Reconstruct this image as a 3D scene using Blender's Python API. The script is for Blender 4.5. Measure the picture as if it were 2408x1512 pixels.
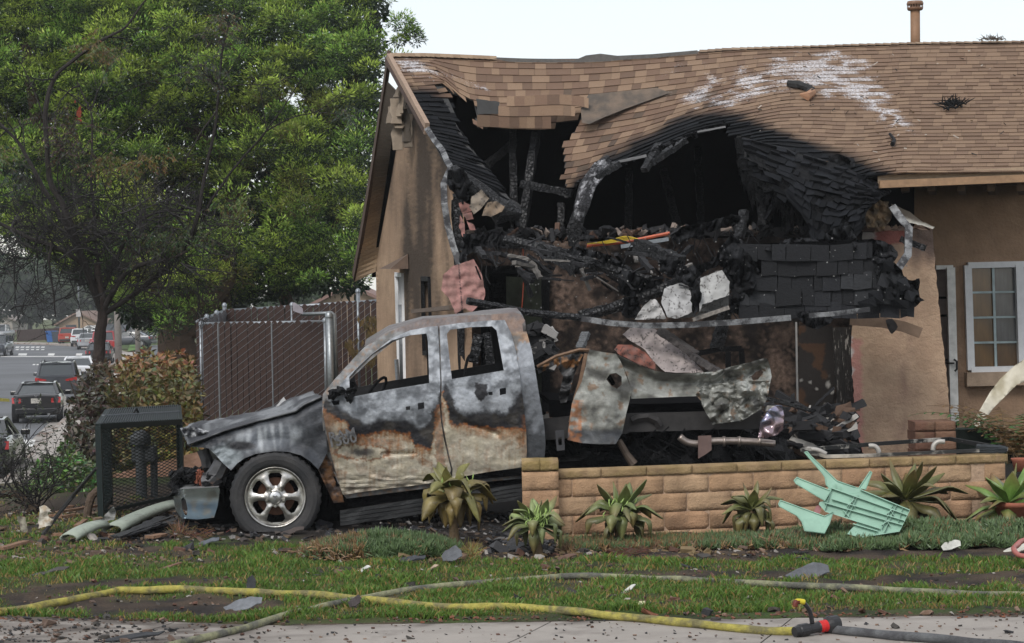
import bpy, bmesh, math, random
import numpy as np
from mathutils import Vector, Matrix, noise, geometry
random.seed(7); np.random.seed(7)
SC = bpy.context.scene
for o in list(bpy.data.objects): bpy.data.objects.remove(o, do_unlink=True)
COL = SC.collection
R = math.radians
# ------------------------------------------------------------ camera
F = 4800.0; W, H = 2408.0, 1512.0; HOR = 690.0
cam = bpy.data.cameras.new('camera'); camo = bpy.data.objects.new('camera', cam); COL.objects.link(camo)
cam.sensor_width = 36; cam.lens = F/W*36; cam.clip_start = .1; cam.clip_end = 3000
CAM = Vector((0, 0, 2.1))
ROT = Matrix.Rotation(R(90)-math.atan((756-HOR)/F), 4, 'X') @ Matrix.Rotation(R(-1.1), 4, 'Z')
camo.matrix_world = Matrix.Translation(CAM) @ ROT
SC.camera = camo
SC.render.resolution_x = 1024; SC.render.resolution_y = 643
R3 = ROT.to_3x3()
# ------------------------------------------------------------ world, sun, exposure
wd = bpy.data.worlds.new('World'); SC.world = wd; wd.use_nodes = True
nt = wd.node_tree; nt.nodes.clear()
sky = nt.nodes.new('ShaderNodeTexSky'); sky.sky_type = 'NISHITA'; sky.sun_disc = False
sky.sun_elevation = R(44); sky.sun_rotation = R(204)
b1 = nt.nodes.new('ShaderNodeBackground'); b1.inputs[1].default_value = .05
nt.links.new(sky.outputs[0], b1.inputs[0])
b2 = nt.nodes.new('ShaderNodeBackground'); b2.inputs[0].default_value = (1, .985, .96, 1); b2.inputs[1].default_value = .55
ad = nt.nodes.new('ShaderNodeAddShader'); wo = nt.nodes.new('ShaderNodeOutputWorld')
nt.links.new(b1.outputs[0], ad.inputs[0]); nt.links.new(b2.outputs[0], ad.inputs[1]); nt.links.new(ad.outputs[0], wo.inputs[0])
sl = bpy.data.lights.new('sun', 'SUN'); sl.energy = 1.5; sl.angle = R(25); sl.color = (1, .97, .92)
so = bpy.data.objects.new('sun', sl); COL.objects.link(so)
so.rotation_euler = (R(46), 0, R(-24)); so.location = (0, 0, 30)
SC.view_settings.view_transform = 'Standard'; SC.view_settings.look = 'None'
SC.view_settings.exposure = 0.36; SC.view_settings.gamma = 1; SC.view_settings.use_curve_mapping = False
SC.render.engine = 'CYCLES'
# ------------------------------------------------------------ helpers
V = Vector
def P(px, py, Y):
    d = R3 @ V(((px-W/2)/F, (H/2-py)/F, -1)); return CAM + d*(Y/d.y)
def G(px, py, z=0.0):
    d = R3 @ V(((px-W/2)/F, (H/2-py)/F, -1)); return CAM + d*((z-CAM.z)/d.z)
def sm(t): t = max(0., min(1., t)); return t*t*(3-2*t)
def lerp(a, b, t): return a+(b-a)*t
def nz(x, y=0., z=0.): return noise.noise(V((x, y, z)))
def fb(x, y=0., z=0.): return noise.fractal(V((x, y, z)), 1.0, 2.0, 4)
def mixc(a, b, t): return tuple(lerp(a[i], b[i], t) for i in range(3))
def hz(X, Y):
    a = sm((Y-22.5)/17); b = sm((-X-4.4)/3.0)
    return -2.1*max(a*b, sm((Y-45)/15))
ORG = {}
def thing(name, loc, label, cat, group=None):
    o = bpy.data.objects.new(name, None); COL.objects.link(o); o.location = loc; o.empty_display_size = .1
    ORG[o.name] = V(loc); tag(o, label, cat, group); return o
def tag(o, label=None, cat=None, group=None, kind=None):
    if label: o['label'] = label
    if cat: o['category'] = cat
    if group: o['group'] = group
    if kind: o['kind'] = kind
    return o
class MB:
    def __init__(s): s.v = []; s.f = []; s.c = []; s.smooth = False
    def add(s, vs, fs, col=None):
        n = len(s.v); s.v += [tuple(p) for p in vs]; s.f += [tuple(i+n for i in q) for q in fs]
        if col is not None:
            s.c += (list(col) if isinstance(col, list) else [tuple(col)]*len(vs))
        elif s.c or False: s.c += [(1, 1, 1)]*len(vs)
        return s
    def box(s, c, sz, rot=None, col=None, jit=0):
        c = V(c); hx, hy, hh = sz[0]/2, sz[1]/2, sz[2]/2
        vs = []
        for dz in (-hh, hh):
            for dx, dy in ((-hx, -hy), (hx, -hy), (hx, hy), (-hx, hy)):
                q = V((dx, dy, dz))+V([random.uniform(-jit, jit) for _ in range(3)]) if jit else V((dx, dy, dz))
                if rot is not None: q = rot @ q
                vs.append(c+q)
        return s.add(vs, [(3, 2, 1, 0), (4, 5, 6, 7), (0, 1, 5, 4), (1, 2, 6, 5), (2, 3, 7, 6), (3, 0, 4, 7)], col)
    def beam(s, p0, p1, w, h, seg=1, rough=0, col=None, up=(0, 0, 1), taper=1.0, bow=0):
        p0 = V(p0); p1 = V(p1); d = (p1-p0).normalized(); up = V(up)
        a = d.cross(up)
        if a.length < 1e-3: a = d.cross(V((0, 1, 0)))
        a.normalize(); b = a.cross(d).normalized(); vs = []; fs = []
        for i in range(seg+1):
            t = i/seg; c = p0.lerp(p1, t)+b*(-bow*4*t*(1-t)); k = lerp(1, taper, t)
            for sx, sy in ((-1, -1), (1, -1), (1, 1), (-1, 1)):
                r1 = 1+random.uniform(-rough, rough)*1.0; r2 = 1+random.uniform(-rough, rough)
                vs.append(c+a*(sx*w/2*k*r1)+b*(sy*h/2*k*r2))
        for i in range(seg):
            for j in range(4):
                k = i*4; fs.append((k+j, k+(j+1) % 4, k+4+(j+1) % 4, k+4+j))
        fs += [(3, 2, 1, 0), tuple(seg*4+j for j in range(4))]
        return s.add(vs, fs, col)
    def tube(s, pts, r, n=6, col=None, cap=True, flat=1.0, rj=0):
        pts = [V(p) for p in pts]; m = len(pts)
        if not isinstance(r, (list, tuple)): r = [r]*m
        vs = []; fs = []; pa = None
        for i, p in enumerate(pts):
            d = (pts[min(i+1, m-1)]-pts[max(i-1, 0)])
            if d.length < 1e-9: d = V((0, 0, 1))
            d.normalize()
            if pa is None:
                u = V((0, 0, 1)) if abs(d.z) < .9 else V((1, 0, 0)); a = d.cross(u).normalized()
            else:
                a = pa-d*pa.dot(d)
                a = a.normalized() if a.length > 1e-6 else d.orthogonal().normalized()
            b = d.cross(a); pa = a
            for j in range(n):
                t = 2*math.pi*j/n; rr = r[i]*(1+random.uniform(-rj, rj))
                vs.append(p+a*(math.cos(t)*rr)+b*(math.sin(t)*rr*flat))
        for i in range(m-1):
            for j in range(n):
                fs.append((i*n+j, i*n+(j+1) % n, (i+1)*n+(j+1) % n, (i+1)*n+j))
        if cap: fs += [tuple(range(n-1, -1, -1)), tuple((m-1)*n+j for j in range(n))]
        return s.add(vs, fs, col)
    def lathe(s, c, prof, n=16, axis='z', col=None, M=None):
        vs = []; fs = []; m = len(prof)
        for (r, h) in prof:
            for j in range(n):
                t = 2*math.pi*j/n
                q = V((r*math.cos(t), r*math.sin(t), h))
                if axis == 'y': q = V((q.x, q.z, q.y))
                if axis == 'x': q = V((q.z, q.x, q.y))
                if M is not None: q = M @ q
                vs.append(V(c)+q)
        for i in range(m-1):
            for j in range(n): fs.append((i*n+j, i*n+(j+1) % n, (i+1)*n+(j+1) % n, (i+1)*n+j))
        return s.add(vs, fs, col)
    def sheet(s, poly, step, fmap, thick=0.0, holes=(), colf=None, jit=.25, off=None):
        """poly in any 2-D units; fmap(x, y, depth) -> point"""
        v, t, bd = cdt(poly, holes, step, jit)
        vs = [fmap(x, y, 0) for x, y in v]; cs = None
        if colf: cs = [colf(x, y) for x, y in v]
        fs = list(t)
        if thick:
            n = len(v); vs += [fmap(x, y, thick) for x, y in v]
            fs += [(c+n, b+n, a+n) for a, b, c in t]
            fs += [(a, a+n, b+n, b) for a, b in bd]
            if cs: cs = cs+cs
        return s.add(vs, fs, cs)
    def build(s, name, mat, parent=None, smooth=None, label=None, cat=None, group=None, kind=None, bevel=0):
        me = bpy.data.meshes.new(name)
        if parent is not None:
            r = parent
            while r.parent: r = r.parent
            org = ORG.get(r.name, V((0, 0, 0)))
        else:
            a = np.array(s.v); org = V(((a[:, 0].min()+a[:, 0].max())/2, (a[:, 1].min()+a[:, 1].max())/2, a[:, 2].min()))
            if kind == 'structure': org = V((0, 0, 0))
        a = np.array(s.v, dtype=np.float64)-np.array(org)
        me.from_pydata(a.tolist(), [], s.f); 
        if s.c:
            ca = me.color_attributes.new('Col', 'FLOAT_COLOR', 'POINT')
            c = np.ones((len(s.v), 4), np.float32); q_ = np.array(s.c[:len(s.v)]); c[:, :q_.shape[1]] = q_; ca.data.foreach_set('color', c.ravel())
        if smooth or (smooth is None and s.smooth): me.polygons.foreach_set('use_smooth', [True]*len(me.polygons))
        if isinstance(mat, (list, tuple)): [me.materials.append(x) for x in mat]
        else: me.materials.append(mat)
        me.update()
        o = bpy.data.objects.new(name, me); COL.objects.link(o)
        if parent is not None: o.parent = parent
        else: o.location = org; ORG[o.name] = org
        if bevel:
            b = o.modifiers.new('b', 'BEVEL'); b.width = bevel; b.segments = 2; b.limit_method = 'ANGLE'
        tag(o, label, cat, group, kind)
        return o
def inside(x, y, poly):
    c = False; n = len(poly); j = n-1
    for i in range(n):
        xi, yi = poly[i]; xj, yj = poly[j]
        if (yi > y) != (yj > y) and x < (xj-xi)*(y-yi)/(yj-yi)+xi: c = not c
        j = i
    return c
def densify(poly, step):
    out = []
    n = len(poly)
    for i in range(n):
        a = poly[i]; b = poly[(i+1) % n]; L = math.dist(a, b); k = max(1, int(L/step+.5))
        for j in range(k): out.append((lerp(a[0], b[0], j/k), lerp(a[1], b[1], j/k)))
    return out
def ragged(poly, amp, step, sd=0.):
    out = []
    for (x, y) in densify(poly, step):
        out.append((x+amp*nz(x*.7/step, y*.7/step, sd)*2, y+amp*nz(x*.7/step, y*.7/step, sd+9.3)*2))
    return out
def cdt(poly, holes, step, jit=.25):
    loops = [densify(poly, step)]+[densify(h, step) for h in holes]
    vs = []; ed = []
    for L in loops:
        n = len(vs); vs += [V(p) for p in L]; ed += [(n+i, n+(i+1) % len(L)) for i in range(len(L))]
    xs = [p[0] for p in poly]; ys = [p[1] for p in poly]
    x0, x1, y0, y1 = min(xs), max(xs), min(ys), max(ys)
    j = 0; y = y0+step*.5
    while y < y1:
        x = x0+step*(.5 if j % 2 else 0.)
        while x < x1:
            q = (x+random.uniform(-jit, jit)*step, y+random.uniform(-jit, jit)*step)
            if inside(q[0], q[1], poly) and not any(inside(q[0], q[1], h) for h in holes): vs.append(V(q))
            x += step
        y += step*.87; j += 1
    rv, re, rf, _, _, _ = geometry.delaunay_2d_cdt(vs, ed, [], 0, 1e-5)
    fs = []; cnt = {}
    for f in rf:
        for k in range(1, len(f)-1):
            t = (f[0], f[k], f[k+1]); cx = sum(rv[i].x for i in t)/3; cy = sum(rv[i].y for i in t)/3
            if inside(cx, cy, poly) and not any(inside(cx, cy, h) for h in holes):
                fs.append(t)
                for e in ((t[0], t[1]), (t[1], t[2]), (t[2], t[0])):
                    kk = (min(e), max(e)); cnt[kk] = None if kk in cnt else e
    return [(p.x, p.y) for p in rv], fs, [e for e in cnt.values() if e]
def catmull(pts, n=8):
    pts = [V(p) for p in pts]; out = []
    for i in range(len(pts)-1):
        p0 = pts[max(i-1, 0)]; p1 = pts[i]; p2 = pts[i+1]; p3 = pts[min(i+2, len(pts)-1)]
        for k in range(n):
            t = k/n
            out.append(.5*((2*p1)+(p2-p0)*t+(2*p0-5*p1+4*p2-p3)*t*t+(3*p1-p0-3*p2+p3)*t*t*t))
    return out+[pts[-1]]
# ------------------------------------------------------------ materials
def mat(name, col=None, rough=.8, metal=0., ns=8., na=.3, bump=.0, bs=40., vor=False, spec=.4, col2=None, c2t=(.45, .6), c2s=3., trans=0., stretch=None, sss=False, coat=0.):
    m = bpy.data.materials.new(name); m.use_nodes = True; N = m.node_tree.nodes; L = m.node_tree.links
    bs_ = N['Principled BSDF']; tc = N.new('ShaderNodeTexCoord'); mp = N.new('ShaderNodeMapping')
    L.new(tc.outputs['Object'], mp.inputs[0])
    if stretch: mp.inputs['Scale'].default_value = stretch
    if col is None:
        a = N.new('ShaderNodeAttribute'); a.attribute_name = 'Col'; base = a.outputs['Color']
    else:
        a = N.new('ShaderNodeRGB'); a.outputs[0].default_value = (*col, 1); base = a.outputs[0]
    def nois(s, det=6):
        n = N.new('ShaderNodeTexNoise'); n.inputs['Scale'].default_value = s; n.inputs['Detail'].default_value = det
        n.inputs['Roughness'].default_value = .65; L.new(mp.outputs[0], n.inputs['Vector']); return n
    if col2 is not None:
        n2 = nois(c2s); mr = N.new('ShaderNodeMapRange'); mr.inputs[1].default_value = c2t[0]; mr.inputs[2].default_value = c2t[1]
        L.new(n2.outputs['Fac'], mr.inputs[0]); mx = N.new('ShaderNodeMix'); mx.data_type = 'RGBA'
        L.new(mr.outputs[0], mx.inputs[0]); L.new(base, mx.inputs[6]); mx.inputs[7].default_value = (*col2, 1); base = mx.outputs[2]
    if na:
        n1 = nois(ns); mr = N.new('ShaderNodeMapRange'); mr.inputs[1].default_value = .25; mr.inputs[2].default_value = .75
        mr.inputs[3].default_value = 1-na; mr.inputs[4].default_value = 1+na; L.new(n1.outputs['Fac'], mr.inputs[0])
        mx = N.new('ShaderNodeMix'); mx.data_type = 'RGBA'; mx.blend_type = 'MULTIPLY'; mx.inputs[0].default_value = 1
        L.new(base, mx.inputs[6]); L.new(mr.outputs[0], mx.inputs[7]); base = mx.outputs[2]
    L.new(base, bs_.inputs['Base Color'])
    bs_.inputs['Roughness'].default_value = rough; bs_.inputs['Metallic'].default_value = metal
    bs_.inputs['Specular IOR Level'].default_value = spec
    if coat: bs_.inputs['Coat Weight'].default_value = coat; bs_.inputs['Coat Roughness'].default_value = .08
    if trans: bs_.inputs['Transmission Weight'].default_value = trans
    if bump:
        if vor:
            n3 = N.new('ShaderNodeTexVoronoi'); n3.inputs['Scale'].default_value = bs; n3.feature = 'DISTANCE_TO_EDGE'
            L.new(mp.outputs[0], n3.inputs['Vector']); mr = N.new('ShaderNodeMapRange'); mr.inputs[2].default_value = .12
            L.new(n3.outputs['Distance'], mr.inputs[0]); src = mr.outputs[0]
        else: src = nois(bs, 8).outputs['Fac']
        bp = N.new('ShaderNodeBump'); bp.inputs['Strength'].default_value = bump; bp.inputs['Distance'].default_value = .02
        L.new(src, bp.inputs['Height']); L.new(bp.outputs[0], bs_.inputs['Normal'])
    if sss:   # thin leaf: let some light through
        tr = N.new('ShaderNodeBsdfTranslucent'); L.new(base, tr.inputs[0]); ms = N.new('ShaderNodeMixShader'); ms.inputs[0].default_value = .3
        L.new(bs_.outputs[0], ms.inputs[1]); L.new(tr.outputs[0], ms.inputs[2]); L.new(ms.outputs[0], N['Material Output'].inputs[0])
    return m
M_char = mat('char_wood', (.009, .0095, .011), .6, 0, 20, .6, 1., 45, True, .22, (.035, .036, .04), (.62, .8), 25)
M_soot = mat('soot_black', (.0035, .0035, .004), .95, 0, 6, .5, .5, 30, False, .03)
M_col = mat('painted_surface', None, .8, 0, 14, .18, .25, 70)
M_colg = mat('burnt_metal', None, .5, .25, 22, .28, .35, 30, False, .5)
M_leaf = mat('leaf', None, .5, 0, 30, .15, 0, 10, False, .4, sss=True)
M_leafw = mat('fleshy_leaf', None, .42, 0, 14, .3, .2, 30, False, .5)
M_bark = mat('bark', None, .9, 0, 30, .35, .8, 60)
M_stucco = mat('stucco', None, .92, 0, 5, .16, 1.0, 22, False, .15)
M_shingle = mat('asphalt_shingle', None, .9, 0, 90, .22, .5, 200, False, .12)
def powder(m):
    N = m.node_tree.nodes; L = m.node_tree.links; b = N['Principled BSDF']; src = b.inputs['Base Color'].links[0].from_socket
    a = [n for n in N if n.type == 'ATTRIBUTE'][0]; tc = [n for n in N if n.type == 'TEX_COORD'][0]
    n = N.new('ShaderNodeTexNoise'); n.inputs['Scale'].default_value = 34; n.inputs['Detail'].default_value = 5; n.inputs['Roughness'].default_value = .75; g = N.new('ShaderNodeNewGeometry'); L.new(g.outputs['Position'], n.inputs['Vector'])
    s = N.new('ShaderNodeMath'); s.operation = 'SUBTRACT'; s.inputs[0].default_value = 1; L.new(a.outputs['Alpha'], s.inputs[1])
    t = N.new('ShaderNodeMath'); t.operation = 'ADD'; L.new(s.outputs[0], t.inputs[0]); L.new(n.outputs['Fac'], t.inputs[1])
    r = N.new('ShaderNodeMapRange'); r.inputs[1].default_value = .82; r.inputs[2].default_value = 1.02; L.new(t.outputs[0], r.inputs[0])
    x = N.new('ShaderNodeMix'); x.data_type = 'RGBA'; L.new(r.outputs[0], x.inputs[0]); L.new(src, x.inputs[6]); x.inputs[7].default_value = (.66, .66, .69, 1); L.new(x.outputs[2], b.inputs['Base Color'])
powder(M_shingle)
M_blackpl = mat('black_plastic', (.015, .016, .018), .45, 0, 10, .3)
M_galv = mat('galvanised_steel', (.25, .27, .29), .42, .7, 25, .3)
M_glass = mat('dark_glass', (.02, .024, .028), .06, 0, 3, .2, spec=.8)
M_white = mat('white_paint', (.7, .71, .72), .5, 0, 10, .1)
# ============================================================ GROUND, ROAD, PAVEMENTS
def in_poly_w(X, Y, poly): return inside(X, Y, poly)
CURB = [(-10.0, 36), (-11.8, 47), (-14.4, 63), (-20, 97), (-26, 133), (-33, 165), (-45, 200), (-75, 235)]  # right kerb line
def offline(line, d):
    out = []
    for i, p in enumerate(line):
        a = V(line[max(i-1, 0)]); b = V(line[min(i+1, len(line)-1)]); t = (b-a).normalized(); out.append((p[0]+t.y*d, p[1]-t.x*d))
    return out
cs = [tuple(p) for p in catmull([V((*p, 0)) for p in CURB], 6)]; CL = [(p[0], p[1]) for p in cs]
def ribbon(name, mt, a, b, za, zb, label=None, kind='structure'):
    m = MB(); A = offline(CL, a); B = offline(CL, b)
    vs = [(x, y, za) for x, y in A]+[(x, y, zb) for x, y in B]; n = len(A)
    m.add(vs, [(i, i+1, n+i+1, n+i) for i in range(n-1)]); return m.build(name, mt, kind=kind)
def mud(x, y):
    return fb(x*.9, y*1.6, 3.1)
LAWN_NEAR = [G(-200, 1456).y, 0]
def lawn_edge(X):   # far rim of the concrete, near rim of the lawn
    px = X*F/13.4+1204
    yy = 1462 if px < 1500 else 1462-6
    if px < 700: yy = lerp(1452, 1470, px/700)
    if px > 700: yy = lerp(1470, 1446, min(1, (px-700)/1700))
    return G(px, yy+ (1.5*nz(px*.03)), 0).y
def bed_edge(X, Y0=15.6): # planting bed in front of the wall begins here
    return 15.75+.12*nz(X*1.7)+.02*X
def gmask(X, Y):    # 1 = thick grass, 0 = bare earth
    px = X*F/Y+1204; py = 690+2.1*F/Y-(px-1204)*.0192
    m = .70+.6*fb(X*1.6, Y*2.6, 1.)
    # mud patches
    def blob(cx, cy, rx, ry, k=1.): 
        d = ((px-cx)/rx)**2+((py-cy)/ry)**2
        return k*max(0, 1-d+.55*nz(px*.02, py*.05))
    m -= blob(330, 1375, 260, 14)+blob(360, 1300, 200, 12, .8)+blob(1700, 1355, 330, 15, .8)+blob(2100, 1375, 260, 12, .7)+blob(340, 1428, 420, 24, 1.2)
    m -= blob(80, 1400, 160, 40, .7)+blob(2280, 1365, 260, 22, .9)+blob(330, 1262, 120, 22, .9)+blob(900, 1265, 230, 26, 1.2)+blob(640, 1280, 140, 12, .4)
    if py < 1322: m -= sm((1322-py)/14)*sm((px-700)/60)*1.2
    if py < 1262 and px > 330: m -= 1.2*sm((1262-py)/10)
    if py < 1235: m -= .5*sm((1235-py)/40)
    if py < 1320 and px < 330: m -= .12+.5*max(0, nz(px*.03, py*.06, 8)*2)
    m -= sm((lawn_edge(X)+.06-Y)/.05)
    return max(0, min(1, m))
def ground_col(X, Y):
    n = fb(X*3, Y*3, 5); e = mixc((.085, .062, .045), (.03, .026, .024), sm(.5+n))
    g = gmask(X, Y) if Y < 24 else .6
    c = mixc(e, (.05, .085, .02), sm(g)*.8)
    if Y > 17.5:   # scorched and littered ground round the wreck
        px = X*F/Y+1204
        if px > 380: c = mixc(c, (.018, .017, .017), .85*sm((Y-17.6)/.5)*sm((px-330)/80))
    if Y > 22 and X < -5: c = mixc((.06, .08, .03), (.1, .08, .06), sm(.5+n))
    if Y > 50: c = mixc((.05, .09, .025), (.12, .11, .06), sm(.5+fb(X*.2, Y*.2)))
    return c
m = MB(); xs = list(np.arange(-9, 9.01, .07)); ys = list(np.arange(12.6, 19.5, .06))
def gridmesh(m, xs, ys, zf, cf):
    vs = []; cc = []
    for y in ys:
        for x in xs: vs.append((x, y, zf(x, y))); cc.append(cf(x, y))
    n = len(xs); fs = [(j*n+i, j*n+i+1, (j+1)*n+i+1, (j+1)*n+i) for j in range(len(ys)-1) for i in range(n-1)]
    m.add(vs, fs, cc)
def gz(X, Y): return hz(X, Y)+(.03*fb(X*2.5, Y*2.5)+.012*nz(X*14, Y*14))*sm((Y-lawn_edge(X))/.3)
gridmesh(m, xs, ys, lambda x, y: gz(x, y)-(.02 if y < lawn_edge(x) else 0), ground_col)
M_earth = mat('earth', None, .95, 0, 60, .5, .8, 60, False, .15)
m.build('lawn_ground', M_earth, kind='structure', smooth=True)
m = MB()
xs2 = [-500, -300, -150, -90]+list(np.arange(-60, -9, 2.))+list(np.arange(-9, 9, .6))+[9, 15, 30, 60, 150, 500]
ys2 = [-60, 0, 8, 12.6-.02]
gridmesh(m, xs2, ys2, lambda x, y: -.03, lambda x, y: (.1, .1, .08))
ysf = [19.44]+list(np.arange(20, 60, .8))+[60, 80, 120, 200, 500]
gridmesh(m, xs2, ysf, lambda x, y: hz(x, y)-.03, ground_col)
gridmesh(m, [-60, -30, -15, -9.0], ys[::6]+[19.44], lambda x, y: -.01, lambda x, y: (.08, .09, .04))
gridmesh(m, [9.0, 15, 30, 60], ys[::6]+[19.44], lambda x, y: -.01, lambda x, y: (.06, .09, .03))
m.build('ground', M_earth, kind='structure', smooth=True)
M_asph = mat('asphalt', (.125, .13, .14), .85, 0, .6, .18, .3, 90, col2=(.09, .095, .1), c2s=.15)
ribbon('road', M_asph, -11.2, -.45, -2.096, -2.096)
M_gut = mat('gutter_concrete', (.28, .26, .24), .85, 0, 1.2, .3, col2=(.12, .07, .045), c2t=(.5, .62), c2s=1.1)
ribbon('gutter', M_gut, -.45, 0, -2.09, -2.09)
M_conc = mat('pavement_concrete', (.36, .33, .30), .88, 0, 1.5, .16, .25, 90, col2=(.24, .2, .17), c2t=(.5, .72), c2s=.9)
M_kerb = mat('kerb_concrete', (.30, .27, .245), .85, 0, 2, .25, col2=(.17, .1, .065), c2t=(.5, .65), c2s=1.6)
m = MB(); A = offline(CL, 0); B = offline(CL, .16); n = len(A)
m.add([(x, y, -2.1) for x, y in A]+[(x, y, -1.96) for x, y in A]+[(x, y, -1.955) for x, y in B]+[(x, y, -2.1) for x, y in B],
      [(i, n+i, n+i+1, i+1) for i in range(n-1)]+[(n+i, 2*n+i, 2*n+i+1, n+i+1) for i in range(n-1)]+[(2*n+i, 3*n+i, 3*n+i+1, 2*n+i+1) for i in range(n-1)])
m.build('kerb', M_kerb, kind='structure')
ribbon('pavement', M_conc, .16, 1.5, -1.962, -1.95)
ribbon('far_pavement', M_conc, -12.8, -11.2, -1.96, -1.96)
M_paint = mat('road_paint', (.62, .62, .6), .8, 0, 5, .3)
def strip(px0, px1, py0, py1, z=-2.085, name='road_marking'):
    return MB().add([G(px0, py1, z), G(px1, py1, z), G(px1+ (6 if py1-py0 > 6 else 2), py0, z), G(px0+(8 if py1-py0 > 6 else 2), py0, z)], [(0, 1, 2, 3)])
m = strip(48, 78, 1034, 1050)
m.add(strip(0, 60, 1049.5, 1052).v, [(0, 1, 2, 3)])
for a, b in ((42, 62), (112, 127), (178, 192)): m.add(strip(a, b, 831, 836).v, [(0, 1, 2, 3)])
m.add(strip(0, 210, 837.5, 839).v, [(0, 1, 2, 3)]); 
for k in range(6): m.add(strip(36+k*12, 44+k*12, 815, 817.5).v, [(0, 1, 2, 3)])
for k in range(6): m.add(strip(36+k*12, 43+k*12, 821, 823).v, [(0, 1, 2, 3)])
for k in range(7): m.add(strip(76+k*9, 82+k*9, 856, 858.5).v, [(0, 1, 2, 3)])
m.build('road_markings', M_paint, kind='structure')
# front concrete walk: slabs with recessed joints, score lines
M_walk = mat('walk_concrete', None, .8, 0, 3.0, .12, .4, 140, False, .3, (.16, .14, .125), (.55, .75), 1.6)
def walk_col(X, Y):
    px = X*F/Y+1204; py = 690+2.1*F/Y
    c = (.33, .30, .27)
    k = sm((900-px)/500)*(.55+.9*fb(X*3, Y*7, 2)) if px < 1000 else .25*max(0, fb(X*2, Y*5, 2))
    k += .7*sm((lawn_edge(X)-Y < .22)*(1-(lawn_edge(X)-Y)/.22))*(.6+fb(X*6, Y*6))
    return mixc(c, (.075, .06, .05), max(0, min(.9, k)))
joints = [(-9, -4.6), (-4.6, -2.2), (-2.2, .35), (.35, 1.9), (1.9, 4.3), (4.3, 9)]
for (a, b) in joints:
    def fm(x, y, d, a=a, b=b):
        return V((x, y, -d*1.0-.001*(x*3 % 1)))
    lx = lambda y, k: k+(13.4-y)*-.35*(1 if abs(k) < 8 else 0)
    m = MB(); xs_ = np.linspace(0, 1, 60 if b-a > 2 else 40); vs = []; cc = []
    rows = 26
    for j in range(rows+1):
        for t in xs_:
            y0 = 11.9; X0 = lerp(a+.006, b-.006, t); y = lerp(y0, lawn_edge(X0)-.004, j/rows); X = X0+(13.4-y)*-.35
            vs.append((X, y, .0+.004*nz(X*3, y*3))); cc.append(walk_col(X, y))
    n = len(xs_); nb = len(vs)
    fs = [(j*n+i, j*n+i+1, (j+1)*n+i+1, (j+1)*n+i) for j in range(rows) for i in range(n-1)]
    for j in range(rows):
        for i in (0, n-1):
            pass
    rim = [i for i in range(n)]+[j*n+n-1 for j in range(1, rows+1)]+[rows*n+i for i in range(n-2, -1, -1)]+[j*n for j in range(rows-1, 0, -1)]
    q = [(vs[i][0], vs[i][1], -.06) for i in rim]; vs += q; cc += [(.1, .09, .08)]*len(q); L = len(rim)
    fs += [(rim[i], nb+i, nb+(i+1) % L, rim[(i+1) % L]) for i in range(L)]
    m.add(vs, fs, cc); m.build('pavement_slab', M_walk, kind='structure', smooth=False)
# ------------------------------------------------------------ grass
def make_grass():
    rng = np.random.default_rng(3); N = 400000
    Y = 13.25+(22.3-13.25)*rng.random(N)**1.25; X = (rng.random(N)*2-1)*(Y*.2508+.35)
    keep = []; 
    for i in range(N):
        g = gmask(X[i], Y[i])
        if Y[i] > 17.4 and X[i]*F/Y[i]+1204 > 330: g = 0
        if rng.random() < g*g: keep.append((X[i], Y[i], g))
    K = np.array(keep); n = len(K)
    x, y, g = K.T; a = rng.random(n)*6.283; h = (.02+.036*rng.random(n))*(.45+.65*g)
    cl = np.array([nz(x[i]*2.2, y[i]*3.5, 7) for i in range(n)]); h *= 1+.7*cl
    w = .0035+.002*rng.random(n); ln = rng.random(n)*.9; b = rng.random(n)*6.283
    z = np.array([gz(x[i], y[i]) for i in range(n)])-.004
    p0 = np.stack([x-np.cos(a)*w, y-np.sin(a)*w, z], 1); p1 = np.stack([x+np.cos(a)*w, y+np.sin(a)*w, z], 1)
    mx = x+np.cos(b)*h*ln*.35; my = y+np.sin(b)*h*ln*.35
    p2 = np.stack([mx+np.cos(a)*w*.7, my+np.sin(a)*w*.7, z+h*.65], 1); p3 = np.stack([x+np.cos(b)*h*ln, y+np.sin(b)*h*ln, z+h], 1)
    vs = np.stack([p0, p1, p2, p3], 1).reshape(-1, 3)
    fi = np.arange(n)*4; fs = np.stack([fi, fi+1, fi+2, fi+3], 1)
    dead = (rng.random(n) < .16+.3*(g < .65)).astype(float); t = rng.random(n)
    c = np.stack([.075+.07*t, .145+.10*t, .03+.012*t], 1)*(1-dead[:, None])+np.stack([.23+.1*t, .17+.06*t, .07+0*t], 1)*dead[:, None]
    c *= (1+.35*cl)[:, None]
    me = bpy.data.meshes.new('lawn_grass'); me.vertices.add(n*4); me.vertices.foreach_set('co', vs.ravel())
    me.loops.add(n*4); me.loops.foreach_set('vertex_index', fs.ravel().astype(np.int32)); me.polygons.add(n)
    me.polygons.foreach_set('loop_start', (np.arange(n)*4).astype(np.int32))
    me.update(calc_edges=True)
    ca = me.color_attributes.new('Col', 'FLOAT_COLOR', 'POINT'); cc = np.ones((n*4, 4), np.float32); cc[:, :3] = np.repeat(c, 4, 0); ca.data.foreach_set('color', cc.ravel())
    me.materials.append(M_leaf); o = bpy.data.objects.new('lawn_grass', me); COL.objects.link(o)
    tag(o, 'short green grass with bare muddy patches beside the concrete walk', 'grass', kind='stuff')
make_grass()
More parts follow.
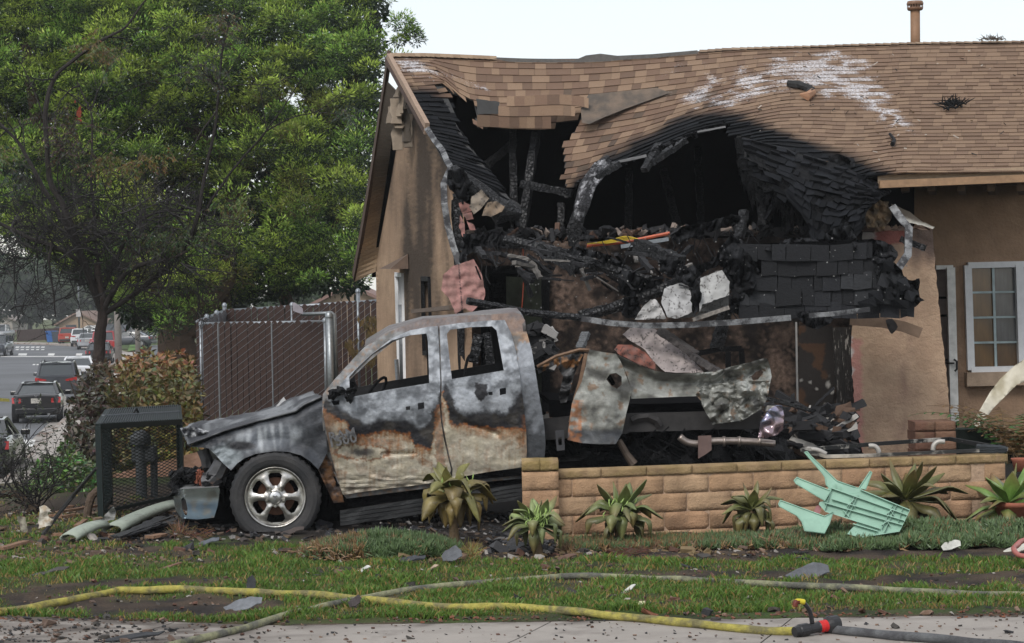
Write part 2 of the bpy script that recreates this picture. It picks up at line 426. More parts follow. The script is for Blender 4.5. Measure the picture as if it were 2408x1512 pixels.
# ============================================================ THE HOUSE
HOUSE = thing('burnt_house', P(1500, 1060, 25), 'tan stucco house with brown shingle roof, burnt open and sagging', 'house')
def interp(x, pts):
    if x <= pts[0][0]: return pts[0][1]
    for (a, b), (c, d) in zip(pts, pts[1:]):
        if x <= c: return lerp(b, d, (x-a)/(c-a))
    return pts[-1][1]
GY = [(835, 33.6), (887, 33), (960, 28.3), (1085, 24), (1400, 13)]
def gmap(x, y, d): 
    p = P(x, y, interp(x, GY)); return p+V((d*.97, .2*d, 0))
def soot_gable(x, y):
    c = mixc((.46, .32, .215), (.38, .26, .175), sm(.5+1.2*fb(x*.02, y*.01)))
    st = fb(x*.055, y*.004, 2)                      # run-down streaks
    s = max(0, 1-abs(x-985-.02*(y-400))/78)*(1.15+1.1*st) + .9*sm((360-y)/120)*.8*(.5+.8*st)
    s += max(0, 1-abs(x-1055)/22)*.5*(.6+st) + .35*max(0, st+.1)
    s *= .55+.45*sm((900-y)/250)
    s += .5*max(0, 1-math.hypot((x-1000)/20, (y-640)/40))
    c = mixc(c, (.045, .036, .03), max(0, min(.93, s)))
    if y < 300+14*nz(x*.1): c = mixc(c, (.03, .025, .022), .7)
    return c
gp = [(884, 640), (890, 560), (905, 450), (925, 350), (945, 270), (962, 232), (975, 215), (1000, 285), (1030, 345), (1052, 400), (1062, 480), (1068, 560), (1074, 640), (1082, 760), (1090, 1150), (893, 1150)]
w1 = [(933, 645), (949, 647), (955, 940), (942, 940)]; w2 = [(995, 655), (1012, 656), (1016, 830), (999, 830)]
MB().sheet(gp, 7, gmap, .14, [w1, w2], soot_gable).build('gable_wall', M_stucco, HOUSE)
m = MB(); 
def gpx(x, y, d=0): return gmap(x, y, d)
wfr = MB()
def polyline_beam(m, pts, w, h, **k):
    for a, b in zip(pts, pts[1:]): m.beam(a, b, w, h, **k)
for w, nm, mt in ((w1, 'window', M_white), (w2, 'burnt_window', M_char)):
    q = [gpx(*p, -.01) for p in w]; a = MB(); polyline_beam(a, q+[q[0]], .05, .06); 
    if w is w1: a.beam(q[0].lerp(q[1], .55), q[3].lerp(q[2], .55), .04, .05)
    f = a.build(nm, mt, HOUSE, label='slim white framed window in the side wall' if w is w1 else 'charred empty window opening in the side wall')
    MB().sheet(w, 30, lambda x, y, d: gmap(x, y, .09+d), .01).build('pane', M_glass if w is w1 else M_soot, f)
a = MB(); a.add([gpx(940, 631, -.01), gpx(962, 632, -.01), gpx(961, 597, -.01), gpx(940, 631, -.3), gpx(961, 632, -.26)], [(0, 1, 2), (0, 3, 4, 1), (0, 2, 3), (3, 2, 4), (1, 4, 2)])
a.build('vent_hood', mat('brown_metal', (.12, .075, .05), .6), HOUSE)
MB().beam(gpx(1003, 731, -.1)+V((-.05, -.2, 0)), P(1066, 723, 23.9), .1, .05, 6, .1).build('loose_board', mat('scorched_board', (.13, .1, .08), .9, ns=30), HOUSE)
# rake fascia, soffit boards under the left roof edge
ro = [(915, 132), (908, 185), (899, 245), (888, 320), (876, 400), (862, 485), (848, 568), (833, 650)]
ri = [(968, 226), (955, 244), (943, 285), (929, 340), (914, 408), (902, 480), (892, 562), (884, 640)]
def rake_out(t): i = min(int(t*7), 6); k = t*7-i; q = (lerp(ro[i][0], ro[i+1][0], k), lerp(ro[i][1], ro[i+1][1], k)); return P(*q, lerp(28.3, 33.6, t))
def rake_in(t): i = min(int(t*7), 6); k = t*7-i; q = (lerp(ri[i][0], ri[i+1][0], k), lerp(ri[i][1], ri[i+1][1], k)); return P(*q, interp(q[0], GY)-.02)
m = MB()
for i in range(24):
    a = rake_out(i/24); b = rake_out((i+1)/24); m.beam(a, b, .05, .17, up=(0, 0, 1))
m.build('rake_fascia', mat('fascia_paint', (.075, .045, .032), .7, ns=20, na=.4), HOUSE)
M_soff = mat('soffit_paint', None, .8, 0, 30, .3)
for i in range(46):
    t0 = .12+.88*i/46; t1 = t0+.88/46*.86
    a0 = rake_out(t0)-V((0, 0, .1)); a1 = rake_out(t1)-V((0, 0, .1)); b0 = rake_in(t0); b1 = rake_in(t1); e = V((0, 0, .025))
    k = sm((t0-.5)/.35); c = mixc((.11, .085, .065), (.42, .29, .18), k*(.85+.15*math.sin(i*5)))
    MB().add([a0, b0, b1, a1, a0+e, b0+e, b1+e, a1+e], [(0, 1, 2, 3), (7, 6, 5, 4), (0, 4, 5, 1), (1, 5, 6, 2), (2, 6, 7, 3), (3, 7, 4, 0)], c).build('soffit_board', M_soff, HOUSE)
# debris hanging in the gable peak
rng = random.Random(5); m = MB()
for i in range(9):
    x = rng.uniform(925, 965); y = 190+rng.uniform(0, 90); p = P(x, y, 27.9); q = P(x+rng.uniform(-12, 10), y+rng.uniform(20, 80), 27.7)
    m.beam(p, q, rng.uniform(.04, .14), .015, 4, .5, mixc((.3, .24, .18), (.06, .05, .04), rng.random()))
m.build('hanging_insulation', M_col, HOUSE)
# front rake board and melted drip edge
m = MB(); m.beam(P(914, 139, 28.2), P(1004, 303, 25.9), .06, .16, 12, .04, (.32, .23, .17)); m.beam(P(909, 141, 28.25), P(1000, 306, 25.95), .05, .07, 10, .04, (.08, .05, .04)); m.build('rake_board', M_col, HOUSE)
# roof deck seen from behind / rear slope, floor and sooty inner shell
zr = P(915, 132, 28.3).z
m = MB(); m.add([(-1.45, 28.36, zr-.20), (8.5, 28.36, zr-.02), (8.5, 33.7, 2.5), (-2.3, 33.7, 2.45), (-1.45, 28.36, zr-.23), (8.5, 28.36, zr-.05), (8.5, 33.7, 2.46), (-2.3, 33.7, 2.41)],
      [(0, 3, 2, 1), (4, 5, 6, 7), (0, 1, 5, 4), (1, 2, 6, 5), (2, 3, 7, 6), (3, 0, 4, 7)]); m.build('rear_roof', M_soot, HOUSE)
m = MB()
def quad(m, *p): m.add(p, [tuple(range(len(p)))])
quad(m, (-.6, 24.2, .18), (8.5, 24.2, .18), (8.5, 33.6, .18), (-2.2, 33.6, .18))
quad(m, (-.6, 24.2, -.3), (8.5, 24.2, -.3), (8.5, 24.2, .18), (-.6, 24.2, .18)); quad(m, (-2.15, 33.5, -.3), (8.5, 33.5, -.3), (8.5, 33.5, 2.5), (-2.15, 33.5, 2.5))
m.build('inner_shell', M_soot, HOUSE)
m = MB(); quad(m, (4.75, 24.0, 0), (4.9, 33, 0), (4.9, 33, 4), (4.75, 28.4, 5.2), (4.75, 24.0, 3.3)); m.build('inner_wall', M_soot, HOUSE)
# sooty back wall of the burnt room with its doorway
def backcol(x, y):
    n = fb(x*.02, y*.02, 3); n2 = nz(x*.09, y*.09, 8); c = (.32, .22, .17)
    s = .88+.5*n+.3*n2
    s -= .75*max(0, 1-math.hypot((x-1210)/110, (y-607)/26))*(.6+1.2*(nz(x*.16, y*.16, 2) > -.05)); s -= .6*max(0, 1-math.hypot((x-1320)/50, (y-700)/90))*(.4+1.2*(nz(x*.14, y*.14, 5) > .0)); s -= .5*max(0, 1-math.hypot((x-1560)/50, (y-610)/45))
    s += .35*sm((x-1700)/100)*sm((740-y)/30)
    if x > 1800: s -= .55*max(0, 1-math.hypot((x-1840)/60, (y-880)/130))*(.5+1.0*(nz(x*.14, y*.14, 7) > .0))
    sp = noise.cell(V((x*.14, y*.14, 0))); 
    if sp > .55 and nz(x*.3, y*.3) > .1: s -= .35
    if x > 1290 and x < 1300: s += .3
    return mixc(c, (.022, .017, .015), max(0, min(1, s)))
bp = [(1088, 562), (1400, 568), (1580, 560), (1690, 560), (2030, 545), (2035, 1110), (1090, 1110)]
dr = [(1140, 636), (1282, 634), (1284, 1050), (1142, 1050)]; hl = [(1700, 560), (2000, 550), (2000, 740), (1700, 735)]
MB().sheet(bp, 7, lambda x, y, d: P(x, y, 26.6+d+.015*nz(x*.05, y*.05)), .12, [dr], backcol).build('back_wall', mat('sooty_plaster', None, .9, 0, 40, .4, .5, 50), HOUSE)
m = MB()
for (a, b) in (((1140, 1050), (1140, 636)), ((1136, 634), (1286, 634)), ((1282, 634), (1284, 1050))): m.beam(P(*a, 26.55), P(*b, 26.55), .07, .1, 10, .15)
m.build('door_frame', M_char, HOUSE)
MB().sheet([(1190, 650), (1280, 655), (1281, 1040), (1195, 1040)], 12, lambda x, y, d: P(x, y, 28.4+d), .05, colf=lambda x, y: mixc((.10, .12, .085), (.03, .03, .025), sm(.5+fb(x*.03, y*.01)))).build('inner_partition', M_col, HOUSE)
# studs and top plate
M_char2 = mat('alligator_char', (.010, .0105, .012), .5, 0, 18, .6, 1., 22, True, .4, (.11, .112, .118), (.56, .7), 40)  # paler flecks put highlights of the crack edges into the colour
for (a, b, ya, yb, w) in [((1070, 470), (1092, 1000), 24.1, 24.1, .1), ((1080, 556), (1890, 542), 24.6, 24.9, .16), ((1205, 300), (1210, 560), 26.9, 26.5, .09), ((1262, 305), (1225, 560), 26.6, 26.0, .1), ((1130, 400), (1215, 330), 27.2, 27.4, .14), ((1225, 432), (1345, 455), 25.5, 25.3, .09), ((1320, 480), (1318, 560), 26.2, 26, .09), ((1560, 400), (1600, 560), 26.9, 25.9, .09), ((1640, 350), (1650, 560), 27.3, 26.6, .09), ((1850, 345), (1845, 560), 27.3, 26.6, .09), ((1480, 400), (1476, 560), 27.3, 26.8, .09)]:
    MB().beam(P(*a, ya), P(*b, yb), w, .09, 14, .18).build('stud', M_char2, HOUSE)
for (a, b, ya, yb, w) in [((1784, 415), (1792, 532), 24.6, 24.3, .09), ((1838, 448), (1800, 520), 24.6, 24.3, .06), ((1610, 330), (1528, 385), 24.6, 24.2, .10), ((1551, 340), (1515, 400), 24.4, 24.1, .09), ((1452, 385), (1380, 430), 24.1, 23.8, .12), ((1750, 495), (1738, 560), 23.7, 23.6, .1)]:
    MB().beam(P(*a, ya), P(*b, yb), w, .07, 12, .2).build('rafter', M_char2, HOUSE)
# ragged ash and plaster crust along the top plate, orange pipe, yellow wires
m = MB(); rng = random.Random(9)
for i in range(240):
    x = rng.uniform(1100, 1960); y = 552+rng.uniform(-9, 7)-(x-1100)*.012; t = rng.random()
    c = (.25, .2, .17) if t < .12 else ((.12, .07, .05) if t < .25 else (.015, .015, .017))
    rt = Matrix.Rotation(rng.uniform(0, 6), 3, (rng.random(), rng.random(), rng.random()+.01)); m.box(P(x, y, 24.4+rng.uniform(-.15, .2)), (rng.uniform(.03, .2), rng.uniform(.02, .08), rng.uniform(.01, .05)), rt, c, .015)
m.build('plate_rubble', M_col, HOUSE, kind='stuff')
MB().tube([P(1378, 578, 24.1), P(1470, 569, 24.1), P(1575, 548, 24.0)], .022, 6).build('orange_pipe', mat('orange_pipe', (.42, .09, .04), .5), HOUSE)
MB().beam(P(1460, 580, 24.0), P(1572, 562, 24.0), .03, .045).build('metal_strip', M_galv, HOUSE)
m = MB()
for k in range(4): m.tube(catmull([P(1380+k*14, 574-k, 24.05), P(1430, 566+k*2, 24.05), P(1470+k*6, 556+k*2, 24.0), P(1500, 562, 24)], 6), .006, 4)
m.build('yellow_wires', mat('yellow_wire', (.5, .36, .03), .5), HOUSE)
MB().tube(catmull([P(1228, 560, 24.6), P(1232, 630, 24.6), P(1229, 700, 24.5), P(1226, 735, 24.5)], 5), .007, 4).build('orange_cord', mat('cord', (.3, .06, .03), .6), HOUSE)
# ---------------------------------------------------------------- roof surface
class Surf:
    def __init__(s, us, vs, rows): s.us = us; s.vs = vs; s.g = rows      # rows[iu][iv] = (px, py, Y)
    def at(s, u, v):
        iu = 0
        while iu < len(s.us)-2 and u > s.us[iu+1]: iu += 1
        iv = 0
        while iv < len(s.vs)-2 and v > s.vs[iv+1]: iv += 1
        tu = (u-s.us[iu])/(s.us[iu+1]-s.us[iu]); tv = (v-s.vs[iv])/(s.vs[iv+1]-s.vs[iv])
        def cr(a, b, c, d, t): return tuple(.5*((2*b[i])+(c[i]-a[i])*t+(2*a[i]-5*b[i]+4*c[i]-d[i])*t*t+(3*b[i]-a[i]-3*c[i]+d[i])*t**3) for i in range(3))
        nu = len(s.us); nv = len(s.vs); cols = []
        for du in (-1, 0, 1, 2):
            k = max(0, min(nu-1, iu+du)); g = s.g[k]
            cols.append(cr(g[max(0, iv-1)], g[iv], g[iv+1], g[min(nv-1, iv+2)], tv))
        return cr(*cols, tu)
def plane_col(x0, x1):      # undamaged plane
    return [(lerp(x0, x1, k/6), 100+(2408-x0)*.0145*(1-k/6)+(k/6)*(305+(2408-x1)*.012*k/6) , lerp(28.3, 23.3, k/6)) for k in range(7)]
def yy(*pts): return list(pts)
cols = [
 (916, yy((916,130,28.3),(937,172,27.7),(962,222,27.0),(990,278,26.3),(1015,325,25.6),(1042,375,24.9),(1068,415,24.3))),
 (985, yy((985,130,28.3),(1006,168,27.7),(1038,220,27.1),(1072,288,26.3),(1108,350,25.5),(1158,415,24.8),(1212,484,24.2))),
 (1000, yy((1000,130,28.3),(1030,172,27.6),(1062,222,27.2),(1085,300,26.6),(1110,360,25.8),(1160,425,25.0),(1213,490,24.4))),
 (1100, yy((1100,134,28.3),(1108,222,27.0),(1125,300,26.4),(1130,380,26),(1160,450,25.6),(1190,500,25.2),(1213,540,25))),
 (1250, yy((1250,140,28.3),(1250,228,26.9),(1245,320,26.4),(1245,400,26),(1245,460,25.6),(1245,500,25.3),(1245,540,25))),
 (1400, yy((1400,139,28.3),(1392,222,26.9),(1362,312,26.0),(1336,410,25.1),(1330,470,24.9),(1330,520,24.8),(1330,570,24.7))),
 (1550, yy((1550,130,28.3),(1545,205,27.0),(1505,290,25.8),(1450,375,24.7),(1430,440,24.3),(1410,500,24.2),(1400,540,24.1))),
 (1700, yy((1700,118,28.3),(1690,185,27.2),(1665,245,26.0),(1632,302,24.9),(1600,350,24.3),(1580,400,24.1),(1560,460,24))),
 (1780, yy((1780,115,28.3),(1774,170,27.4),(1762,227,26.5),(1743,280,25.3),(1720,328,24.5),(1705,380,24.1),(1690,430,24.0))),
 (1850, yy((1850,113,28.3),(1848,162,27.5),(1844,212,26.6),(1835,262,25.8),(1814,312,24.9),(1795,362,24.2),(1776,445,23.8))),
 (1925, yy((1925,111,28.3),(1925,160,27.5),(1925,209,26.6),(1922,259,25.8),(1912,312,24.8),(1876,372,24.0),(1835,470,23.6))),
 (2000, yy((2000,108,28.3),(2000,158,27.5),(2000,209,26.6),(2000,260,25.8),(1994,316,24.8),(1960,374,23.9),(1900,505,23.4))),
 (2075, yy((2075,106,28.3),(2075,157,27.5),(2075,208,26.6),(2075,259,25.8),(2073,312,24.9),(2050,366,24.0),(2000,430,23.5))),
 (2150, plane_col(2150, 2106)), (2240, plane_col(2240, 2210)), (2330, plane_col(2330, 2312)), (2400, plane_col(2400, 2390)), (2500, plane_col(2500, 2500))]
KU = 28.3/F
ROOF = Surf([(c[0]-916)*KU for c in cols], [0, 6, 12, 18, 24, 30, 36], [c[1] for c in cols])
H1 = [(1040, 207), (1080, 226), (1118, 236), (1122, 298), (1302, 303), (1303, 282), (1370, 287), (1322, 365), (1322, 400), (1334, 442), (1300, 600), (1230, 600), (1213, 492), (1160, 418), (1110, 356), (1075, 293)]
H2 = [(1334, 442), (1400, 405), (1450, 383), (1500, 370), (1560, 345), (1610, 322), (1660, 308), (1714, 286), (1738, 325), (1762, 430), (1796, 425), (1835, 470), (1855, 460), (1905, 520), (1915, 620), (1300, 700)]
TEAR = [(1384, 229), (1470, 222), (1540, 211), (1562, 216), (1470, 252), (1420, 272), (1370, 288), (1366, 262)]
def roof_ok(x, y, k=0):
    r = 3*nz(x*.05, y*.05, 4)
    return not (inside(x+r, y+r, H1) or inside(x+r, y+r, H2) or (k and inside(x, y, TEAR)))
CH = [(900, 200), (985, 205), (1040, 215), (1045, 420), (1320, 450), (1400, 385), (1450, 352), (1520, 318), (1580, 282), (1650, 262), (1720, 262), (1775, 284), (1850, 318), (1900, 332), (1960, 348), (2050, 386), (2110, 415), (2200, 445), (2500, 470)]
def roofcol(x, y, tone):
    base = [(.25, .17, .115), (.175, .113, .08), (.21, .14, .095), (.15, .098, .07)][tone]
    if x > 1700: base = mixc(base, (.225, .155, .108), .45*sm((x-1700)/150))
    n = nz(x*.03, y*.03, 2)
    ch = sm((y-interp(x, CH)+10*n)/14+.5)
    if x < 1214 and y > 200+10*n and x < 1040+max(0, y-210)*.65+6: ch = max(ch, sm((y-205+8*n)/30))
    if 1330 < x < 1700 and y > 205: 
        q = sm((nz(x*.13, y*.13, 5)-.12)/.2)*sm((nz(x*.022, y*.022, 1)+.22)/.25); base = mixc(base, (.07, .055, .045), .75*q)
    return base_finish(base, ch)
def base_finish(base, ch):
    base_finish.b = base; k = .6+.7*random.random(); base_finish.k = (.007*k+.002, .008*k+.002, .010*k+.002)
    return mixc(base, base_finish.k, ch), ch
def char_at(x, y):
    n = nz(x*.03, y*.03, 2); ch = sm((y-interp(x, CH)+12*n+6*nz(x*.12, y*.12))/26+.5)
    if x < 1214 and y > 200+10*n and x < 1040+max(0, y-210)*.65+6: ch = max(ch, sm((y-205+8*n)/30))
    return ch
def pow_at(x, y):      # fire-fighting powder, streaked down the slope
    w = 0
    for (ax, ay, bx, by, r, k) in ((1930, 150, 2090, 270, 34, 1.), (1960, 160, 2075, 235, 26, 1.), (1760, 195, 1880, 190, 34, .75), (1700, 240, 1820, 185, 26, .8), (1990, 215, 2150, 305, 18, .7), (1540, 190, 1650, 150, 30, .35), (1600, 235, 1700, 185, 24, .55), (1650, 250, 1700, 235, 16, .7), (940, 145, 1010, 175, 24, .9), (1010, 165, 1150, 215, 12, .55), (1850, 150, 1990, 170, 30, .7), (1970, 120, 2000, 200, 20, .9), (2030, 150, 2110, 290, 20, .9), (1880, 140, 1940, 220, 22, .8), (1760, 150, 1720, 250, 18, .8), (1820, 140, 1800, 220, 20, .8), (1680, 170, 1640, 250, 16, .7), (1600, 150, 1560, 230, 16, .5), (2120, 300, 2150, 315, 16, .6)):
        dx, dy = bx-ax, by-ay; t = max(0, min(1, ((x-ax)*dx+(y-ay)*dy)/(dx*dx+dy*dy))); d = math.hypot(x-ax-t*dx, y-ay-t*dy)
        w = max(w, k*max(0, 1-d/(r*1.5)))
    return max(0, min(.43, w*.8*sm(.75+1.3*nz(x*.06, y*.05, 3))))
def shingle_course(S, ulo, uhi, vlo, vhi, okf, colf, big, rng, wmin=.10, wmax=.26, th=.008, jj=0):
    """returns tabs: list of (area, verts, colour)"""
    tabs = []
    for k in range(vlo, vhi):
        u = ulo-rng.random()*.1; tone = rng.randrange(2)
        while u < uhi:
            w = rng.uniform(wmin, wmax); u0 = max(ulo, u); u1 = min(uhi, u+w*.985); u += w
            if u1-u0 < .03: continue
            g = [S.at(u0, k), S.at(u1, k), S.at(u1, k+1.0), S.at(u0, k+1.0)]
            cx = sum(q[0] for q in g)/4; cy = sum(q[1] for q in g)/4
            if not okf(cx, cy): continue
            p = [P(*q) for q in g]; n = (p[1]-p[0]).cross(p[3]-p[0])
            if n.length < 1e-9: continue
            n.normalize()
            if n.y > 0 or (n.z < 0 and n.y > -.2): n = -n
            tone = (tone+1) % 2 if rng.random() < .75 else tone
            c, ch = colf(cx, cy, tone+2*(rng.random() < .35)); lift = th+(ch*rng.uniform(0, .02) if ch > .5 else rng.uniform(0, .006))
            t2 = tone*.003
            j = [rng.uniform(-.5, 1)*.02*ch for _ in range(4)]
            dn = (p[3]-p[0]).normalized()
            if jj: p = [q_+V((rng.uniform(-jj, jj), rng.uniform(-jj, jj), rng.uniform(-jj, jj))) for q_ in p]; lift += rng.uniform(0, jj)
            vs = [p[0]+n*.002, p[1]+n*.002, p[2]+n*(lift+t2)+dn*(.006*(rng.random())+j[0]), p[3]+n*(lift+t2)+dn*(.006*rng.random()+j[1]), p[2]-n*.002, p[3]-n*.002]
            a = abs((g[1][0]-g[0][0])*(g[3][1]-g[0][1]))
            if colf is roofcol: cl = [mixc(base_finish.b, base_finish.k, char_at(*g[i][:2])) for i in (0, 1, 2, 3, 2, 3)]
            else: cl = [tuple(c)]*6
            tabs.append((a, vs, cl, [pow_at(*g[i][:2]) for i in (0, 1, 2, 3, 2, 3)] if colf is roofcol else [0]*6))
    return tabs
TF = [(0, 1, 2, 3), (3, 2, 4, 5), (1, 4, 2), (0, 3, 5)]
def place_tabs(tabs, parent, nbig, okbig=lambda t: True):
    tabs = sorted(tabs, key=lambda t: -t[0]); rest = MB(); k = 0
    for a, vs, c, w_ in tabs:
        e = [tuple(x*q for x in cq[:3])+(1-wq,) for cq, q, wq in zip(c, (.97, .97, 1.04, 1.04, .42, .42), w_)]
        if k < nbig:
            MB().add(vs, TF, e).build('shingle', M_shingle, parent); k += 1
        else: rest.add(vs, TF, e)
    if rest.v: rest.build('shingles', M_shingle, parent, kind='stuff')
rng = random.Random(11)
tabs = shingle_course(ROOF, 0, ROOF.us[-1], 0, 36, lambda x, y: roof_ok(x, y, 1) and not (1040 < x < 1330 and y > 300 and x > 1040+(y-210)*.66), roofcol, 300, rng)
place_tabs(tabs, HOUSE, 290)
m = MB(); nu, nv = 220, 72; vs = []; cc = []; ok = []
for j in range(nv+1):
    for i in range(nu+1):
        g = ROOF.at(ROOF.us[-1]*i/nu, 36*j/nv); p = P(g[0], g[1], g[2]+.12); vs.append(p); ok.append((g[0], g[1])); cc.append((.045, .045, .045))
fs = []
for j in range(nv):
    for i in range(nu):
        q = (j*(nu+1)+i, j*(nu+1)+i+1, (j+1)*(nu+1)+i+1, (j+1)*(nu+1)+i)
        x = sum(ok[t][0] for t in q)/4; y = sum(ok[t][1] for t in q)/4
        if roof_ok(x, y) and not (1040 < x < 1330 and y > 300 and x > 1040+(y-210)*.66): fs.append(q)
m.add(vs, fs, cc); dk = m.build('roof_deck', mat('roofing_felt', None, .9, 0, 30, .3, .3, 60), HOUSE)
so_ = dk.modifiers.new('s', 'SOLIDIFY'); so_.thickness = .03; so_.offset = 0
# ridge caps
for i in range(46):
    x0 = 1640+i*19; 
    if i > 45: break
    u0 = (x0-916)*KU; a = ROOF.at(u0, 0); b = ROOF.at(u0+19*KU*1.05, 0); a2 = ROOF.at(u0, .8); b2 = ROOF.at(u0+19*KU*1.05, .8)
    pa, pb, pa2, pb2 = P(*a), P(*b), P(*a2), P(*b2); up = V((0, -.01, .02+.012)); up2 = V((0, -.01, .022)); bk = V((0, .15, -.03))
    c = mixc((.30, .22, .155), (.2, .14, .1), rng.random())
    MB().add([pa+up, pb+up2, pb2+up2, pa2+up, pa+up+bk, pb+up2+bk], [(0, 3, 2, 1), (0, 1, 5, 4), (0, 4, 3)], c).build('ridge_cap', M_shingle, HOUSE)
for i in range(18):
    x0 = 918+i*14; u0 = (x0-916)*KU; a = P(*ROOF.at(u0, 0)); b = P(*ROOF.at(u0+15*KU, 0)); up = V((0, -.02, .03)); 
    c = mixc((.34, .25, .17), (.26, .18, .12), rng.random())
    MB().add([a+up, b+up, b+V((0, -.16, -.04)), a+V((0, -.16, -.03)), a+V((0, .12, -.02)), b+V((0, .12, -.02))], [(0, 3, 2, 1), (0, 1, 5, 4)], c).build('ridge_cap', M_shingle, HOUSE)
# exposed felt flashing standing up along the sagging ridge
fl = [(1160, 137), (1200, 137), (1350, 142), (1378, 130), (1412, 126), (1452, 131), (1535, 127), (1640, 118), (1642, 126), (1540, 136), (1470, 140), (1380, 150), (1200, 146)]
MB().sheet(fl, 9, lambda x, y, d: P(x, y, 28.15+d), .01).build('ridge_felt', mat('felt_grey', (.11, .105, .1), .85, ns=20, na=.3), HOUSE)
# underlayment in the torn gap and small hanging squares
MB().sheet([(1368, 288), (1366, 255), (1384, 222), (1545, 206), (1575, 218), (1470, 256), (1420, 276), (1385, 292)], 8, lambda x, y, d: P(x, y, 26.75-.012*(y-210)+d), .01, colf=lambda x, y: mixc((.075, .062, .05), (.15, .11, .08), sm(.5+fb(x*.03, y*.05)))).build('torn_felt', M_col, HOUSE)
MB().sheet(ragged([(1120, 232), (1175, 240), (1172, 268), (1123, 268)], 1, 6), 8, lambda x, y, d: P(x, y, 26.55+d), .01, colf=lambda x, y: (.06, .06, .06)).build('torn_felt', M_col, HOUSE)
# the loose end of the band over the left hole: doubled courses
S2 = Surf([0, 1, 2], [0, 1, 2, 3], [[(1118, 222, 26.5), (1118, 246, 26.4), (1122, 270, 26.3), (1122, 298, 26.3)], [(1210, 226, 26.4), (1210, 250, 26.3), (1210, 274, 26.2), (1210, 301, 26.2)], [(1302, 222, 26.4), (1302, 246, 26.3), (1302, 272, 26.2), (1302, 303, 26.2)]])
t2 = []
for (k, x0, x1) in ((0, 1192, 1384), (1, 1172, 1352), (2, 1122, 1300)):
    x = x0
    while x < x1-6:
        w = rng.uniform(17, 30); xe = min(x+w*.98, x1); a = [S2.at((q-1118)/92, kk)[1:] for q, kk in ((x, k), (xe, k), (xe, k+1), (x, k+1))]
        ps = [P(q, b[0], b[1]-.10) for q, b in zip((x, xe, xe, x), a)]; n = V((0, -1, .1)); c, _ = roofcol(x, 230, rng.randrange(3))
        if nz(x*.1, k*3.) > .1: c = mixc(c, (.07, .05, .04), .4)
        t2.append((1e6, [ps[0], ps[1], ps[2]+n*.012, ps[3]+n*.012, ps[2]+n*-.004, ps[3]+n*-.004], c)); x += w
for a, vs, c in t2: MB().add(vs, TF, c).build('shingle', M_shingle, HOUSE)
# lower edge of the left strip curls into a charred roll
m = MB(); m.tube([P(1066, 400, 24.2), P(1110, 440, 24.0), P(1150, 470, 24.0), P(1180, 500, 23.9), P(1205, 498, 24.0), P(1216, 482, 24.1)], [.07, .1, .12, .14, .13, .04], 8, rj=.25); m.build('charred_eave', M_char2, HOUSE)
# drooping flap on the right: shingles fold over the broken rafters
FLAP = Surf([0, .5, 1, 1.5, 2, 2.5], [0, 4, 8, 12], [
 [(1745, 325, 24.3), (1752, 370, 24.0), (1766, 410, 23.9), (1776, 455, 23.8)],
 [(1850, 352, 24.0), (1838, 400, 23.7), (1848, 440, 23.6), (1872, 480, 23.6)],
 [(1935, 378, 23.8), (1900, 425, 23.4), (1900, 485, 23.3), (1915, 550, 23.3)],
 [(2000, 402, 23.6), (1965, 445, 23.2), (1940, 505, 23.1), (1935, 572, 23.1)],
 [(2055, 428, 23.5), (2020, 460, 23.1), (1990, 510, 23.0), (1965, 580, 23.0)],
 [(2095, 452, 23.4), (2070, 466, 23.1), (2040, 495, 23.0), (2028, 542, 23.0)]])
def flapcol(x, y, t): k = .5+.9*random.random(); return ((.009*k+.003, .010*k+.003, .0125*k+.003), 1)
t3 = shingle_course(FLAP, 0, 2.5, 0, 12, lambda x, y: nz(x*.05, y*.05, 7) > -.42 and not (x < 1850 and y > 330+nz(x*.15)*60+(x-1740)*.9), flapcol, 0, rng, .1, .24, .02, .017)
FL = MB()
for a, vs, c, _ in t3:
    FL.add(vs, TF, tuple(c[0][:3])+(1,))
FL.build('drooping_shingles', M_shingle, HOUSE, kind='stuff')
m = MB(); vs = []; fs = []
for j in range(25):
    for i in range(51):
        g = FLAP.at(2.5*i/50, 12*j/24); vs.append(P(g[0], g[1], g[2]+.04+.05*nz(i*.4, j*.5)))
        if i < 50 and j < 24 and not (g[0] < 1830 and g[1] > 345+(g[0]-1740)*.9+50*nz(g[0]*.15)): fs.append((j*51+i, j*51+i+1, (j+1)*51+i+1, (j+1)*51+i))
m.add(vs, fs); o = m.build('drooping_felt', M_char, HOUSE); s_ = o.modifiers.new('s', 'SOLIDIFY'); s_.thickness = .02
# ragged charred hem hanging under the middle tongue and hump
def strands(pts, n, l0, l1, Y, rng, w=(.03, .1), col=None):
    m = MB()
    for i in range(n):
        t = rng.random()*(len(pts)-1); k = min(int(t), len(pts)-2); x = lerp(pts[k][0], pts[k+1][0], t-k); y = lerp(pts[k][1], pts[k+1][1], t-k)
        L = rng.uniform(l0, l1); a = P(x, y-4, Y+rng.uniform(-.1, .1)); q = []
        ww = rng.uniform(*w)
        for s in range(5):
            q.append(P(x+rng.uniform(-3, 3)+s*rng.uniform(-1, 1), y-4+L*s/4, Y+rng.uniform(-.05, .05)))
        for s in range(4):
            k0 = 1-s/4.5; k1 = 1-(s+1)/4.5
            m.add([q[s]-V((ww*k0/2, 0, 0)), q[s]+V((ww*k0/2, .02, 0)), q[s+1]+V((ww*k1/2, .03, 0)), q[s+1]-V((ww*k1/2, .0, 0))], [(0, 1, 2, 3)])
    return m
strands([(1735, 320), (1748, 380), (1770, 420), (1800, 440), (1850, 465), (1900, 510), (1925, 560)], 130, 15, 80, 23.7, rng).build('charred_shreds', M_char, HOUSE, kind='stuff')
strands([(1345, 438), (1400, 408), (1500, 372), (1600, 325), (1712, 288)], 46, 5, 20, 24.3, rng).build('charred_shreds', M_char, HOUSE, kind='stuff')
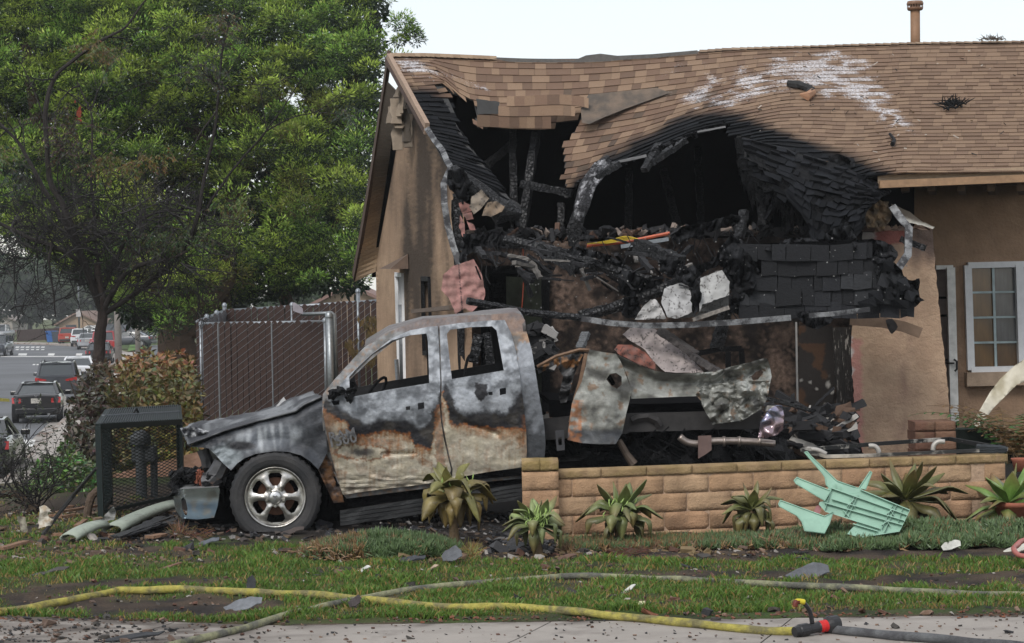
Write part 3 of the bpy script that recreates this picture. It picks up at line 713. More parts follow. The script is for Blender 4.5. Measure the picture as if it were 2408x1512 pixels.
m = MB(); m.beam(P(1455, 380, 24.1), P(1520, 366, 24.1), .03, .03, 4, .2, (.16, .16, .165)); m.beam(P(1640, 310, 24.2), P(1706, 298, 24.2), .025, .02, 4, .2, (.18, .18, .185)); m.build('bent_flashing', M_col, HOUSE)
# charred post-like lump hanging at the end of the tongue (ash-white flecked)
m = MB(); m.tube([P(1432, 372, 24.1), P(1408, 400, 24.0), P(1385, 440, 23.8), P(1368, 490, 23.7), P(1362, 520, 23.7)], [.04, .08, .10, .09, .05], 8, rj=.4); m.build('hanging_timber', mat('ashy_char', (.03, .03, .034), .8, 0, 20, .5, 1, 25, True, .4, (.38, .38, .4), (.5, .62), 9), HOUSE)
m = MB(); m.tube([P(1362, 500, 24.2), P(1350, 545, 24.2), P(1345, 580, 24.2)], [.08, .09, .06], 6, rj=.3); m.build('hanging_timber', M_char2, HOUSE)
# ---------------------------------------------------------------- right pier, recess wall, eave
def piercol(x, y):
    c = mixc((.46, .325, .225), (.40, .275, .19), sm(.5+fb(x*.02, y*.02)+.4*nz(x*.15, y*.15)))
    c = mixc(c, (.24, .15, .12), .5*max(0, 1-abs(x-2125)/40)*sm((y-640)/100)*(.5+fb(x*.06, y*.02)))
    if x < 2024+(y-800)*.02 and y > 800+30*nz(y*.05): c = (.47, .24, .2)
    if y > 790 and x < 2003+9*nz(y*.05): c = (.55, .53, .5)
    if y < 575+10*nz(x*.05) and 2055 < x < 2135: c = (.36, .10, .075)
    if y < 600 and x < 2056: c = (.5, .46, .42)
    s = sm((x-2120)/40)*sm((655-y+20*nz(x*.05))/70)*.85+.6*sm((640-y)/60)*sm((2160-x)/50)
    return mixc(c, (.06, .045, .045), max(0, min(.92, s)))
pier = ragged([(2030, 546), (2192, 538), (2206, 700), (2226, 880), (2246, 1110), (2040, 1110), (2012, 1000), (2000, 800), (2010, 700)], 2, 12)
MB().sheet(pier, 8, lambda x, y, d: P(x, y, 23.7+d), .3, colf=piercol).build('pier_wall', M_stucco, HOUSE)
# charred jamb between opening and pier
m = MB(); 
for x, w in ((1985, .13), (1968, .07), (2003, .06)): m.beam(P(x, 770, 24.0), P(x+14, 1000, 24.0), w, .1, 20, .12)
m.build('charred_jamb', mat('scorched_timber', (.03, .027, .025), .85, 0, 20, .5, .6, 40, False, .3, (.4, .37, .34), (.56, .66), 7, stretch=(4, 4, .6)), HOUSE)
def reccol(x, y): return mixc((.36, .24, .16), (.31, .205, .135), sm(.5+fb(x*.02, y*.02)))
WN = [(2275, 624), (2530, 618), (2538, 864), (2283, 870)]
MB().sheet([(2150, 380), (2560, 380), (2560, 1130), (2150, 1130)], 14, lambda x, y, d: P(x, y, 25.6+d), .2, [WN, [(2196, 628), (2245, 627), (2252, 1130), (2204, 1130)]], reccol).build('recess_wall', M_stucco, HOUSE)
# window
q = [P(*p, 25.55) for p in WN]; a = MB(); polyline_beam(a, [q[0], q[1]], .09, .075); polyline_beam(a, [q[3], q[2]], .09, .075); a.beam(q[0], q[3], .075, .09); a.beam(q[1], q[2], .075, .09)
a.beam(P(2396, 622, 25.54), P(2404, 866, 25.54), .1, .1); wf = a.build('window', M_white, HOUSE, label='white framed window with small panes')
M_pane = mat('window_glass', (.05, .055, .06), .05, 0, 2, .2, spec=.7)
xs_w = [2281, 2336, 2392]; ys_w = [630, 688, 747, 806, 864]
for i in range(2):
    for j in range(4):
        x0, x1 = xs_w[i]+2, xs_w[i+1]-2; sk = (ys_w[j]-624)*.033
        c = (.15, .085, .035) if i == 0 else (.11, .115, .12)
        if j > 2 and i: c = (.12, .07, .035)
        MB().add([P(x0+sk, ys_w[j]+1, 25.6), P(x1+sk, ys_w[j], 25.6), P(x1+sk+2, ys_w[j+1]-1, 25.6), P(x0+sk+2, ys_w[j+1], 25.6)], [(0, 3, 2, 1)], [mixc(c, (.03, .02, .02), .0), mixc(c, (.03, .03, .03), .5), c, mixc(c, (.03, .02, .02), .4)]).build('pane', mat('curtain_glass', None, .12, 0, 6, .3, spec=.7, stretch=(6, 6, .6)), wf)
a = MB(); a.beam(P(2335, 630, 25.57), P(2342, 864, 25.57), .025, .03)
for y in ys_w[1:4]: a.beam(P(2281+(y-624)*.03, y, 25.57), P(2392+(y-624)*.03, y-2, 25.57), .03, .025)
a.build('muntin', mat('muntin', (.34, .42, .43), .5), wf)
a = MB(); a.box((P(2440, 744, 25.65)), (.6, .02, 1.2), None, (.1, .07, .04)); a.build('pane', M_pane, wf)
a = MB(); a.beam(P(2271, 892, 25.5), P(2540, 886, 25.5), .16, .17); a.build('window_sill', mat('sill', (.38, .28, .2), .9, bump=.3), HOUSE)
# side door with its white jamb
a = MB(); a.beam(P(2235, 629, 25.3), P(2244, 992, 25.3), .075, .1); a.beam(P(2200, 629, 25.35), P(2240, 628, 25.35), .08, .05); dj = a.build('door_jamb', mat('jamb', (.66, .65, .62), .5, col2=(.25, .14, .05), c2t=(.62, .8), c2s=2), HOUSE)
d = MB().box(P(2222, 800, 25.9), (.28, .04, 2.1), None).build('door', mat('door_paint', (.16, .125, .11), .6), HOUSE, label='half open scorched side door')
a = MB()
for y in (700, 742, 846): a.beam(P(2206, y, 25.86), P(2232, y, 25.86), .02, .03)
a.build('door_rail', M_soot, d)
a = MB(); a.tube([P(2243, 845, 25.2), P(2250, 850, 25.2), P(2250, 868, 25.2), P(2245, 873, 25.2)], .014, 6); a.tube([P(2226, 854, 25.3), P(2243, 854, 25.2)], .012, 6); a.build('handle', M_blackpl, d)
quad(m := MB(), P(2150, 600, 26.5), P(2260, 600, 26.5), P(2260, 1120, 26.5), P(2150, 1120, 26.5)); m.build('dark_hall', M_soot, HOUSE)  # flat black sheet stands in for the darkness of the unlit hall
# eave on the right
a = MB(); a.beam(P(2064, 424, 23.45), P(2520, 399, 23.35), .04, .12, 20, .02, (.33, .245, .17)); a.build('eave_fascia', M_col, HOUSE)
a = MB(); a.beam(P(2068, 434, 23.25), P(2520, 415, 23.15), .12, .085); a.build('gutter', mat('gutter_paint', (.28, .17, .095), .5, ns=15), HOUSE)
quad(m := MB(), P(2064, 430, 23.5), P(2520, 408, 23.4), P(2520, 432, 25.6), P(2100, 440, 25.6)); m.build('soffit', mat('soffit_dark', (.12, .08, .055), .9), HOUSE)
for x in (2128, 2190, 2260, 2330, 2400): a = MB(); a.beam(P(x, 436, 23.6), P(x+4, 446, 25.5), .09, .13); a.build('rafter', mat('rafter_paint', (.13, .085, .055), .8), HOUSE)
# insulation, torn soffit paper beside the pier
MB().sheet(ragged([(2040, 478), (2065, 468), (2088, 475), (2098, 510), (2082, 538), (2040, 536), (2030, 505)], 3, 8), 6, lambda x, y, d: P(x, y, 23.6+d+.08*nz(x*.08, y*.08)), .05, colf=lambda x, y: mixc((.32, .22, .13), (.1, .075, .05), sm(.5+1.5*fb(x*.06, y*.06)))).build('insulation_batt', M_col, HOUSE)
MB().sheet(ragged([(2095, 478), (2140, 498), (2170, 522), (2198, 534), (2193, 538), (2160, 528), (2118, 520), (2102, 505)], 1.5, 8), 6, lambda x, y, d: P(x, y, 23.5+d), .01, colf=lambda x, y: mixc((.6, .58, .52), (.12, .1, .08), sm((512-y+(x-2110)*.3)/8))).build('torn_soffit_paper', M_col, HOUSE)
a = MB(); rng = random.Random(3)
for i in range(26): 
    x = rng.uniform(2036, 2190); a.box(P(x, 541-rng.random()*7, 23.75+rng.random()*.1), (rng.uniform(.04, .14), .1, rng.uniform(.02, .06)), Matrix.Rotation(rng.uniform(-.6, .6), 3, 'Y'), mixc((.42, .3, .22), (.12, .08, .07), rng.random()), .015)
a.build('wall_top_rubble', M_col, HOUSE, kind='stuff')
# melted metal drip edges
def strap(name, pts, w, parent=None, mt=None, th=.012, **k):
    m = MB(); ps = [P(*p) for p in pts]; vs = []
    for i, p in enumerate(ps):
        d = (ps[min(i+1, len(ps)-1)]-ps[max(i-1, 0)]).normalized(); s = d.cross(V((0, -1, 0))).normalized()*w/2
        vs += [p-s, p+s, p+s+V((0, th+.03, 0)), p-s+V((0, th+.03, 0))]
    fs = []
    for i in range(len(ps)-1): fs += [(i*4+j, i*4+(j+1) % 4, i*4+4+(j+1) % 4, i*4+4+j) for j in range(4)]
    fs += [(3, 2, 1, 0), tuple((len(ps)-1)*4+j for j in range(4))]
    m.add(vs, fs); return m.build(name, mt or M_strap, parent, **k)
M_strap = mat('scorched_strap', (.20, .205, .21), .6, .2, 25, .5, .3, 30, False, .4, (.035, .035, .038), (.44, .56), 7)
strap('drip_edge', [(1003, 300, 25.7), (1022, 330, 25.3), (1040, 352, 25), (1052, 380, 24.5), (1060, 392, 24.3)], .07, HOUSE)
strap('drip_edge', [(1060, 394, 24.2), (1043, 432, 24.0), (1045, 480, 23.8), (1053, 530, 23.8), (1066, 580, 23.7), (1084, 632, 23.6)], .075, HOUSE)
strap('gutter_remnant', [(2098, 484, 23.2), (2118, 512, 23.1), (2138, 536, 23.0), (2136, 598, 22.8), (2110, 635, 22.6), (2068, 694, 22.4)], .085, HOUSE)
# vent pipe on the ridge
c = P(2152, 108, 28.6); a = MB(); top = P(2152, 22, 28.6); a.tube([c-V((0, 0, .3)), top], .068, 16); vp = a.build('vent_pipe', mat('vent_brown', (.24, .135, .075), .6, ns=10, na=.2), HOUSE, smooth=True)
t = P(2152, 24, 28.6); a = MB(); a.lathe(t, [(.06, 0), (.10, .0), (.112, .02), (.112, .035)], 18); a.lathe(t, [(.115, .075), (.118, .095), (.105, .125), (.0, .135)], 18)
for k in range(18): a.beam(t+V((.108*math.cos(k*.349), .108*math.sin(k*.349), .03)), t+V((.108*math.cos(k*.349), .108*math.sin(k*.349), .08)), .008, .008)
a.lathe(t, [(.07, .03), (.07, .08)], 12); a.build('vent_cap', mat('vent_cap', (.2, .11, .065), .5), vp)
# ============================================================ THE BURNT PICKUP TRUCK
TN = V((-.05, .99875, 0)); TD = V((.99875, .05, 0)); TA = P(648, 1168, 18.3)
def TP(px, py, off=0.0):
    d = R3 @ V(((px-W/2)/F, (H/2-py)/F, -1)); t = ((TA-CAM).dot(TN)+off)/d.dot(TN); return CAM+d*t
def C3(pts): return [(352.8+x*.4277, 676.2+y*.4277) for x, y in pts]
def C2(pts): return [(1058.4+x*.4151, 499.8+y*.4151) for x, y in pts]
def tumble(px, py):
    yb = lerp(945, 850, (px-760)/540)
    up = max(0, yb-py); dn = max(0, py-yb)
    o = up*.0012+.00001*up*up*.1 - .03*math.exp(-((py-yb-45)/50)**2) + .0000022*dn*dn*.9
    return o
def bmap(extra=0., amp=.006, sc=.02):
    def f(x, y, d): return TP(x, y, extra+tumble(x, y)+d+amp*fb(x*sc, y*sc, 1))
    return f
L1 = [(955, 660), (1000, 700), (1080, 735), (1130, 815), (1200, 805), (1280, 780), (1430, 795), (1450, 868), (1545, 875), (1560, 770), (1595, 640), (1610, 560), (1625, 640), (1655, 735), (1720, 748), (1850, 765), (2050, 778)]
U1 = [(955, 600), (1000, 650), (1100, 706), (1180, 760), (1290, 745), (1400, 735), (1500, 790), (1540, 740), (1590, 600), (1630, 540), (1680, 672), (1760, 715), (1830, 690), (1950, 706), (2010, 640), (2050, 560)]
def truckcol(px, py):
    x = (px-352.8)/.4277; y = (py-676.2)/.4277
    wx = x+16*nz(px*.05, py*.05, 1)+7*nz(px*.2, py*.2, 1); wy = y+16*nz(px*.05, py*.05, 5)+7*nz(px*.2, py*.2, 5)
    n = fb(px*.03, py*.03, 4); n2 = nz(px*.15, py*.15, 2)
    ash = mixc((.13, .14, .155), (.31, .33, .36), sm(.5+1.5*n+.25*n2)); blk = (.022, .022, .026); cream = mixc((.46, .41, .31), (.55, .51, .42), sm(.5+n))
    rust = mixc((.28, .10, .03), (.12, .06, .035), sm(.5+1.5*n2)); brown = (.10, .065, .04)
    l = interp(wx, L1); u = interp(wx, U1)
    if wy < u: c = mixc(ash, blk, sm((wy-u+26)/26)*.9)
    elif wy < l: c = mixc(blk, (.05, .045, .04), sm(.3+n))
    elif wy < l+14: c = rust
    else:
        c = cream; st = fb(px*.22, py*.012, 7)
        k = max(0, 1-(wy-l-14)/(70+70*n))*(.9+st) + .65*max(0, st-.02)*sm((wy-830)/60) + .35*sm((n-.1)/.3)
        c = mixc(c, mixc(rust, (.30, .17, .07), .5), max(0, min(.9, k)))
    if x > 1600 and 540 < wy < u-20 and x < 2050:   # white-hot burnt patches on the rear door
        c = mixc(c, (.52, .55, .60), .7*max(0, 1-(math.hypot((wx-1740)/100, (wy-625)/75))**2)+.7*max(0, 1-(math.hypot((wx-1930)/100, (wy-630)/80))**2))
    if 1780 < wx < 1860 and 525 < wy < 620-abs(wx-1820)*.8: c = blk
    if x < 1600:
        e = math.hypot((wx-1165)/105, (wy-905)/30); c = mixc(c, blk, sm(1.25-e)*.9) if e < 1.25 else (mixc(c, rust, .8) if e < 1.5 else c)
        e = math.hypot((wx-1200)/170, (wy-850)/26); c = mixc(c, rust, .6*sm((1.1-e)*2))
    if x < 1060 and y > 690: c = mixc(c, mixc(brown, rust, sm(.5+n2)), .85*sm((1025-wx+.06*(y-700))/50)*sm((1090-y)/200+.5))
    if y > 1000: c = mixc(c, (.07, .06, .05), .55*sm((wy-1000-.1*(1600-x)*0)/90)*(.6+n))
    if 1570 < wx < 1615 and y > 640: c = mixc(c, rust, .6)
    if x > 2030 and y > 700: c = mixc(c, rust, .5*sm((wx-2030)/30))
    return c
def framecol(px, py):
    x = (px-352.8)/.4277; y = (py-676.2)/.4277
    n = fb(px*.04, py*.04, 9); n2 = nz(px*.12, py*.12, 3)
    c = mixc((.09, .088, .085), (.20, .205, .21), sm(.5+1.4*n)); r = (.20, .11, .055)
    c = mixc(c, r, .5*sm((n2-.1)/.2))
    if x > 1880 and y < 330: c = mixc(c, (.27, .15, .07), .75*sm(.6+n))
    if x > 2020 and y > 300: c = mixc((.21, .225, .25), (.07, .075, .083), sm((y-620)/200+n))
    if y < 240: c = mixc(c, (.12, .085, .08), .6)
    return c
def fendcol(px, py):
    x = (px-352.8)/.4277; y = (py-676.2)/.4277
    n = fb(px*.03, py*.02, 14); st = nz(px*.09, py*.015, 5)
    c = mixc((.022, .024, .029), (.055, .06, .07), sm(.5+n))
    g = max(0, 1-math.hypot((x-640)/230, (y-830+ (x-640)*.15)/85)**2)
    c = mixc(c, mixc((.09, .10, .115), (.30, .32, .34), sm(.4+1.8*st)), min(1, 1.3*g))
    g = max(0, 1-math.hypot((x-410)/110, (y-930)/75)**2); c = mixc(c, (.25, .28, .30), min(1, 1.4*g))
    g = max(0, 1-math.hypot((x-500)/95, (y-870)/30)**2); c = mixc(c, (.02, .02, .024), min(1, 1.6*g))
    return c
TR = thing('burnt_pickup_truck', TA-V((0, 0, 2.1-.0)) if False else V((TA.x, TA.y, 0)), 'burnt out crew cab pickup truck with rusty scorched doors and torn bed', 'truck')
WF = C3([(1095, 492), (1130, 452), (1220, 365), (1330, 290), (1430, 262), (1520, 253), (1528, 300), (1535, 525), (1320, 560), (1115, 600), (1098, 560)])
WR = C3([(1632, 255), (1650, 232), (1760, 218), (1880, 213), (1905, 235), (1945, 455), (1660, 503), (1648, 400)])
DF = C3([(962, 612), (1000, 590), (1085, 488), (1200, 380), (1330, 278), (1430, 235), (1540, 214), (1582, 212), (1590, 350), (1596, 520), (1592, 640), (1600, 740), (1615, 830), (1640, 940), (1655, 1000), (1640, 1060), (1480, 1085), (1260, 1110), (1060, 1140), (1035, 1060), (990, 900), (962, 750), (950, 680)])
DR = C3([(1592, 211), (1700, 195), (1850, 182), (1950, 178), (1985, 250), (2010, 340), (2036, 500), (2055, 650), (2068, 780), (2072, 900), (2066, 985), (1850, 1015), (1660, 1050), (1664, 1000), (1648, 935), (1624, 825), (1608, 735), (1600, 640), (1604, 520), (1598, 350)])
CABN = C3([(950, 585), (1010, 510), (1100, 410), (1180, 325), (1230, 290), (1310, 238), (1500, 180), (1700, 157), (1990, 140), (2035, 146), (2060, 175), (2070, 240), (2098, 340), (2122, 480), (2148, 640), (2168, 760), (2175, 860), (2168, 950), (2160, 1025), (2040, 1050), (1660, 1085), (1400, 1120), (1080, 1160), (1050, 1120), (960, 880), (945, 700)])
# cab shell behind the doors (door apertures cut a little smaller than the doors)
ap1 = C3([(1000, 640), (1105, 500), (1205, 405), (1335, 300), (1440, 258), (1530, 240), (1548, 250), (1556, 500), (1560, 700), (1600, 960), (1590, 1010), (1090, 1080), (1030, 900)])
ap2 = C3([(1625, 235), (1890, 205), (1935, 220), (1990, 500), (2020, 700), (2020, 930), (1700, 990), (1650, 700), (1630, 400)])
MB().sheet(CABN, 5, lambda x, y, d: TP(x, y, tumble(x, y)+.022+d+.004*fb(x*.03, y*.03)), .06, [ap1, ap2], framecol).build('cab', M_colg, TR, smooth=False)
def panel(name, poly, holes, colf, extra=-.004, step=3.6, amp=.012, sc=.02, thick=.028, parent=TR, fm=None, mt=None, dent=None, **k):
    m = MB().sheet(poly, step, fm or (lambda x, y, d: TP(x, y, extra+tumble(x, y)+d+amp*fb(x*sc, y*sc, 1)+(dent(x, y) if dent else 0))), thick, holes, colf)
    return m.build(name, mt or M_colg, parent, **k)
def hnd(cx, cy): return C3([(cx-38, cy-16), (cx-4, cy-22), (cx-2, cy+12), (cx-36, cy+20)])
def dent(x, y):
    cx = (x-352.8)/.4277; cy = (y-676.2)/.4277; o = 0
    o += .035*math.exp(-((cy-912+.04*(cx-1300))/12)**2)*sm((cx-1265)/15)*sm((1480-cx)/40)*(1 if cy > 905 else .3)
    o += .012*nz(cx*.012, cy*.02, 4)*sm((cy-930)/40)+.018*nz(cx*.015, cy*.05, 8)*sm((cy-1025)/25)
    o += .02*math.exp(-((cy-762-.35*(cx-1780))/14)**2)*sm((cx-1700)/40)*sm((1950-cx)/60)
    return o
fd = panel('door', DF, [WF, hnd(1510, 652), C3([(1405, 655), (1430, 652), (1430, 672), (1408, 674)])], truckcol, dent=dent, label='scorched front door with raised badge letters')
rd = panel('door', DR, [WR, hnd(1960, 572), C3([(1860, 575), (1882, 572), (1884, 590), (1862, 592)])], truckcol, dent=dent, label='scorched rear door with ash white patches')
# door swage lines
# rusty A-post strip behind the arch
panel('rocker_strip', C3([(925, 925), (950, 900), (1000, 960), (1035, 1060), (1068, 1180), (1010, 1185), (960, 1080), (915, 985)]), [], lambda x, y: mixc((.17, .085, .04), (.05, .035, .03), sm(.5+2*fb(x*.05, y*.05))), extra=.02, amp=.03)
FEN = C3([(950, 605), (835, 640), (800, 682), (600, 733), (400, 793), (250, 853), (213, 874), (262, 878), (322, 884), (365, 925), (400, 965), (446, 1006), (478, 968), (520, 938), (580, 915), (680, 900), (760, 903), (830, 922), (880, 955), (925, 1000), (948, 960), (978, 900), (962, 780), (955, 700)])
def fend_map(x, y, d):
    cx = (x-352.8)/.4277; o = .10*sm((330-cx)/150)+.02*nz(x*.03, y*.03)+.015*nz(x*.1, y*.1)*sm((520-cx)/200)
    arch = math.hypot(cx-700, (y-676.2)/.4277-1150); o -= .05*sm((330-arch)/90)
    top = interp(cx, [(250, 853), (400, 793), (600, 733), (800, 682), (950, 605)]); o += .10*math.exp(-((y-676.2)/.4277-top)/22)
    return TP(x, y, o+d)
panel('fender', FEN, [], fendcol, fm=fend_map, thick=.02)
# bonnet: sheet from the near seam to the far one, crumpled at the front
m = MB(); nsm = C3([(205, 860), (300, 825), (400, 786), (600, 727), (800, 676), (845, 640), (945, 596)]); top = C3([(165, 775), (235, 748), (320, 738), (470, 715), (600, 690), (690, 645), (830, 605)])
vs = []; fs = []; cc = []; NU, NV = 50, 26
for j in range(NV+1):
    v = j/NV
    for i in range(NU+1):
        u = i/NU; k = min(int(u*6), 5); t = u*6-k; a = (lerp(nsm[k][0], nsm[k+1][0], t), lerp(nsm[k][1], nsm[k+1][1], t)); b = (lerp(top[k][0], top[k+1][0], t), lerp(top[k][1], top[k+1][1], t))
        cr = .05*(1-u)+.015; w = min(1, v*1.0)
        p0 = TP(a[0], a[1], .03); p1 = TP(b[0], b[1], 1.25); p = p0.lerp(p1, w); 
        z = math.sin(math.pi*min(1, v*1.2))*.03*u+cr*fb(u*5, v*6, 3)*sm(v*6)
        if .35 < v < .8: z += .02
        p += V((0, 0, z)); vs.append(p); q = fb(u*4, v*4, 8); cc.append(mixc((.035, .037, .043), (.19, .2, .21), sm(.3+1.4*q)))
        if i < NU and j < NV: fs.append((j*(NU+1)+i, j*(NU+1)+i+1, (j+1)*(NU+1)+i+1, (j+1)*(NU+1)+i))
m.add(vs, fs, cc); o = m.build('hood', M_colg, TR, smooth=True); s_ = o.modifiers.new('s', 'SOLIDIFY'); s_.thickness = .015
# torn bonnet lip hanging at the nose
MB().sheet(ragged(C3([(165, 772), (240, 765), (330, 790), (300, 830), (260, 850), (210, 870), (222, 835), (190, 812)]), 1.5, 6), 4, lambda x, y, d: TP(x, y, .25+d+.08*nz(x*.09, y*.09)), .012, colf=lambda x, y: mixc((.06, .062, .07), (.45, .46, .47), sm(.2+1.5*fb(x*.1, y*.1)))).build('torn_hood_lip', M_colg, TR)
MB().sheet(C3([(690, 655), (735, 600), (748, 622), (790, 628), (830, 606), (838, 618), (790, 640)]), 5, lambda x, y, d: TP(x, y, .7+d), .02, colf=lambda x, y: (.5, .5, .5)).build('buckled_cowl', M_colg, TR)
# cab roof, far side, rear wall, floor
rp = C3([(1180, 325), (1310, 238), (1500, 178), (1700, 153), (1850, 144), (2000, 138), (2040, 146), (2062, 180), (2070, 240)])
m = MB(); vs = []; cc = []; fs = []; n = len(rp); J = 12
for j in range(J+1):
    for i, (x, y) in enumerate(rp):
        a = TP(x, y, tumble(x, y)+.02); vs.append(a+TN*(j/J*1.42)+V((0, 0, .05*math.sin(math.pi*j/J)-.02*nz(i*.7, j*.6)*(0 < j < J)-.05*math.exp(-((i-3.)/1.5)**2)*math.sin(math.pi*j/J)))); q = nz(i*.9, j*.5); cc.append(mixc((.13, .10, .095), (.2, .2, .2), sm(.5+q)))
        if i < n-1 and j < J: fs.append((j*n+i, j*n+i+1, (j+1)*n+i+1, (j+1)*n+i))
m.add(vs, fs, cc); o = m.build('roof', M_colg, TR, smooth=True); s_ = o.modifiers.new('s', 'SOLIDIFY'); s_.thickness = .03; s_.offset = -1
def fm_far(x, y, d): p = TP(x, y, tumble(x, y)); return p+TN*(1.86-2*tumble(x, y)+d)
MB().sheet(CABN, 14, fm_far, .03, [WF, WR], lambda x, y: (.03, .03, .032)).build('far_side', M_colg, TR)
m = MB(); rc = C3([(2062, 180), (2098, 340), (2122, 480), (2148, 640), (2168, 760), (2175, 860), (2160, 1025)]); a = [TP(x, y, tumble(x, y)+.03) for x, y in rc]; b = [p+TN*(1.8-2*tumble(*q)) for p, q in zip(a, rc)]
m.add(a+b, [(i, i+1, i+8, i+7) for i in range(2, 6)]); 
for (i0, i1) in ((0, 2),): m.add([a[i0], a[i1], a[i1]+TN*.25, a[i0]+TN*.2], [(0, 1, 2, 3)]); m.add([b[i0], b[i1], b[i1]-TN*.25, b[i0]-TN*.2], [(0, 1, 2, 3)])
o = m.build('rear_wall', M_soot, TR); s_ = o.modifiers.new('s', 'SOLIDIFY'); s_.thickness = .04
m = MB(); fl_ = [TP(*q, .12) for q in C3([(1060, 1085), (1660, 1030), (2100, 990)])]; m.add(fl_+[p+TN*1.6 for p in fl_], [(0, 1, 4, 3), (1, 2, 5, 4)]); fw = [TP(*q, .1) for q in C3([(960, 700), (1060, 1085)])]; m.add(fw+[p+TN*1.65 for p in fw], [(0, 1, 3, 2)])
o = m.build('floor_pan', M_soot, TR); s_ = o.modifiers.new('s', 'SOLIDIFY'); s_.thickness = .06
# dashboard, steering wheel, seat frames
m = MB(); m.tube([TP(*C3([(1080, 565)])[0], .15), TP(*C3([(1080, 565)])[0], 1.5)], .09, 8, rj=.3); m.build('dashboard', M_char, TR)
c = TP(*C3([(1235, 590)])[0], .5); m = MB(); m.tube([c+V((.12*math.cos(t)*.5, 0, 0))+TN*(.18*math.cos(t))+V((.09*math.sin(t)*1, 0, .16*math.sin(t))) for t in np.linspace(0, 6.283, 17)], .014, 6); m.build('steering_wheel', M_char, TR)
for (x, h) in ((1330, 420), (1370, 420)): pass
m = MB()
for off in (.45, 1.15):
    for x0 in (1700, 1400):
        pts = [TP(*C3([(x0, 640)])[0], off-.2), TP(*C3([(x0+45, 395 if x0 > 1500 else 480)])[0], off-.16), TP(*C3([(x0+75, 385 if x0 > 1500 else 470)])[0], off), TP(*C3([(x0+45, 395 if x0 > 1500 else 480)])[0], off+.16), TP(*C3([(x0, 640)])[0], off+.2)]
        if x0 > 1500: m.tube(catmull(pts, 5), .014, 6)
m.build('seat_frames', M_char, TR, kind='stuff')
# mirror stub, handle remains
m = MB(); rng = random.Random(4)
for i in range(22):
    p = TP(*C3([(rng.uniform(990, 1110), rng.uniform(560, 630))])[0], -.03-rng.random()*.12); m.box(p, (rng.uniform(.02, .09), rng.uniform(.01, .05), rng.uniform(.01, .05)), Matrix.Rotation(rng.uniform(0, 6), 3, (1, rng.random(), .3)), None, .01)
m.build('melted_mirror', M_char, TR)
# lettering on the front door, built raised
def text_mesh(name, txt, w, M, mt, parent, depth=.006, bold=0.0):
    cu = bpy.data.curves.new(name, 'FONT'); cu.body = txt; cu.extrude = .06; cu.offset = bold; cu.resolution_u = 2
    ob = bpy.data.objects.new('tmp', cu); COL.objects.link(ob); dg = bpy.context.evaluated_depsgraph_get(); me = ob.evaluated_get(dg).to_mesh()
    vs = [v.co.copy() for v in me.vertices]; fs = [tuple(p.vertices) for p in me.polygons]; bpy.data.objects.remove(ob)
    x0 = min(v.x for v in vs); x1 = max(v.x for v in vs); s = w/(x1-x0)
    vs = [M @ V(((v.x-x0)*s, v.y*s, v.z*depth/.06)) for v in vs]
    return MB().add(vs, fs).build(name, mt, parent)
bx = (TP(*C3([(1140, 800)])[0], -.02)-TP(*C3([(990, 830)])[0], -.02)).normalized(); by = V((0, 0, 1)); by = (by-bx*by.dot(bx)).normalized(); bz = bx.cross(by)
M_badge = mat('badge_metal', (.13, .13, .135), .5, .3, 20, .3)
def badgeM(cx, cy): 
    o_ = TP(*C3([(cx, cy)])[0], -.05); M_ = Matrix((( bx.x, by.x, bz.x, o_.x), (bx.y, by.y, bz.y, o_.y), (bx.z, by.z, bz.z, o_.z), (0, 0, 0, 1))); return M_
text_mesh('badge_letters', 'RAM', .235, badgeM(990, 848), M_badge, fd, .02, .02)
text_mesh('badge_letters', '1500', .24, badgeM(997, 876), M_badge, fd, .02, .02)
# sill grime, underbody rail, ribbed running board
m = MB(); m.beam(TP(*C3([(1085, 1165)])[0], .25), TP(*C3([(2150, 1045)])[0], .25), .12, .14, 20, .08); m.beam(TP(*C3([(900, 1090)])[0], .3), TP(*C3([(2400, 1010)])[0], .45), .1, .2, 10, .08); m.beam(TP(*C3([(900, 1090)])[0], 1.3), TP(*C3([(2400, 1010)])[0], 1.3), .1, .2, 10, .08); m.build('chassis_rail', M_soot, TR)
M_rib = mat('ribbed_char', (.010, .011, .012), .6, 0, 12, .4, .4, 40, False, .5)
m = MB(); a = TP(*C3([(1045, 1235)])[0], -.02); b = TP(*C3([(2045, 1088)])[0], .02)
for k in range(4): dz = V((0, 0, -.035*k)); m.beam(a+dz-TN*.004*k, b+dz-TN*.004*k, .05, .03, 16, .12)
m.build('running_board', M_rib, TR)
# front inner wing, junk, tow horn
m = MB(); 
for (pts, r, off) in (([(290, 890), (310, 950), (318, 1000)], .055, .35), ([(400, 960), (370, 1020), (330, 1060), (285, 1062)], .075, .15), ([(445, 940), (500, 1000), (480, 1060)], .03, .2)): m.tube([TP(*q, off) for q in C3(pts)], r, 8, rj=.12)
m.build('frame_horn', mat('scorched_steel', (.075, .075, .08), .5, .4, 12, .4, col2=(.16, .075, .03), c2t=(.55, .7), c2s=7), TR)
m = MB(); rng = random.Random(8)
for i in range(150):
    p = TP(*C3([(rng.uniform(135, 460), rng.uniform(1005, 1120))])[0], rng.uniform(.1, .7)); m.box(p, (rng.uniform(.03, .12), rng.uniform(.02, .08), rng.uniform(.01, .07)), Matrix.Rotation(rng.uniform(0, 6), 3, (1, rng.random(), .3)), None, .02)
for i in range(60):
    p = TP(*C3([(rng.uniform(470, 960), rng.uniform(905, 960))])[0], rng.uniform(.15, .6)); m.box(p, (rng.uniform(.05, .15), .05, rng.uniform(.02, .09)), Matrix.Rotation(rng.uniform(0, 6), 3, (1, rng.random(), .3)), None, .02)
m.build('engine_bay_wreckage', M_char, TR, kind='stuff')
m = MB()
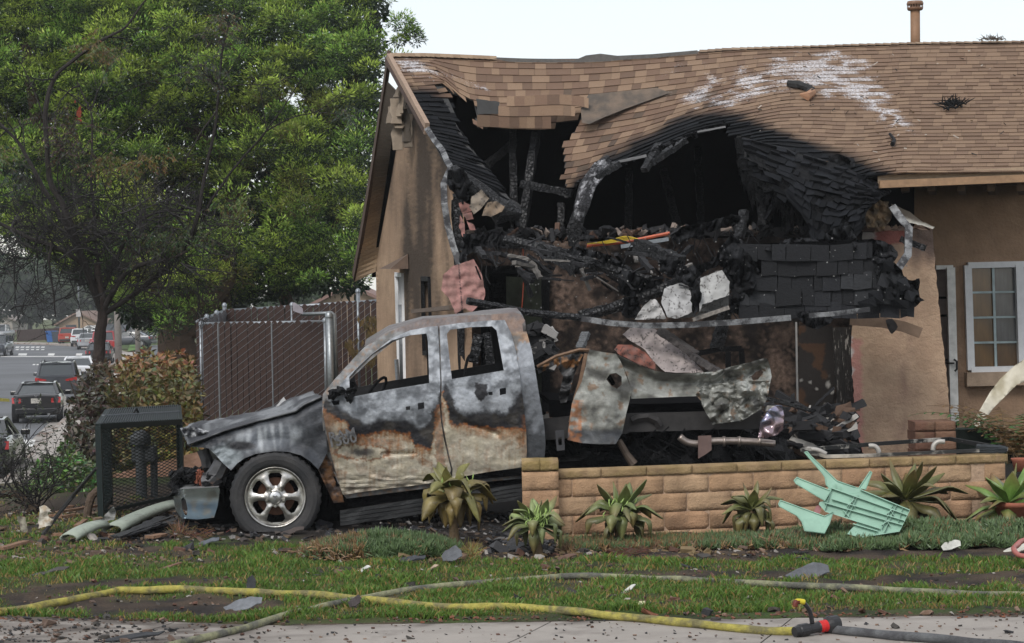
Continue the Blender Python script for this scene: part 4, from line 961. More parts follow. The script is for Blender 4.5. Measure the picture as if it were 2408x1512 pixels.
for k in range(16): x = 262+rng.uniform(-8, 30); m.tube([TP(*q, .08+rng.random()*.1) for q in C3([(x, 1010+rng.uniform(-15, 10)), (x+rng.uniform(-18, 18), 1040), (x+rng.uniform(-25, 25), 1075+rng.uniform(-5, 25))])], .006, 4)
for k in range(14): x = 500+rng.uniform(0, 160); m.tube([TP(*q, .2) for q in C3([(x, 905), (x+rng.uniform(-8, 8), 925), (x+rng.uniform(-15, 15), 950)])], .005, 4)
m.build('burnt_wires', mat('burnt_wire', (.22, .07, .04), .6), TR, kind='stuff')
# inner wheel house
m = MB(); wc = TP(648, 1168, 0)
for k in range(15):
    t = math.pi*(-.08+k/14*1.16); r = .47
    m.add([wc+TD*(-math.cos(t)*r)+V((0, 0, math.sin(t)*r))+TN*d for d in (.06, .6)], [])
m.f += [(2*k, 2*k+1, 2*k+3, 2*k+2) for k in range(14)]
quad(m, wc+TN*.62+TD*-.9+V((0, 0, -.3)), wc+TN*.62+TD*.9+V((0, 0, -.3)), wc+TN*.62+TD*.9+V((0, 0, .45)), wc+TN*.62+TD*-.6+V((0, 0, .3)))
m.build('wheel_house', M_soot, TR)
# wheel
MW = Matrix((( TD.x, 0, -TN.x), (TD.y, 0, -TN.y), (0, 1, 0)))   # local x=along, y=up, z=outward
gz0 = .015
def WV(x, y, z, c=wc): 
    q = c+MW @ V((x, y, z))
    if q.z < gz0: q.z = gz0-.02*abs(z)
    return q
m = MB(); R0 = .412
prof = [(.262, .02), (.285, .06), (.30, .072), (.34, .082), (.375, .078), (.395, .06), (R0, .03), (R0, -.05), (R0, -.13), (.39, -.18), (.34, -.19), (.27, -.17)]
N_ = 72; vs = []; cc = []
for i, (r, z) in enumerate(prof):
    for j in range(N_): 
        t = 2*math.pi*j/N_; rr = r; 
        bul = 1+.10*max(0, -math.sin(t)-.45)
        if i in (6, 7, 8) and j % 2: rr -= .011
        vs.append(WV(rr*math.cos(t)*bul, rr*math.sin(t), z+(.02*max(0, -math.sin(t)-.4)))); q = .5+fb(t*2, i*.3); cc.append(mixc((.02, .021, .023), (.042, .04, .04), q))
m.add(vs, [(i*N_+j, i*N_+(j+1) % N_, (i+1)*N_+(j+1) % N_, (i+1)*N_+j) for i in range(len(prof)-1) for j in range(N_)], cc)
wh = MB().tube([WV(0, 0, -.1), WV(0, 0, -.3)], .08, 8).build('wheel', M_soot, TR, label='front wheel with chrome six window rim')
m.build('tyre', mat('tyre_rubber', None, .75, 0, 40, .3, .3, 60), wh, smooth=False)
M_chrome = mat('scorched_chrome', (.52, .51, .49), .28, .9, 9, .3, .25, 14, col2=(.30, .285, .26), c2t=(.42, .6), c2s=6)
m = MB(); vs = []
rp_ = [(.262, .05), (.272, .056), (.27, .03), (.245, .02)]
circ = [(.25*math.cos(t), .25*math.sin(t)) for t in np.linspace(0, 2*math.pi, 64, endpoint=False)]
holes = []
for k in range(6):
    a = R(90)+k*R(60); cs_, sn = math.cos(a), math.sin(a); hp = [(.10, -.022), (.10, .022), (.14, .05), (.195, .062), (.215, .04), (.215, -.04), (.195, -.062), (.14, -.05)]
    if k == 3: hp = [(.085, -.03), (.085, .03), (.13, .065), (.20, .085), (.228, .055), (.232, -.045), (.21, -.085), (.135, -.06)]
    holes.append([(x*cs_-y*sn, x*sn+y*cs_) for x, y in hp])
def rimz(x, y): r = math.hypot(x, y); return .035-.03*sm((.19-r)/.08)*0+ .012*math.cos(6*(math.atan2(y, x)-R(60)))*sm((r-.06)/.05)*sm((.24-r)/.05)-.02*sm((r-.05)/.15)+.012*sm((.07-r)/.03)
m.sheet(circ, .012, lambda x, y, d: WV(x, y, rimz(x, y)-d), .035, holes); rim = m.build('rim', M_chrome, wh, smooth=False)
m = MB(); N_ = 64
for (r, z) in [(.248, .02), (.258, .045), (.27, .058), (.274, .05), (.268, .02), (.245, -.16)]: m.v += [tuple(WV(r*math.cos(2*math.pi*j/N_), r*math.sin(2*math.pi*j/N_), z)) for j in range(N_)]
m.f = [(i*N_+j, i*N_+(j+1) % N_, (i+1)*N_+(j+1) % N_, (i+1)*N_+j) for i in range(5) for j in range(N_)]; m.build('rim_lip', M_chrome, wh, smooth=True)
m = MB(); m.v = [tuple(WV(r*math.cos(2*math.pi*j/24), r*math.sin(2*math.pi*j/24), z)) for (r, z) in [(.058, .035), (.055, .06), (.04, .068), (.0, .07)] for j in range(24)]
m.f = [(i*24+j, i*24+(j+1) % 24, (i+1)*24+(j+1) % 24, (i+1)*24+j) for i in range(3) for j in range(24)]; hub = m.build('hub_cap', mat('hub_metal', (.6, .6, .6), .3, .9, 20, .2), wh, smooth=True)
m = MB(); hs = [(-.018, .02), (-.024, .004), (-.012, .008), (-.008, -.02), (0, -.028), (.008, -.02), (.012, .008), (.024, .004), (.018, .02), (0, .012)]; m.sheet(hs, .02, lambda x, y, d: WV(x, y, .078-d), .01); m.build('emblem', M_badge, wh)
for k in range(5):
    a = R(-90)+k*R(72); m = MB(); m.tube([WV(.08*math.cos(a), .08*math.sin(a), .02), WV(.08*math.cos(a), .08*math.sin(a), .06)], .012, 6); m.build('lug_nut', M_chrome, wh)
m = MB(); m.v = [tuple(WV(r*math.cos(2*math.pi*j/32), r*math.sin(2*math.pi*j/32), -.06)) for r in (.17, .05) for j in range(32)]; m.f = [(j, (j+1) % 32, 32+(j+1) % 32, 32+j) for j in range(32)]; m.build('brake_disc', mat('rusty_disc', (.10, .045, .025), .7, .3, 20, .4), wh)
m = MB(); m.v = [tuple(WV(r*math.cos(2*math.pi*j/32), r*math.sin(2*math.pi*j/32), -.12)) for r in (.262, .0) for j in range(32)]; m.f = [(j, (j+1) % 32, 32+(j+1) % 32, 32+j) for j in range(32)]; m.build('barrel', M_soot, wh)
# bumper end
m = MB(); bp_ = C3([(132, 1118), (150, 1108), (378, 1098), (384, 1112), (372, 1200), (352, 1265), (260, 1275), (175, 1268), (140, 1225), (130, 1160)])
def bmpm(x, y, d): cx = (x-352.8)/.4277; return TP(x, y, -.0+.35*sm((190-cx)/70)**1.0*.6+.0+d+.02*math.cos((y-1180)*.05)-.04*math.sin((y-1140)/80))
def bmpc(x, y): 
    cy = (y-676.2)/.4277; c = mixc((.30, .33, .34), (.05, .07, .085), sm((cy-1115)/90)); return mixc(c, (.12, .09, .05), .4*sm(fb(x*.04, y*.04)*2))
MB().sheet(bp_, 4, bmpm, .02, [C3([(172, 1165), (182, 1152), (196, 1168), (206, 1215), (203, 1252), (190, 1250), (176, 1210)])], bmpc).build('bumper', mat('burnt_chrome', None, .25, .8, 8, .3), TR, smooth=False)
m = MB(); a = [TP(*q, o_) for q, o_ in zip(C3([(132, 1116), (175, 1107), (378, 1097), (384, 1072), (205, 1078)]), (.2, 0, 0, .3, .5))]; m.add([a[0], a[1], a[2], a[3], a[4]], [(0, 1, 2, 3, 4)]); m.build('bumper_top', mat('bumper_top', (.55, .56, .56), .3, .6, 20, .3), TR)
# ---------------------------------------------------------------- bed
def bedcol(px, py):
    n = fb(px*.022, py*.03, 21); n2 = nz(px*.06, py*.05, 3)+.5*nz(px*.18, py*.15, 3)
    c = mixc((.13, .13, .115), (.33, .335, .31), sm(.5+1.1*n)); c = mixc(c, (.22, .12, .06), .7*sm((n2-.26)/.15)*sm((n+.15)/.3)); c = mixc(c, (.085, .083, .08), .7*sm((-n-.25)/.15)); return c
def bed1col(px, py):
    c = bedcol(px, py); y = (py-499.8)/.4151
    c = mixc(c, (.045, .05, .06), .85*sm((y-1215)/30)); x = (px-1058.4)/.4151
    if x < 745 and y > 1060: c = mixc(c, (.28, .11, .04), .85*sm(.7+1.5*nz(px*.1, py*.1)))
    return c
B1 = C2([(790, 775), (860, 790), (940, 800), (965, 840), (985, 885), (1010, 960), (1030, 1000), (1018, 1060), (1000, 1130), (975, 1250), (938, 1312), (830, 1312), (740, 1305), (665, 1288), (668, 1240), (690, 1080), (715, 1020), (745, 960), (768, 870), (778, 810)])
fuel = C2([(905, 915), (940, 908), (972, 930), (972, 975), (945, 998), (915, 985), (885, 945)])
def bm1(x, y, d): return TP(x, y, .06+d-.10*math.exp(-((x-1425)/45)**2)+.02*nz(x*.03, y*.03)+.006*nz(x*.06, y*.06))
panel('bed_side', B1, [fuel], bed1col, fm=bm1, thick=.02)
m = MB(); m.tube([TP(*C2([(930, 955)])[0], .08), TP(*C2([(935, 950)])[0], .3)], .075, 14, cap=False); m.tube([TP(*C2([(900, 930)])[0], .05), TP(*C2([(925, 970)])[0], .12)], .025, 6, rj=.3); m.build('filler_neck', M_soot, TR)
def crump(k, sc=.035, base=.1, sd=0):
    def f(x, y, d):
        a = abs(nz(x*sc, y*sc, sd)); b = abs(nz(x*sc*2.3, y*sc*2.3, sd+4)); return TP(x, y, base+d+k*(1-2.2*a)+k*.35*(1-2*b))
    return f
B2 = C2([(942, 802), (1000, 830), (1080, 870), (1160, 897), (1260, 912), (1380, 910), (1500, 900), (1600, 870), (1700, 848), (1770, 826), (1797, 826), (1812, 870), (1822, 930), (1808, 985), (1560, 1000), (1400, 1040), (1250, 1045), (1025, 1055), (1028, 1000), (1005, 930), (980, 870)])
def bm2(x, y, d):
    cy = (y-499.8)/.4151; cx = (x-1058.4)/.4151; top = interp(cx, [(942, 800), (1160, 897), (1380, 910), (1500, 900), (1800, 825)])
    return TP(x, y, .22+d+.14*sm((cy-top)/60)-.16*sm((cy-top-60)/90)+.05*nz(x*.03, y*.05, 2)*sm((cx-1200)/300)+.035*(.5-abs(nz(x*.06, y*.08, 3))*2)*sm((cx-1350)/100))
panel('bed_rail', B2, [C2([(1705, 930), (1730, 905), (1760, 890), (1775, 905), (1745, 945), (1715, 950)])], bedcol, fm=bm2, thick=.02)
B3 = ragged(C2([(1390, 1030), (1440, 985), (1540, 965), (1660, 955), (1790, 950), (1812, 975), (1800, 1040), (1770, 1110), (1700, 1150), (1650, 1182), (1560, 1190), (1488, 1202), (1465, 1160), (1435, 1110), (1420, 1070)]), 1.2, 8)
panel('crumpled_quarter', B3, [], bedcol, fm=crump(.09, .03, -.02), thick=.015, step=3)
B4 = C2([(490, 872), (600, 815), (735, 778), (770, 782), (740, 830), (700, 930), (680, 1010), (660, 1075), (625, 1080), (615, 1040), (640, 930), (600, 860), (500, 915)])
panel('bed_front_wall', B4, [], lambda x, y: mixc((.03, .03, .032), (.2, .2, .2), sm(1.8*nz(x*.05, y*.02)-.1)) if nz(x*.08, y*.03, 9) < .22 else (.24, .12, .05), fm=crump(.06, .03, .3), thick=.02)
m = MB(); m.tube([TP(*q, .28) for q in C2([(492, 874), (600, 815), (735, 776), (790, 780)])], .018, 6); m.tube([TP(*q, .16) for q in C2([(778, 800), (745, 960), (715, 1050), (690, 1190)])], .03, 6, rj=.2); m.build('bed_rib', mat('rusty_edge', (.15, .09, .055), .6, .3, 15, .5), TR)
# bed floor, frame, axle, exhaust
m = MB(); a = [TP(*q, .45) for q in C2([(560, 1060), (1100, 1085), (1740, 1065)])]; m.add(a+[p+TN*1.5 for p in a], [(0, 1, 4, 3), (1, 2, 5, 4)]); m.add(a+[p-V((0, 0, .16)) for p in a], [(0, 1, 4, 3), (1, 2, 5, 4)])
o = m.build('bed_floor', M_soot, TR); s_ = o.modifiers.new('s', 'SOLIDIFY'); s_.thickness = .04
m = MB(); m.beam(TP(*C2([(500, 1230)])[0], .35), TP(*C2([(1000, 1190)])[0], .35), .09, .2, 8, .05); m.beam(TP(*C2([(1000, 1190)])[0], .35), TP(*C2([(1760, 1170)])[0], .35), .09, .17, 8, .05); m.beam(TP(*C2([(600, 1300)])[0], 1.2), TP(*C2([(1760, 1190)])[0], 1.2), .09, .2, 8, .05)
m.tube([TP(*q, .3) for q in C2([(1030, 1180), (1060, 1165), (1120, 1158), (1170, 1180), (1190, 1210)])], .04, 6); m.build('chassis_frame', mat('frame_soot', (.03, .028, .028), .6, .2, 12, .5), TR)
m = MB(); m.tube([TP(*q, .2) for q in C2([(955, 1290), (1000, 1370), (1040, 1425)])], [.03, .035, .045], 10); m.build('shock_absorber', mat('shock', (.12, .09, .07), .6, .4, 20, .4), TR)
m = MB(); m.tube([TP(*q, .5) for q in C2([(620, 1420), (760, 1400), (1000, 1410), (1250, 1395)])], .05, 10); m.lathe(TP(*C2([(1130, 1370)])[0], .9), [(.0, -.15), (.17, -.1), (.2, 0), (.17, .1), (0, .15)], 16, 'y'); m.build('rear_axle', M_char, TR)
m = MB(); m.tube(catmull([TP(*q, .1) for q in C2([(1300, 1270), (1340, 1300), (1400, 1310), (1480, 1296), (1620, 1294), (1740, 1300), (1840, 1310)])], 4), [.035]*25, 10); 
for x in (1545, 1630, 1745): m.tube([TP(*C2([(x, 1296)])[0], .1), TP(*C2([(x+14, 1296)])[0], .1)], .048, 10)
m.build('exhaust_pipe', mat('exhaust', (.33, .28, .25), .35, .8, 14, .4), TR, smooth=True)
m = MB(); m.sheet(C2([(1405, 1265), (1480, 1262), (1482, 1345), (1440, 1375), (1405, 1395)]), 8, lambda x, y, d: TP(x, y, .02+d), .04); m.build('hanger_bracket', mat('bracket', (.13, .085, .075), .7), TR)
ch_ = C2([(1745, 1280), (1758, 1185), (1800, 1120), (1850, 1090), (1880, 1092), (1893, 1150), (1888, 1230), (1850, 1262), (1790, 1278)])
MB().sheet(ch_, 5, lambda x, y, d: TP(x, y, -.05+d+.05*nz(x*.05, y*.05)-.04*math.sin((x-1780)*.06)), .02, colf=lambda x, y: mixc(mixc((.16, .18, .25), (.36, .32, .42), sm(.5+2*nz(x*.05-y*.08, 0))), (.45, .28, .24), sm((y-985+(x-1800)*.6)/30)*.5)).build('chrome_bumper_end', mat('iridescent_chrome', None, .22, .8, 8, .2), TR, smooth=True)
m = MB(); rng = random.Random(31)
for i in range(170):
    p = TP(*C2([(rng.uniform(560, 1900), rng.uniform(1200, 1440))])[0], rng.uniform(.4, 1.6)); m.box(p, (rng.uniform(.05, .35), rng.uniform(.03, .12), rng.uniform(.02, .12)), Matrix.Rotation(rng.uniform(0, 6), 3, (rng.random(), 1, .3)), None, .03)
for i in range(30):
    x, y = rng.uniform(950, 1800), rng.uniform(1200, 1400); p = TP(*C2([(x, y)])[0], .3); m.tube([p, p+V((rng.uniform(-.2, .2), 0, -.1)), p+V((rng.uniform(-.3, .3), 0, -.25))], .006, 4)
m.build('underbody_wreckage', M_char, TR, kind='stuff')
m = MB(); m.sheet(C2([(595, 1235), (645, 1230), (650, 1345), (605, 1350)]), 10, lambda x, y, d: TP(x, y, .12+d), .05, [C2([(612, 1275), (632, 1272), (634, 1315), (614, 1318)])]); m.build('frame_bracket', mat('br2', (.05, .05, .055), .5, .3), TR)
# ============================================================ GARDEN WALL
WL = thing('garden_wall', (.7, 17.5, 0), 'low tan block garden wall with mossy coping and end pillar', 'wall')
wa = V((P(1318, 1108, 17.42).x, 17.42, 0)); wb = V((P(2364, 1068, 18.2).x, 18.2, 0)); wdir = (wb-wa).normalized(); wn = V((wdir.y, -wdir.x, 0)); wlen = (wb-wa).length; ZT = .583
M_block = mat('slump_block', None, .92, 0, 9, .22, .8, 45, False, .15)
def block(w, h, d, seed, col, moss=0):
    m = MB(); nx, ny = 9, 4; vs = []; cc = []
    for j in range(ny+1):
        for i in range(nx+1):
            x = (i/nx-.5)*w; z = (j/ny)*h; e = min(i, nx-i)*w/nx; f = min(j, ny-j)*h/ny
            o = .004*sm(1-e/.012)+.004*sm(1-f/.012) - .0035*nz(x*9+seed*7, z*14, seed)-.0015*nz(x*40+seed*7, z*50, seed) 
            if j in (0, ny): z += .003*nz(x*20, seed)
            vs.append((x, o, z)); k = .85+.3*fb(x*5+seed, z*8, seed*3); c = tuple(q*k for q in col)
            if nz(x*8, z*10, seed+5) > .3: c = mixc(c, (.2, .13, .085), .4)
            if moss: c = mixc(c, (.22, .165, .06), moss*.8*sm(.4+1.5*fb(x*6+seed, z*9, 7)))
            cc.append(c)
    n = len(vs); vs += [(vs[i][0], d, vs[i][2]) for i in range(n)]; cc += cc
    fs = [(j*(nx+1)+i, j*(nx+1)+i+1, (j+1)*(nx+1)+i+1, (j+1)*(nx+1)+i) for j in range(ny) for i in range(nx)]
    rim = [i for i in range(nx+1)]+[j*(nx+1)+nx for j in range(1, ny+1)]+[ny*(nx+1)+i for i in range(nx-1, -1, -1)]+[j*(nx+1) for j in range(ny-1, 0, -1)]
    fs += [(rim[(i+1) % len(rim)], rim[i], rim[i]+n, rim[(i+1) % len(rim)]+n) for i in range(len(rim))]
    fs.append(tuple(r+n for r in reversed([rim[0], rim[nx], rim[nx+ny], rim[2*nx+ny]])))
    me = bpy.data.meshes.new('block'); me.from_pydata(vs, [], fs); ca = me.color_attributes.new('Col', 'FLOAT_COLOR', 'POINT')
    for i, c in enumerate(cc): ca.data[i].color = (*c, 1)
    me.materials.append(M_block); me.polygons.foreach_set('use_smooth', [i < nx*ny for i in range(len(me.polygons))]); return me
tones = [(.47, .30, .18), (.43, .265, .16), (.49, .33, .205), (.46, .285, .175), (.40, .255, .155)]
full = [block(.398, .157, .14, i+1, tones[i % 5]) for i in range(8)]; half = [block(.195, .157, .14, i+20, tones[i % 5]) for i in range(3)]
cop = [block(.398, .072, .16, i+40, (.41, .285, .16), .5) for i in range(6)]; pil = [block(.31, .157, .31, i+60, tones[i]) for i in range(4)]; pcap = [block(.155, .085, .33, i+70, (.39, .28, .14), .8) for i in range(2)]
rz = math.atan2(wdir.y, wdir.x)
def put(name, me, p, parent, rot):
    o = bpy.data.objects.new(name, me); COL.objects.link(o); o.parent = parent; o.location = V(p)-ORG[parent.name]; o.rotation_euler = (0, 0, rot); return o
rng = random.Random(2)
for r in range(-1, 5):
    z0 = ZT-.075-.160*(r+1); s = .0
    if r == -1:
        s = -.05; 
        while s < wlen-.05:
            w = .405; c = s+w/2
            me = cop[rng.randrange(6)]; put('coping_block', me, wa+wdir*min(c, wlen-.18)+V((0, 0, ZT-.073))+wn*.012, WL, rz+rng.uniform(-.006, .006)); s += w
        continue
    s = -.1 if r % 2 else .1
    if r % 2 == 0: put('block', half[r % 3], wa+wdir*.0+V((0, 0, z0)), WL, rz)
    while s < wlen-.1:
        c = s+.2025
        if c+.2 > wlen+.02: put('block', half[r % 3], wa+wdir*(wlen-.10)+V((0, 0, z0)), WL, rz); break
        put('block', full[rng.randrange(8)], wa+wdir*c+V((0, 0, z0))+wn*rng.uniform(-.002, .003), WL, rz+rng.uniform(-.003, .003)); s += .405
m = MB(); m.beam(wa+V((0, 0, .2))-wn*.07, wb+V((0, 0, .2))-wn*.07, .126, .70); m.build('mortar', mat('mortar', (.42, .29, .2), .95, ns=30, na=.3, bump=.5), WL)
pc = V((P(1271, 1150, 17.3).x, 17.3, 0))
for r in range(5): put('block', pil[r % 4], pc+V((0, -.0, .66-.075-.16*(r+1))), WL, 0)
for k in (0, 1): put('coping_block', pcap[k], pc+V((-.078+.157*k, -.01, .592)), WL, 0)
m = MB(); m.box(pc+V((0, .16, .25)), (.295, .28, .66)); m.build('mortar', bpy.data.materials['mortar'], WL)
# brown brick stub by the porch
BP = thing('brick_pillar', P(2200, 1050, 20.2), 'short reddish brown brick pillar in front of the porch wall', 'pillar'); x0 = P(2200, 1050, 20.2); 
bm_ = [block(.20, .09, .38, 80+i, (.16, .085, .06)) for i in range(3)]+[block(.20, .09, .38, 90, (.26, .15, .1))]
zc = P(2200, 991, 20.2).z
for r in range(8):
    for k in (0, 1): put('brick', bm_[(r+k) % 3 if k == 0 else 3], V((x0.x-.10+.203*k, 20.2+rng.uniform(-.01, .01), zc-.095*(r+1))), BP, rng.uniform(-.02, .02))
# ============================================================ AGAVES
def leafmesh(base, az, el, L, w, droop, col, tipcol, seed=0, kink=.5, twist=0):
    m = MB(); n = 12; p = V(base); d = V((math.cos(az)*math.cos(el), math.sin(az)*math.cos(el), math.sin(el))); vs = []; cc = []
    side = V((-math.sin(az), math.cos(az), 0))
    for i in range(n+1):
        t = i/n; ww = w*(.35+.65*min(1, t/.45)) if t < .45 else w*max(.04, (1-((t-.45)/.55)**2.2))
        up = side.cross(d).normalized(); s2 = (side*math.cos(twist*t)+up*math.sin(twist*t))
        crv = .22*ww*(1 if kink < .9 else 1)
        vs += [p-s2*ww/2+up*crv, p-up*.004, p+s2*ww/2+up*crv]
        c = mixc(col, tipcol, sm((t-.3)/.7)); k = .85+.3*nz(seed*3., t*4); e = tuple(q*k for q in c); cc += [tuple(q*.8 for q in e), tuple(q*1.15 for q in e), tuple(q*.8 for q in e)]
        p = p+d*(L/n)
        k = droop*(.12+3.5*math.exp(-((t-kink)/.085)**2))/n*2
        hz_ = V((math.cos(az), math.sin(az), 0)); a = math.atan2(d.z, d.dot(hz_))-k; a = max(a, -1.7); d = hz_*math.cos(a)+V((0, 0, math.sin(a)))
    fs = []
    for i in range(n):
        for j in (0, 1): fs.append((i*3+j, i*3+j+1, i*3+j+4, i*3+j+3))
    return m.add(vs, fs, cc)
def agave(cx, cy, Y, r, n, label, cols, droop=1.6, wid=.075, stem=None, upf=.3, name='agave', shreds=0, seed=1, tipc=(.17, .12, .045), elmax=1.35):
    rng = random.Random(seed); c = P(cx, cy, Y); T = thing(name, (c.x, c.y, 0), label, 'agave', 'wilted agaves along the garden wall')
    m = MB(); m.tube([V((c.x+.02, c.y, -.1)), V((c.x-.01, c.y, c.z*.5)), c+V((0, 0, .02))], [.045, .04, .05], 8, rj=.15); m.build('stem', mat('agave_stem', (.13, .09, .05), .9, ns=20, bump=.8) if 'agave_stem' not in bpy.data.materials else bpy.data.materials['agave_stem'], T)
    for i in range(n):
        f = i/n; az = i*2.39996+rng.uniform(-.5, .5); el = lerp(elmax, -.35, f**.75)+rng.uniform(-.12, .12)
        L = r*lerp(.75, 1.15, math.sin(f*2.6))*1.08*rng.uniform(.85, 1.15); dr = droop*(0.1 if f < .2 and rng.random() < .7 else (upf+(1-upf)*f)*rng.uniform(.5, 1.5))
        col = mixc(cols[0], cols[1], sm(f+rng.uniform(-.3, .3))); tc = mixc(col, tipc, rng.random())
        mm = leafmesh(c+V((rng.uniform(-.02, .02), rng.uniform(-.02, .02), .03*(1-f))), az, el, L, wid*rng.uniform(1.05, 1.75), dr, col, tc, seed+i, rng.uniform(.35, .65), rng.uniform(-.9, .9))
        o = mm.build('leaf', M_leafw, T, smooth=True); s = o.modifiers.new('s', 'SOLIDIFY'); s.thickness = .004
    if shreds:
        m = MB()
        for i in range(shreds):
            a = rng.uniform(0, 6.28); q = c+V((math.cos(a)*rng.uniform(0, r*.5), math.sin(a)*rng.uniform(0, r*.5)-.05, rng.uniform(-.02, r*.45))); q2 = q+V((rng.uniform(-.03, .03), 0, rng.uniform(.02, .07))); m.tube([q, q.lerp(q2, .5)+V((rng.uniform(-.01, .01), 0, 0)), q2], [.004, .006, .001], 4, (.33, .46, .14))
        m.build('torn_leaf_fibre', M_leafw, T, kind='stuff')
    return T
BR = [(.17, .16, .05), (.15, .115, .05)]; GR = [(.15, .24, .07), (.12, .155, .055)]
agave(1066, 1170, 16.95, .36, 34, 'large golden brown wilted agave beside the truck sill, nearest the wreck', [(.19, .19, .055), (.19, .13, .04)], 2.4, .095, shreds=20, seed=5)
agave(1263, 1238, 16.3, .27, 30, 'pale green shredded agave in front of the wall end pillar', [(.26, .34, .13), (.16, .19, .08)], 2.1, .06, shreds=60, seed=8)
agave(1458, 1213, 16.9, .32, 32, 'wilted agave with green shredded heart against the wall, second to the right of the pillar', [(.15, .21, .06), (.13, .14, .06)], 2.0, .078, shreds=28, seed=3)
agave(1768, 1205, 17.2, .27, 28, 'small olive agave between the tall wilted one and the green plastic stool', [(.16, .18, .055), (.13, .13, .05)], 1.7, .065, seed=11)
agave(2128, 1180, 17.62, .42, 30, 'spiky dark olive agave behind the green plastic stool', [(.13, .14, .04), (.11, .10, .035)], .9, .085, seed=14, elmax=1.2)
agave(2372, 1190, 17.7, .38, 26, 'bright green agave in a red pot at the right edge', [(.16, .30, .06), (.15, .22, .06)], .8, .085, seed=17, tipc=(.22, .12, .05))
# ============================================================ SUCCULENT GROUND COVER
def cover(name, n, sample, label, seed, dead=.2, hs=1.):
    rng = random.Random(seed); m = MB()
    for i in range(n):
        x, y, hgt, dd = sample(rng); z0 = hz(x, y)+.0
        c0 = V((x, y, z0+hgt*rng.random())); isd = rng.random() < dd
        nl = rng.randrange(8, 15) if not isd else rng.randrange(3, 7)
        for k in range(nl):
            az = rng.uniform(0, 6.28); el = rng.uniform(.15, 1.45); L = rng.uniform(.045, .085)*hs
            d = V((math.cos(az)*math.cos(el), math.sin(az)*math.cos(el), math.sin(el))); s = d.orthogonal().normalized(); u = d.cross(s); w = .0055*hs
            t = rng.random(); c = mixc((.10, .17, .06), (.17, .235, .11), t); c = mixc(c, (.03, .055, .025), rng.random()*.7)
            if isd: c = mixc((.26, .17, .07), (.14, .08, .05), t); w *= 1.0
            b = c0+V((rng.uniform(-.015, .015), rng.uniform(-.015, .015), 0)); mid = b+d*L*.55+V((0, 0, .006))
            m.add([b+s*w*.7, b-s*w*.35+u*w*.6, b-s*w*.35-u*w*.6, mid+s*w, mid-s*w*.5+u*w*.87, mid-s*w*.5-u*w*.87, b+d*L+V((0, 0, .012))], [(0, 1, 4, 3), (1, 2, 5, 4), (2, 0, 3, 5), (3, 4, 6), (4, 5, 6), (5, 3, 6)], c)
        if isd and rng.random() < .6:
            q = c0; pts = [q]
            for k in range(4): q = q+V((rng.uniform(-.05, .05), rng.uniform(-.03, .03), rng.uniform(-.015, .02))); pts.append(q)
            m.tube(pts, .006, 4, mixc((.3, .19, .09), (.16, .09, .05), rng.random()))
    o = m.build(name, M_leafw, None); return tag(o, label, 'ground cover', kind='stuff')
def s1(r):
    while True:
        a, b = r.uniform(-1, 1), r.uniform(-1, 1)
        if a*a+b*b < 1: break
    px = 885+a*185; Y = 16.55+b*.42; x = (px-1204)*Y/F; return x, Y, .13*(1-a*a)*(1-b*b*.6)+.02, .75 if a < -.1+nz(x*4)*.5 else .12
cover('succulent_patch', 1900, s1, 'mound of grey green finger succulents, half dead, before the truck wheel and agave', 3)
def s2(r):
    px = r.uniform(1310, 2470) if r.random() < .75 else r.uniform(1850, 2470); x = (px-1204)*16.7/F; f = sm((px-1650)/350); b = r.random(); Y = 16.45-.3*f+b*(.65+.4*f)+.1*nz(x*3); return x*Y/16.7, Y, max(.01, (.015+.11*f)*(1-abs(b-.5))*(1+1.4*nz(x*2.6, b*2.)))*(.45 if 1830 < px < 2110 and b < .5 else 1), (.7 if px < 1640 else .4) if px < 1900 else .15
cover('succulent_strip', 4300, s2, 'strip of green finger succulents along the foot of the garden wall', 4)
# dry tuft and dead thatch
m = MB(); rng = random.Random(6)
for (cx, cy, n, w, h, c) in ((1490, 1303, 420, 46, .05, (.15, .08, .05)), (1110, 1312, 120, 16, .1, (.3, .24, .09)), (760, 1300, 120, 40, .06, (.2, .14, .07)), (470, 1215+50, 90, 40, .08, (.2, .11, .06)), (420, 1262, 120, 22, .12, (.22, .13, .07))):
    for i in range(n):
        g = G(cx+rng.gauss(0, w*.5), cy+rng.gauss(0, 5), 0); a = rng.uniform(0, 6.28); e = rng.uniform(.0, 1.2) if c[0] > .2 else rng.uniform(0, .6); L = rng.uniform(.04, .12)
        g.z += rng.random()*h*.7; m.tube([g, g+V((math.cos(a)*L*math.cos(e), math.sin(a)*L*math.cos(e), L*math.sin(e)*h*10))], [.003, .001], 3, tuple(q*rng.uniform(.6, 1.3) for q in c))
tag(m.build('dry_thatch', M_leaf), 'dry brown tufts and thatch on the lawn and planting bed', 'dead grass', kind='stuff')
# ============================================================ GREEN PLASTIC STOOL
def C4(pts): return [(1176+x*.5118, 1000+y*.5118) for x, y in pts]
M_green = mat('green_plastic', (.27, .45, .35), .45, 0, 12, .18, .08, 30, col2=(.17, .28, .22), c2t=(.5, .8), c2s=6)
ST = thing('step_stool', P(2010, 1240, 16.8), 'pale green plastic stool lying upturned against the wall, ribs outwards', 'stool')
YS = lambda x, y: 16.38+(1270-y)*.0016
def smp(x, y, d): return P(x, y, YS(x, y)+d)
def C6(pts): return [(1705.2+x*.292, 999.6+y*.292) for x, y in pts]
pn = C6([(870, 440), (960, 490), (1090, 515), (1150, 545), (1487, 680), (1405, 850), (1090, 900), (985, 870), (1065, 785), (940, 735), (800, 690), (755, 640), (760, 620), (805, 610), (805, 580), (810, 530), (850, 490)])
MB().sheet(pn, 8, lambda x, y, d: smp(x, y, d+.02), .012).build('seat', M_green, ST)
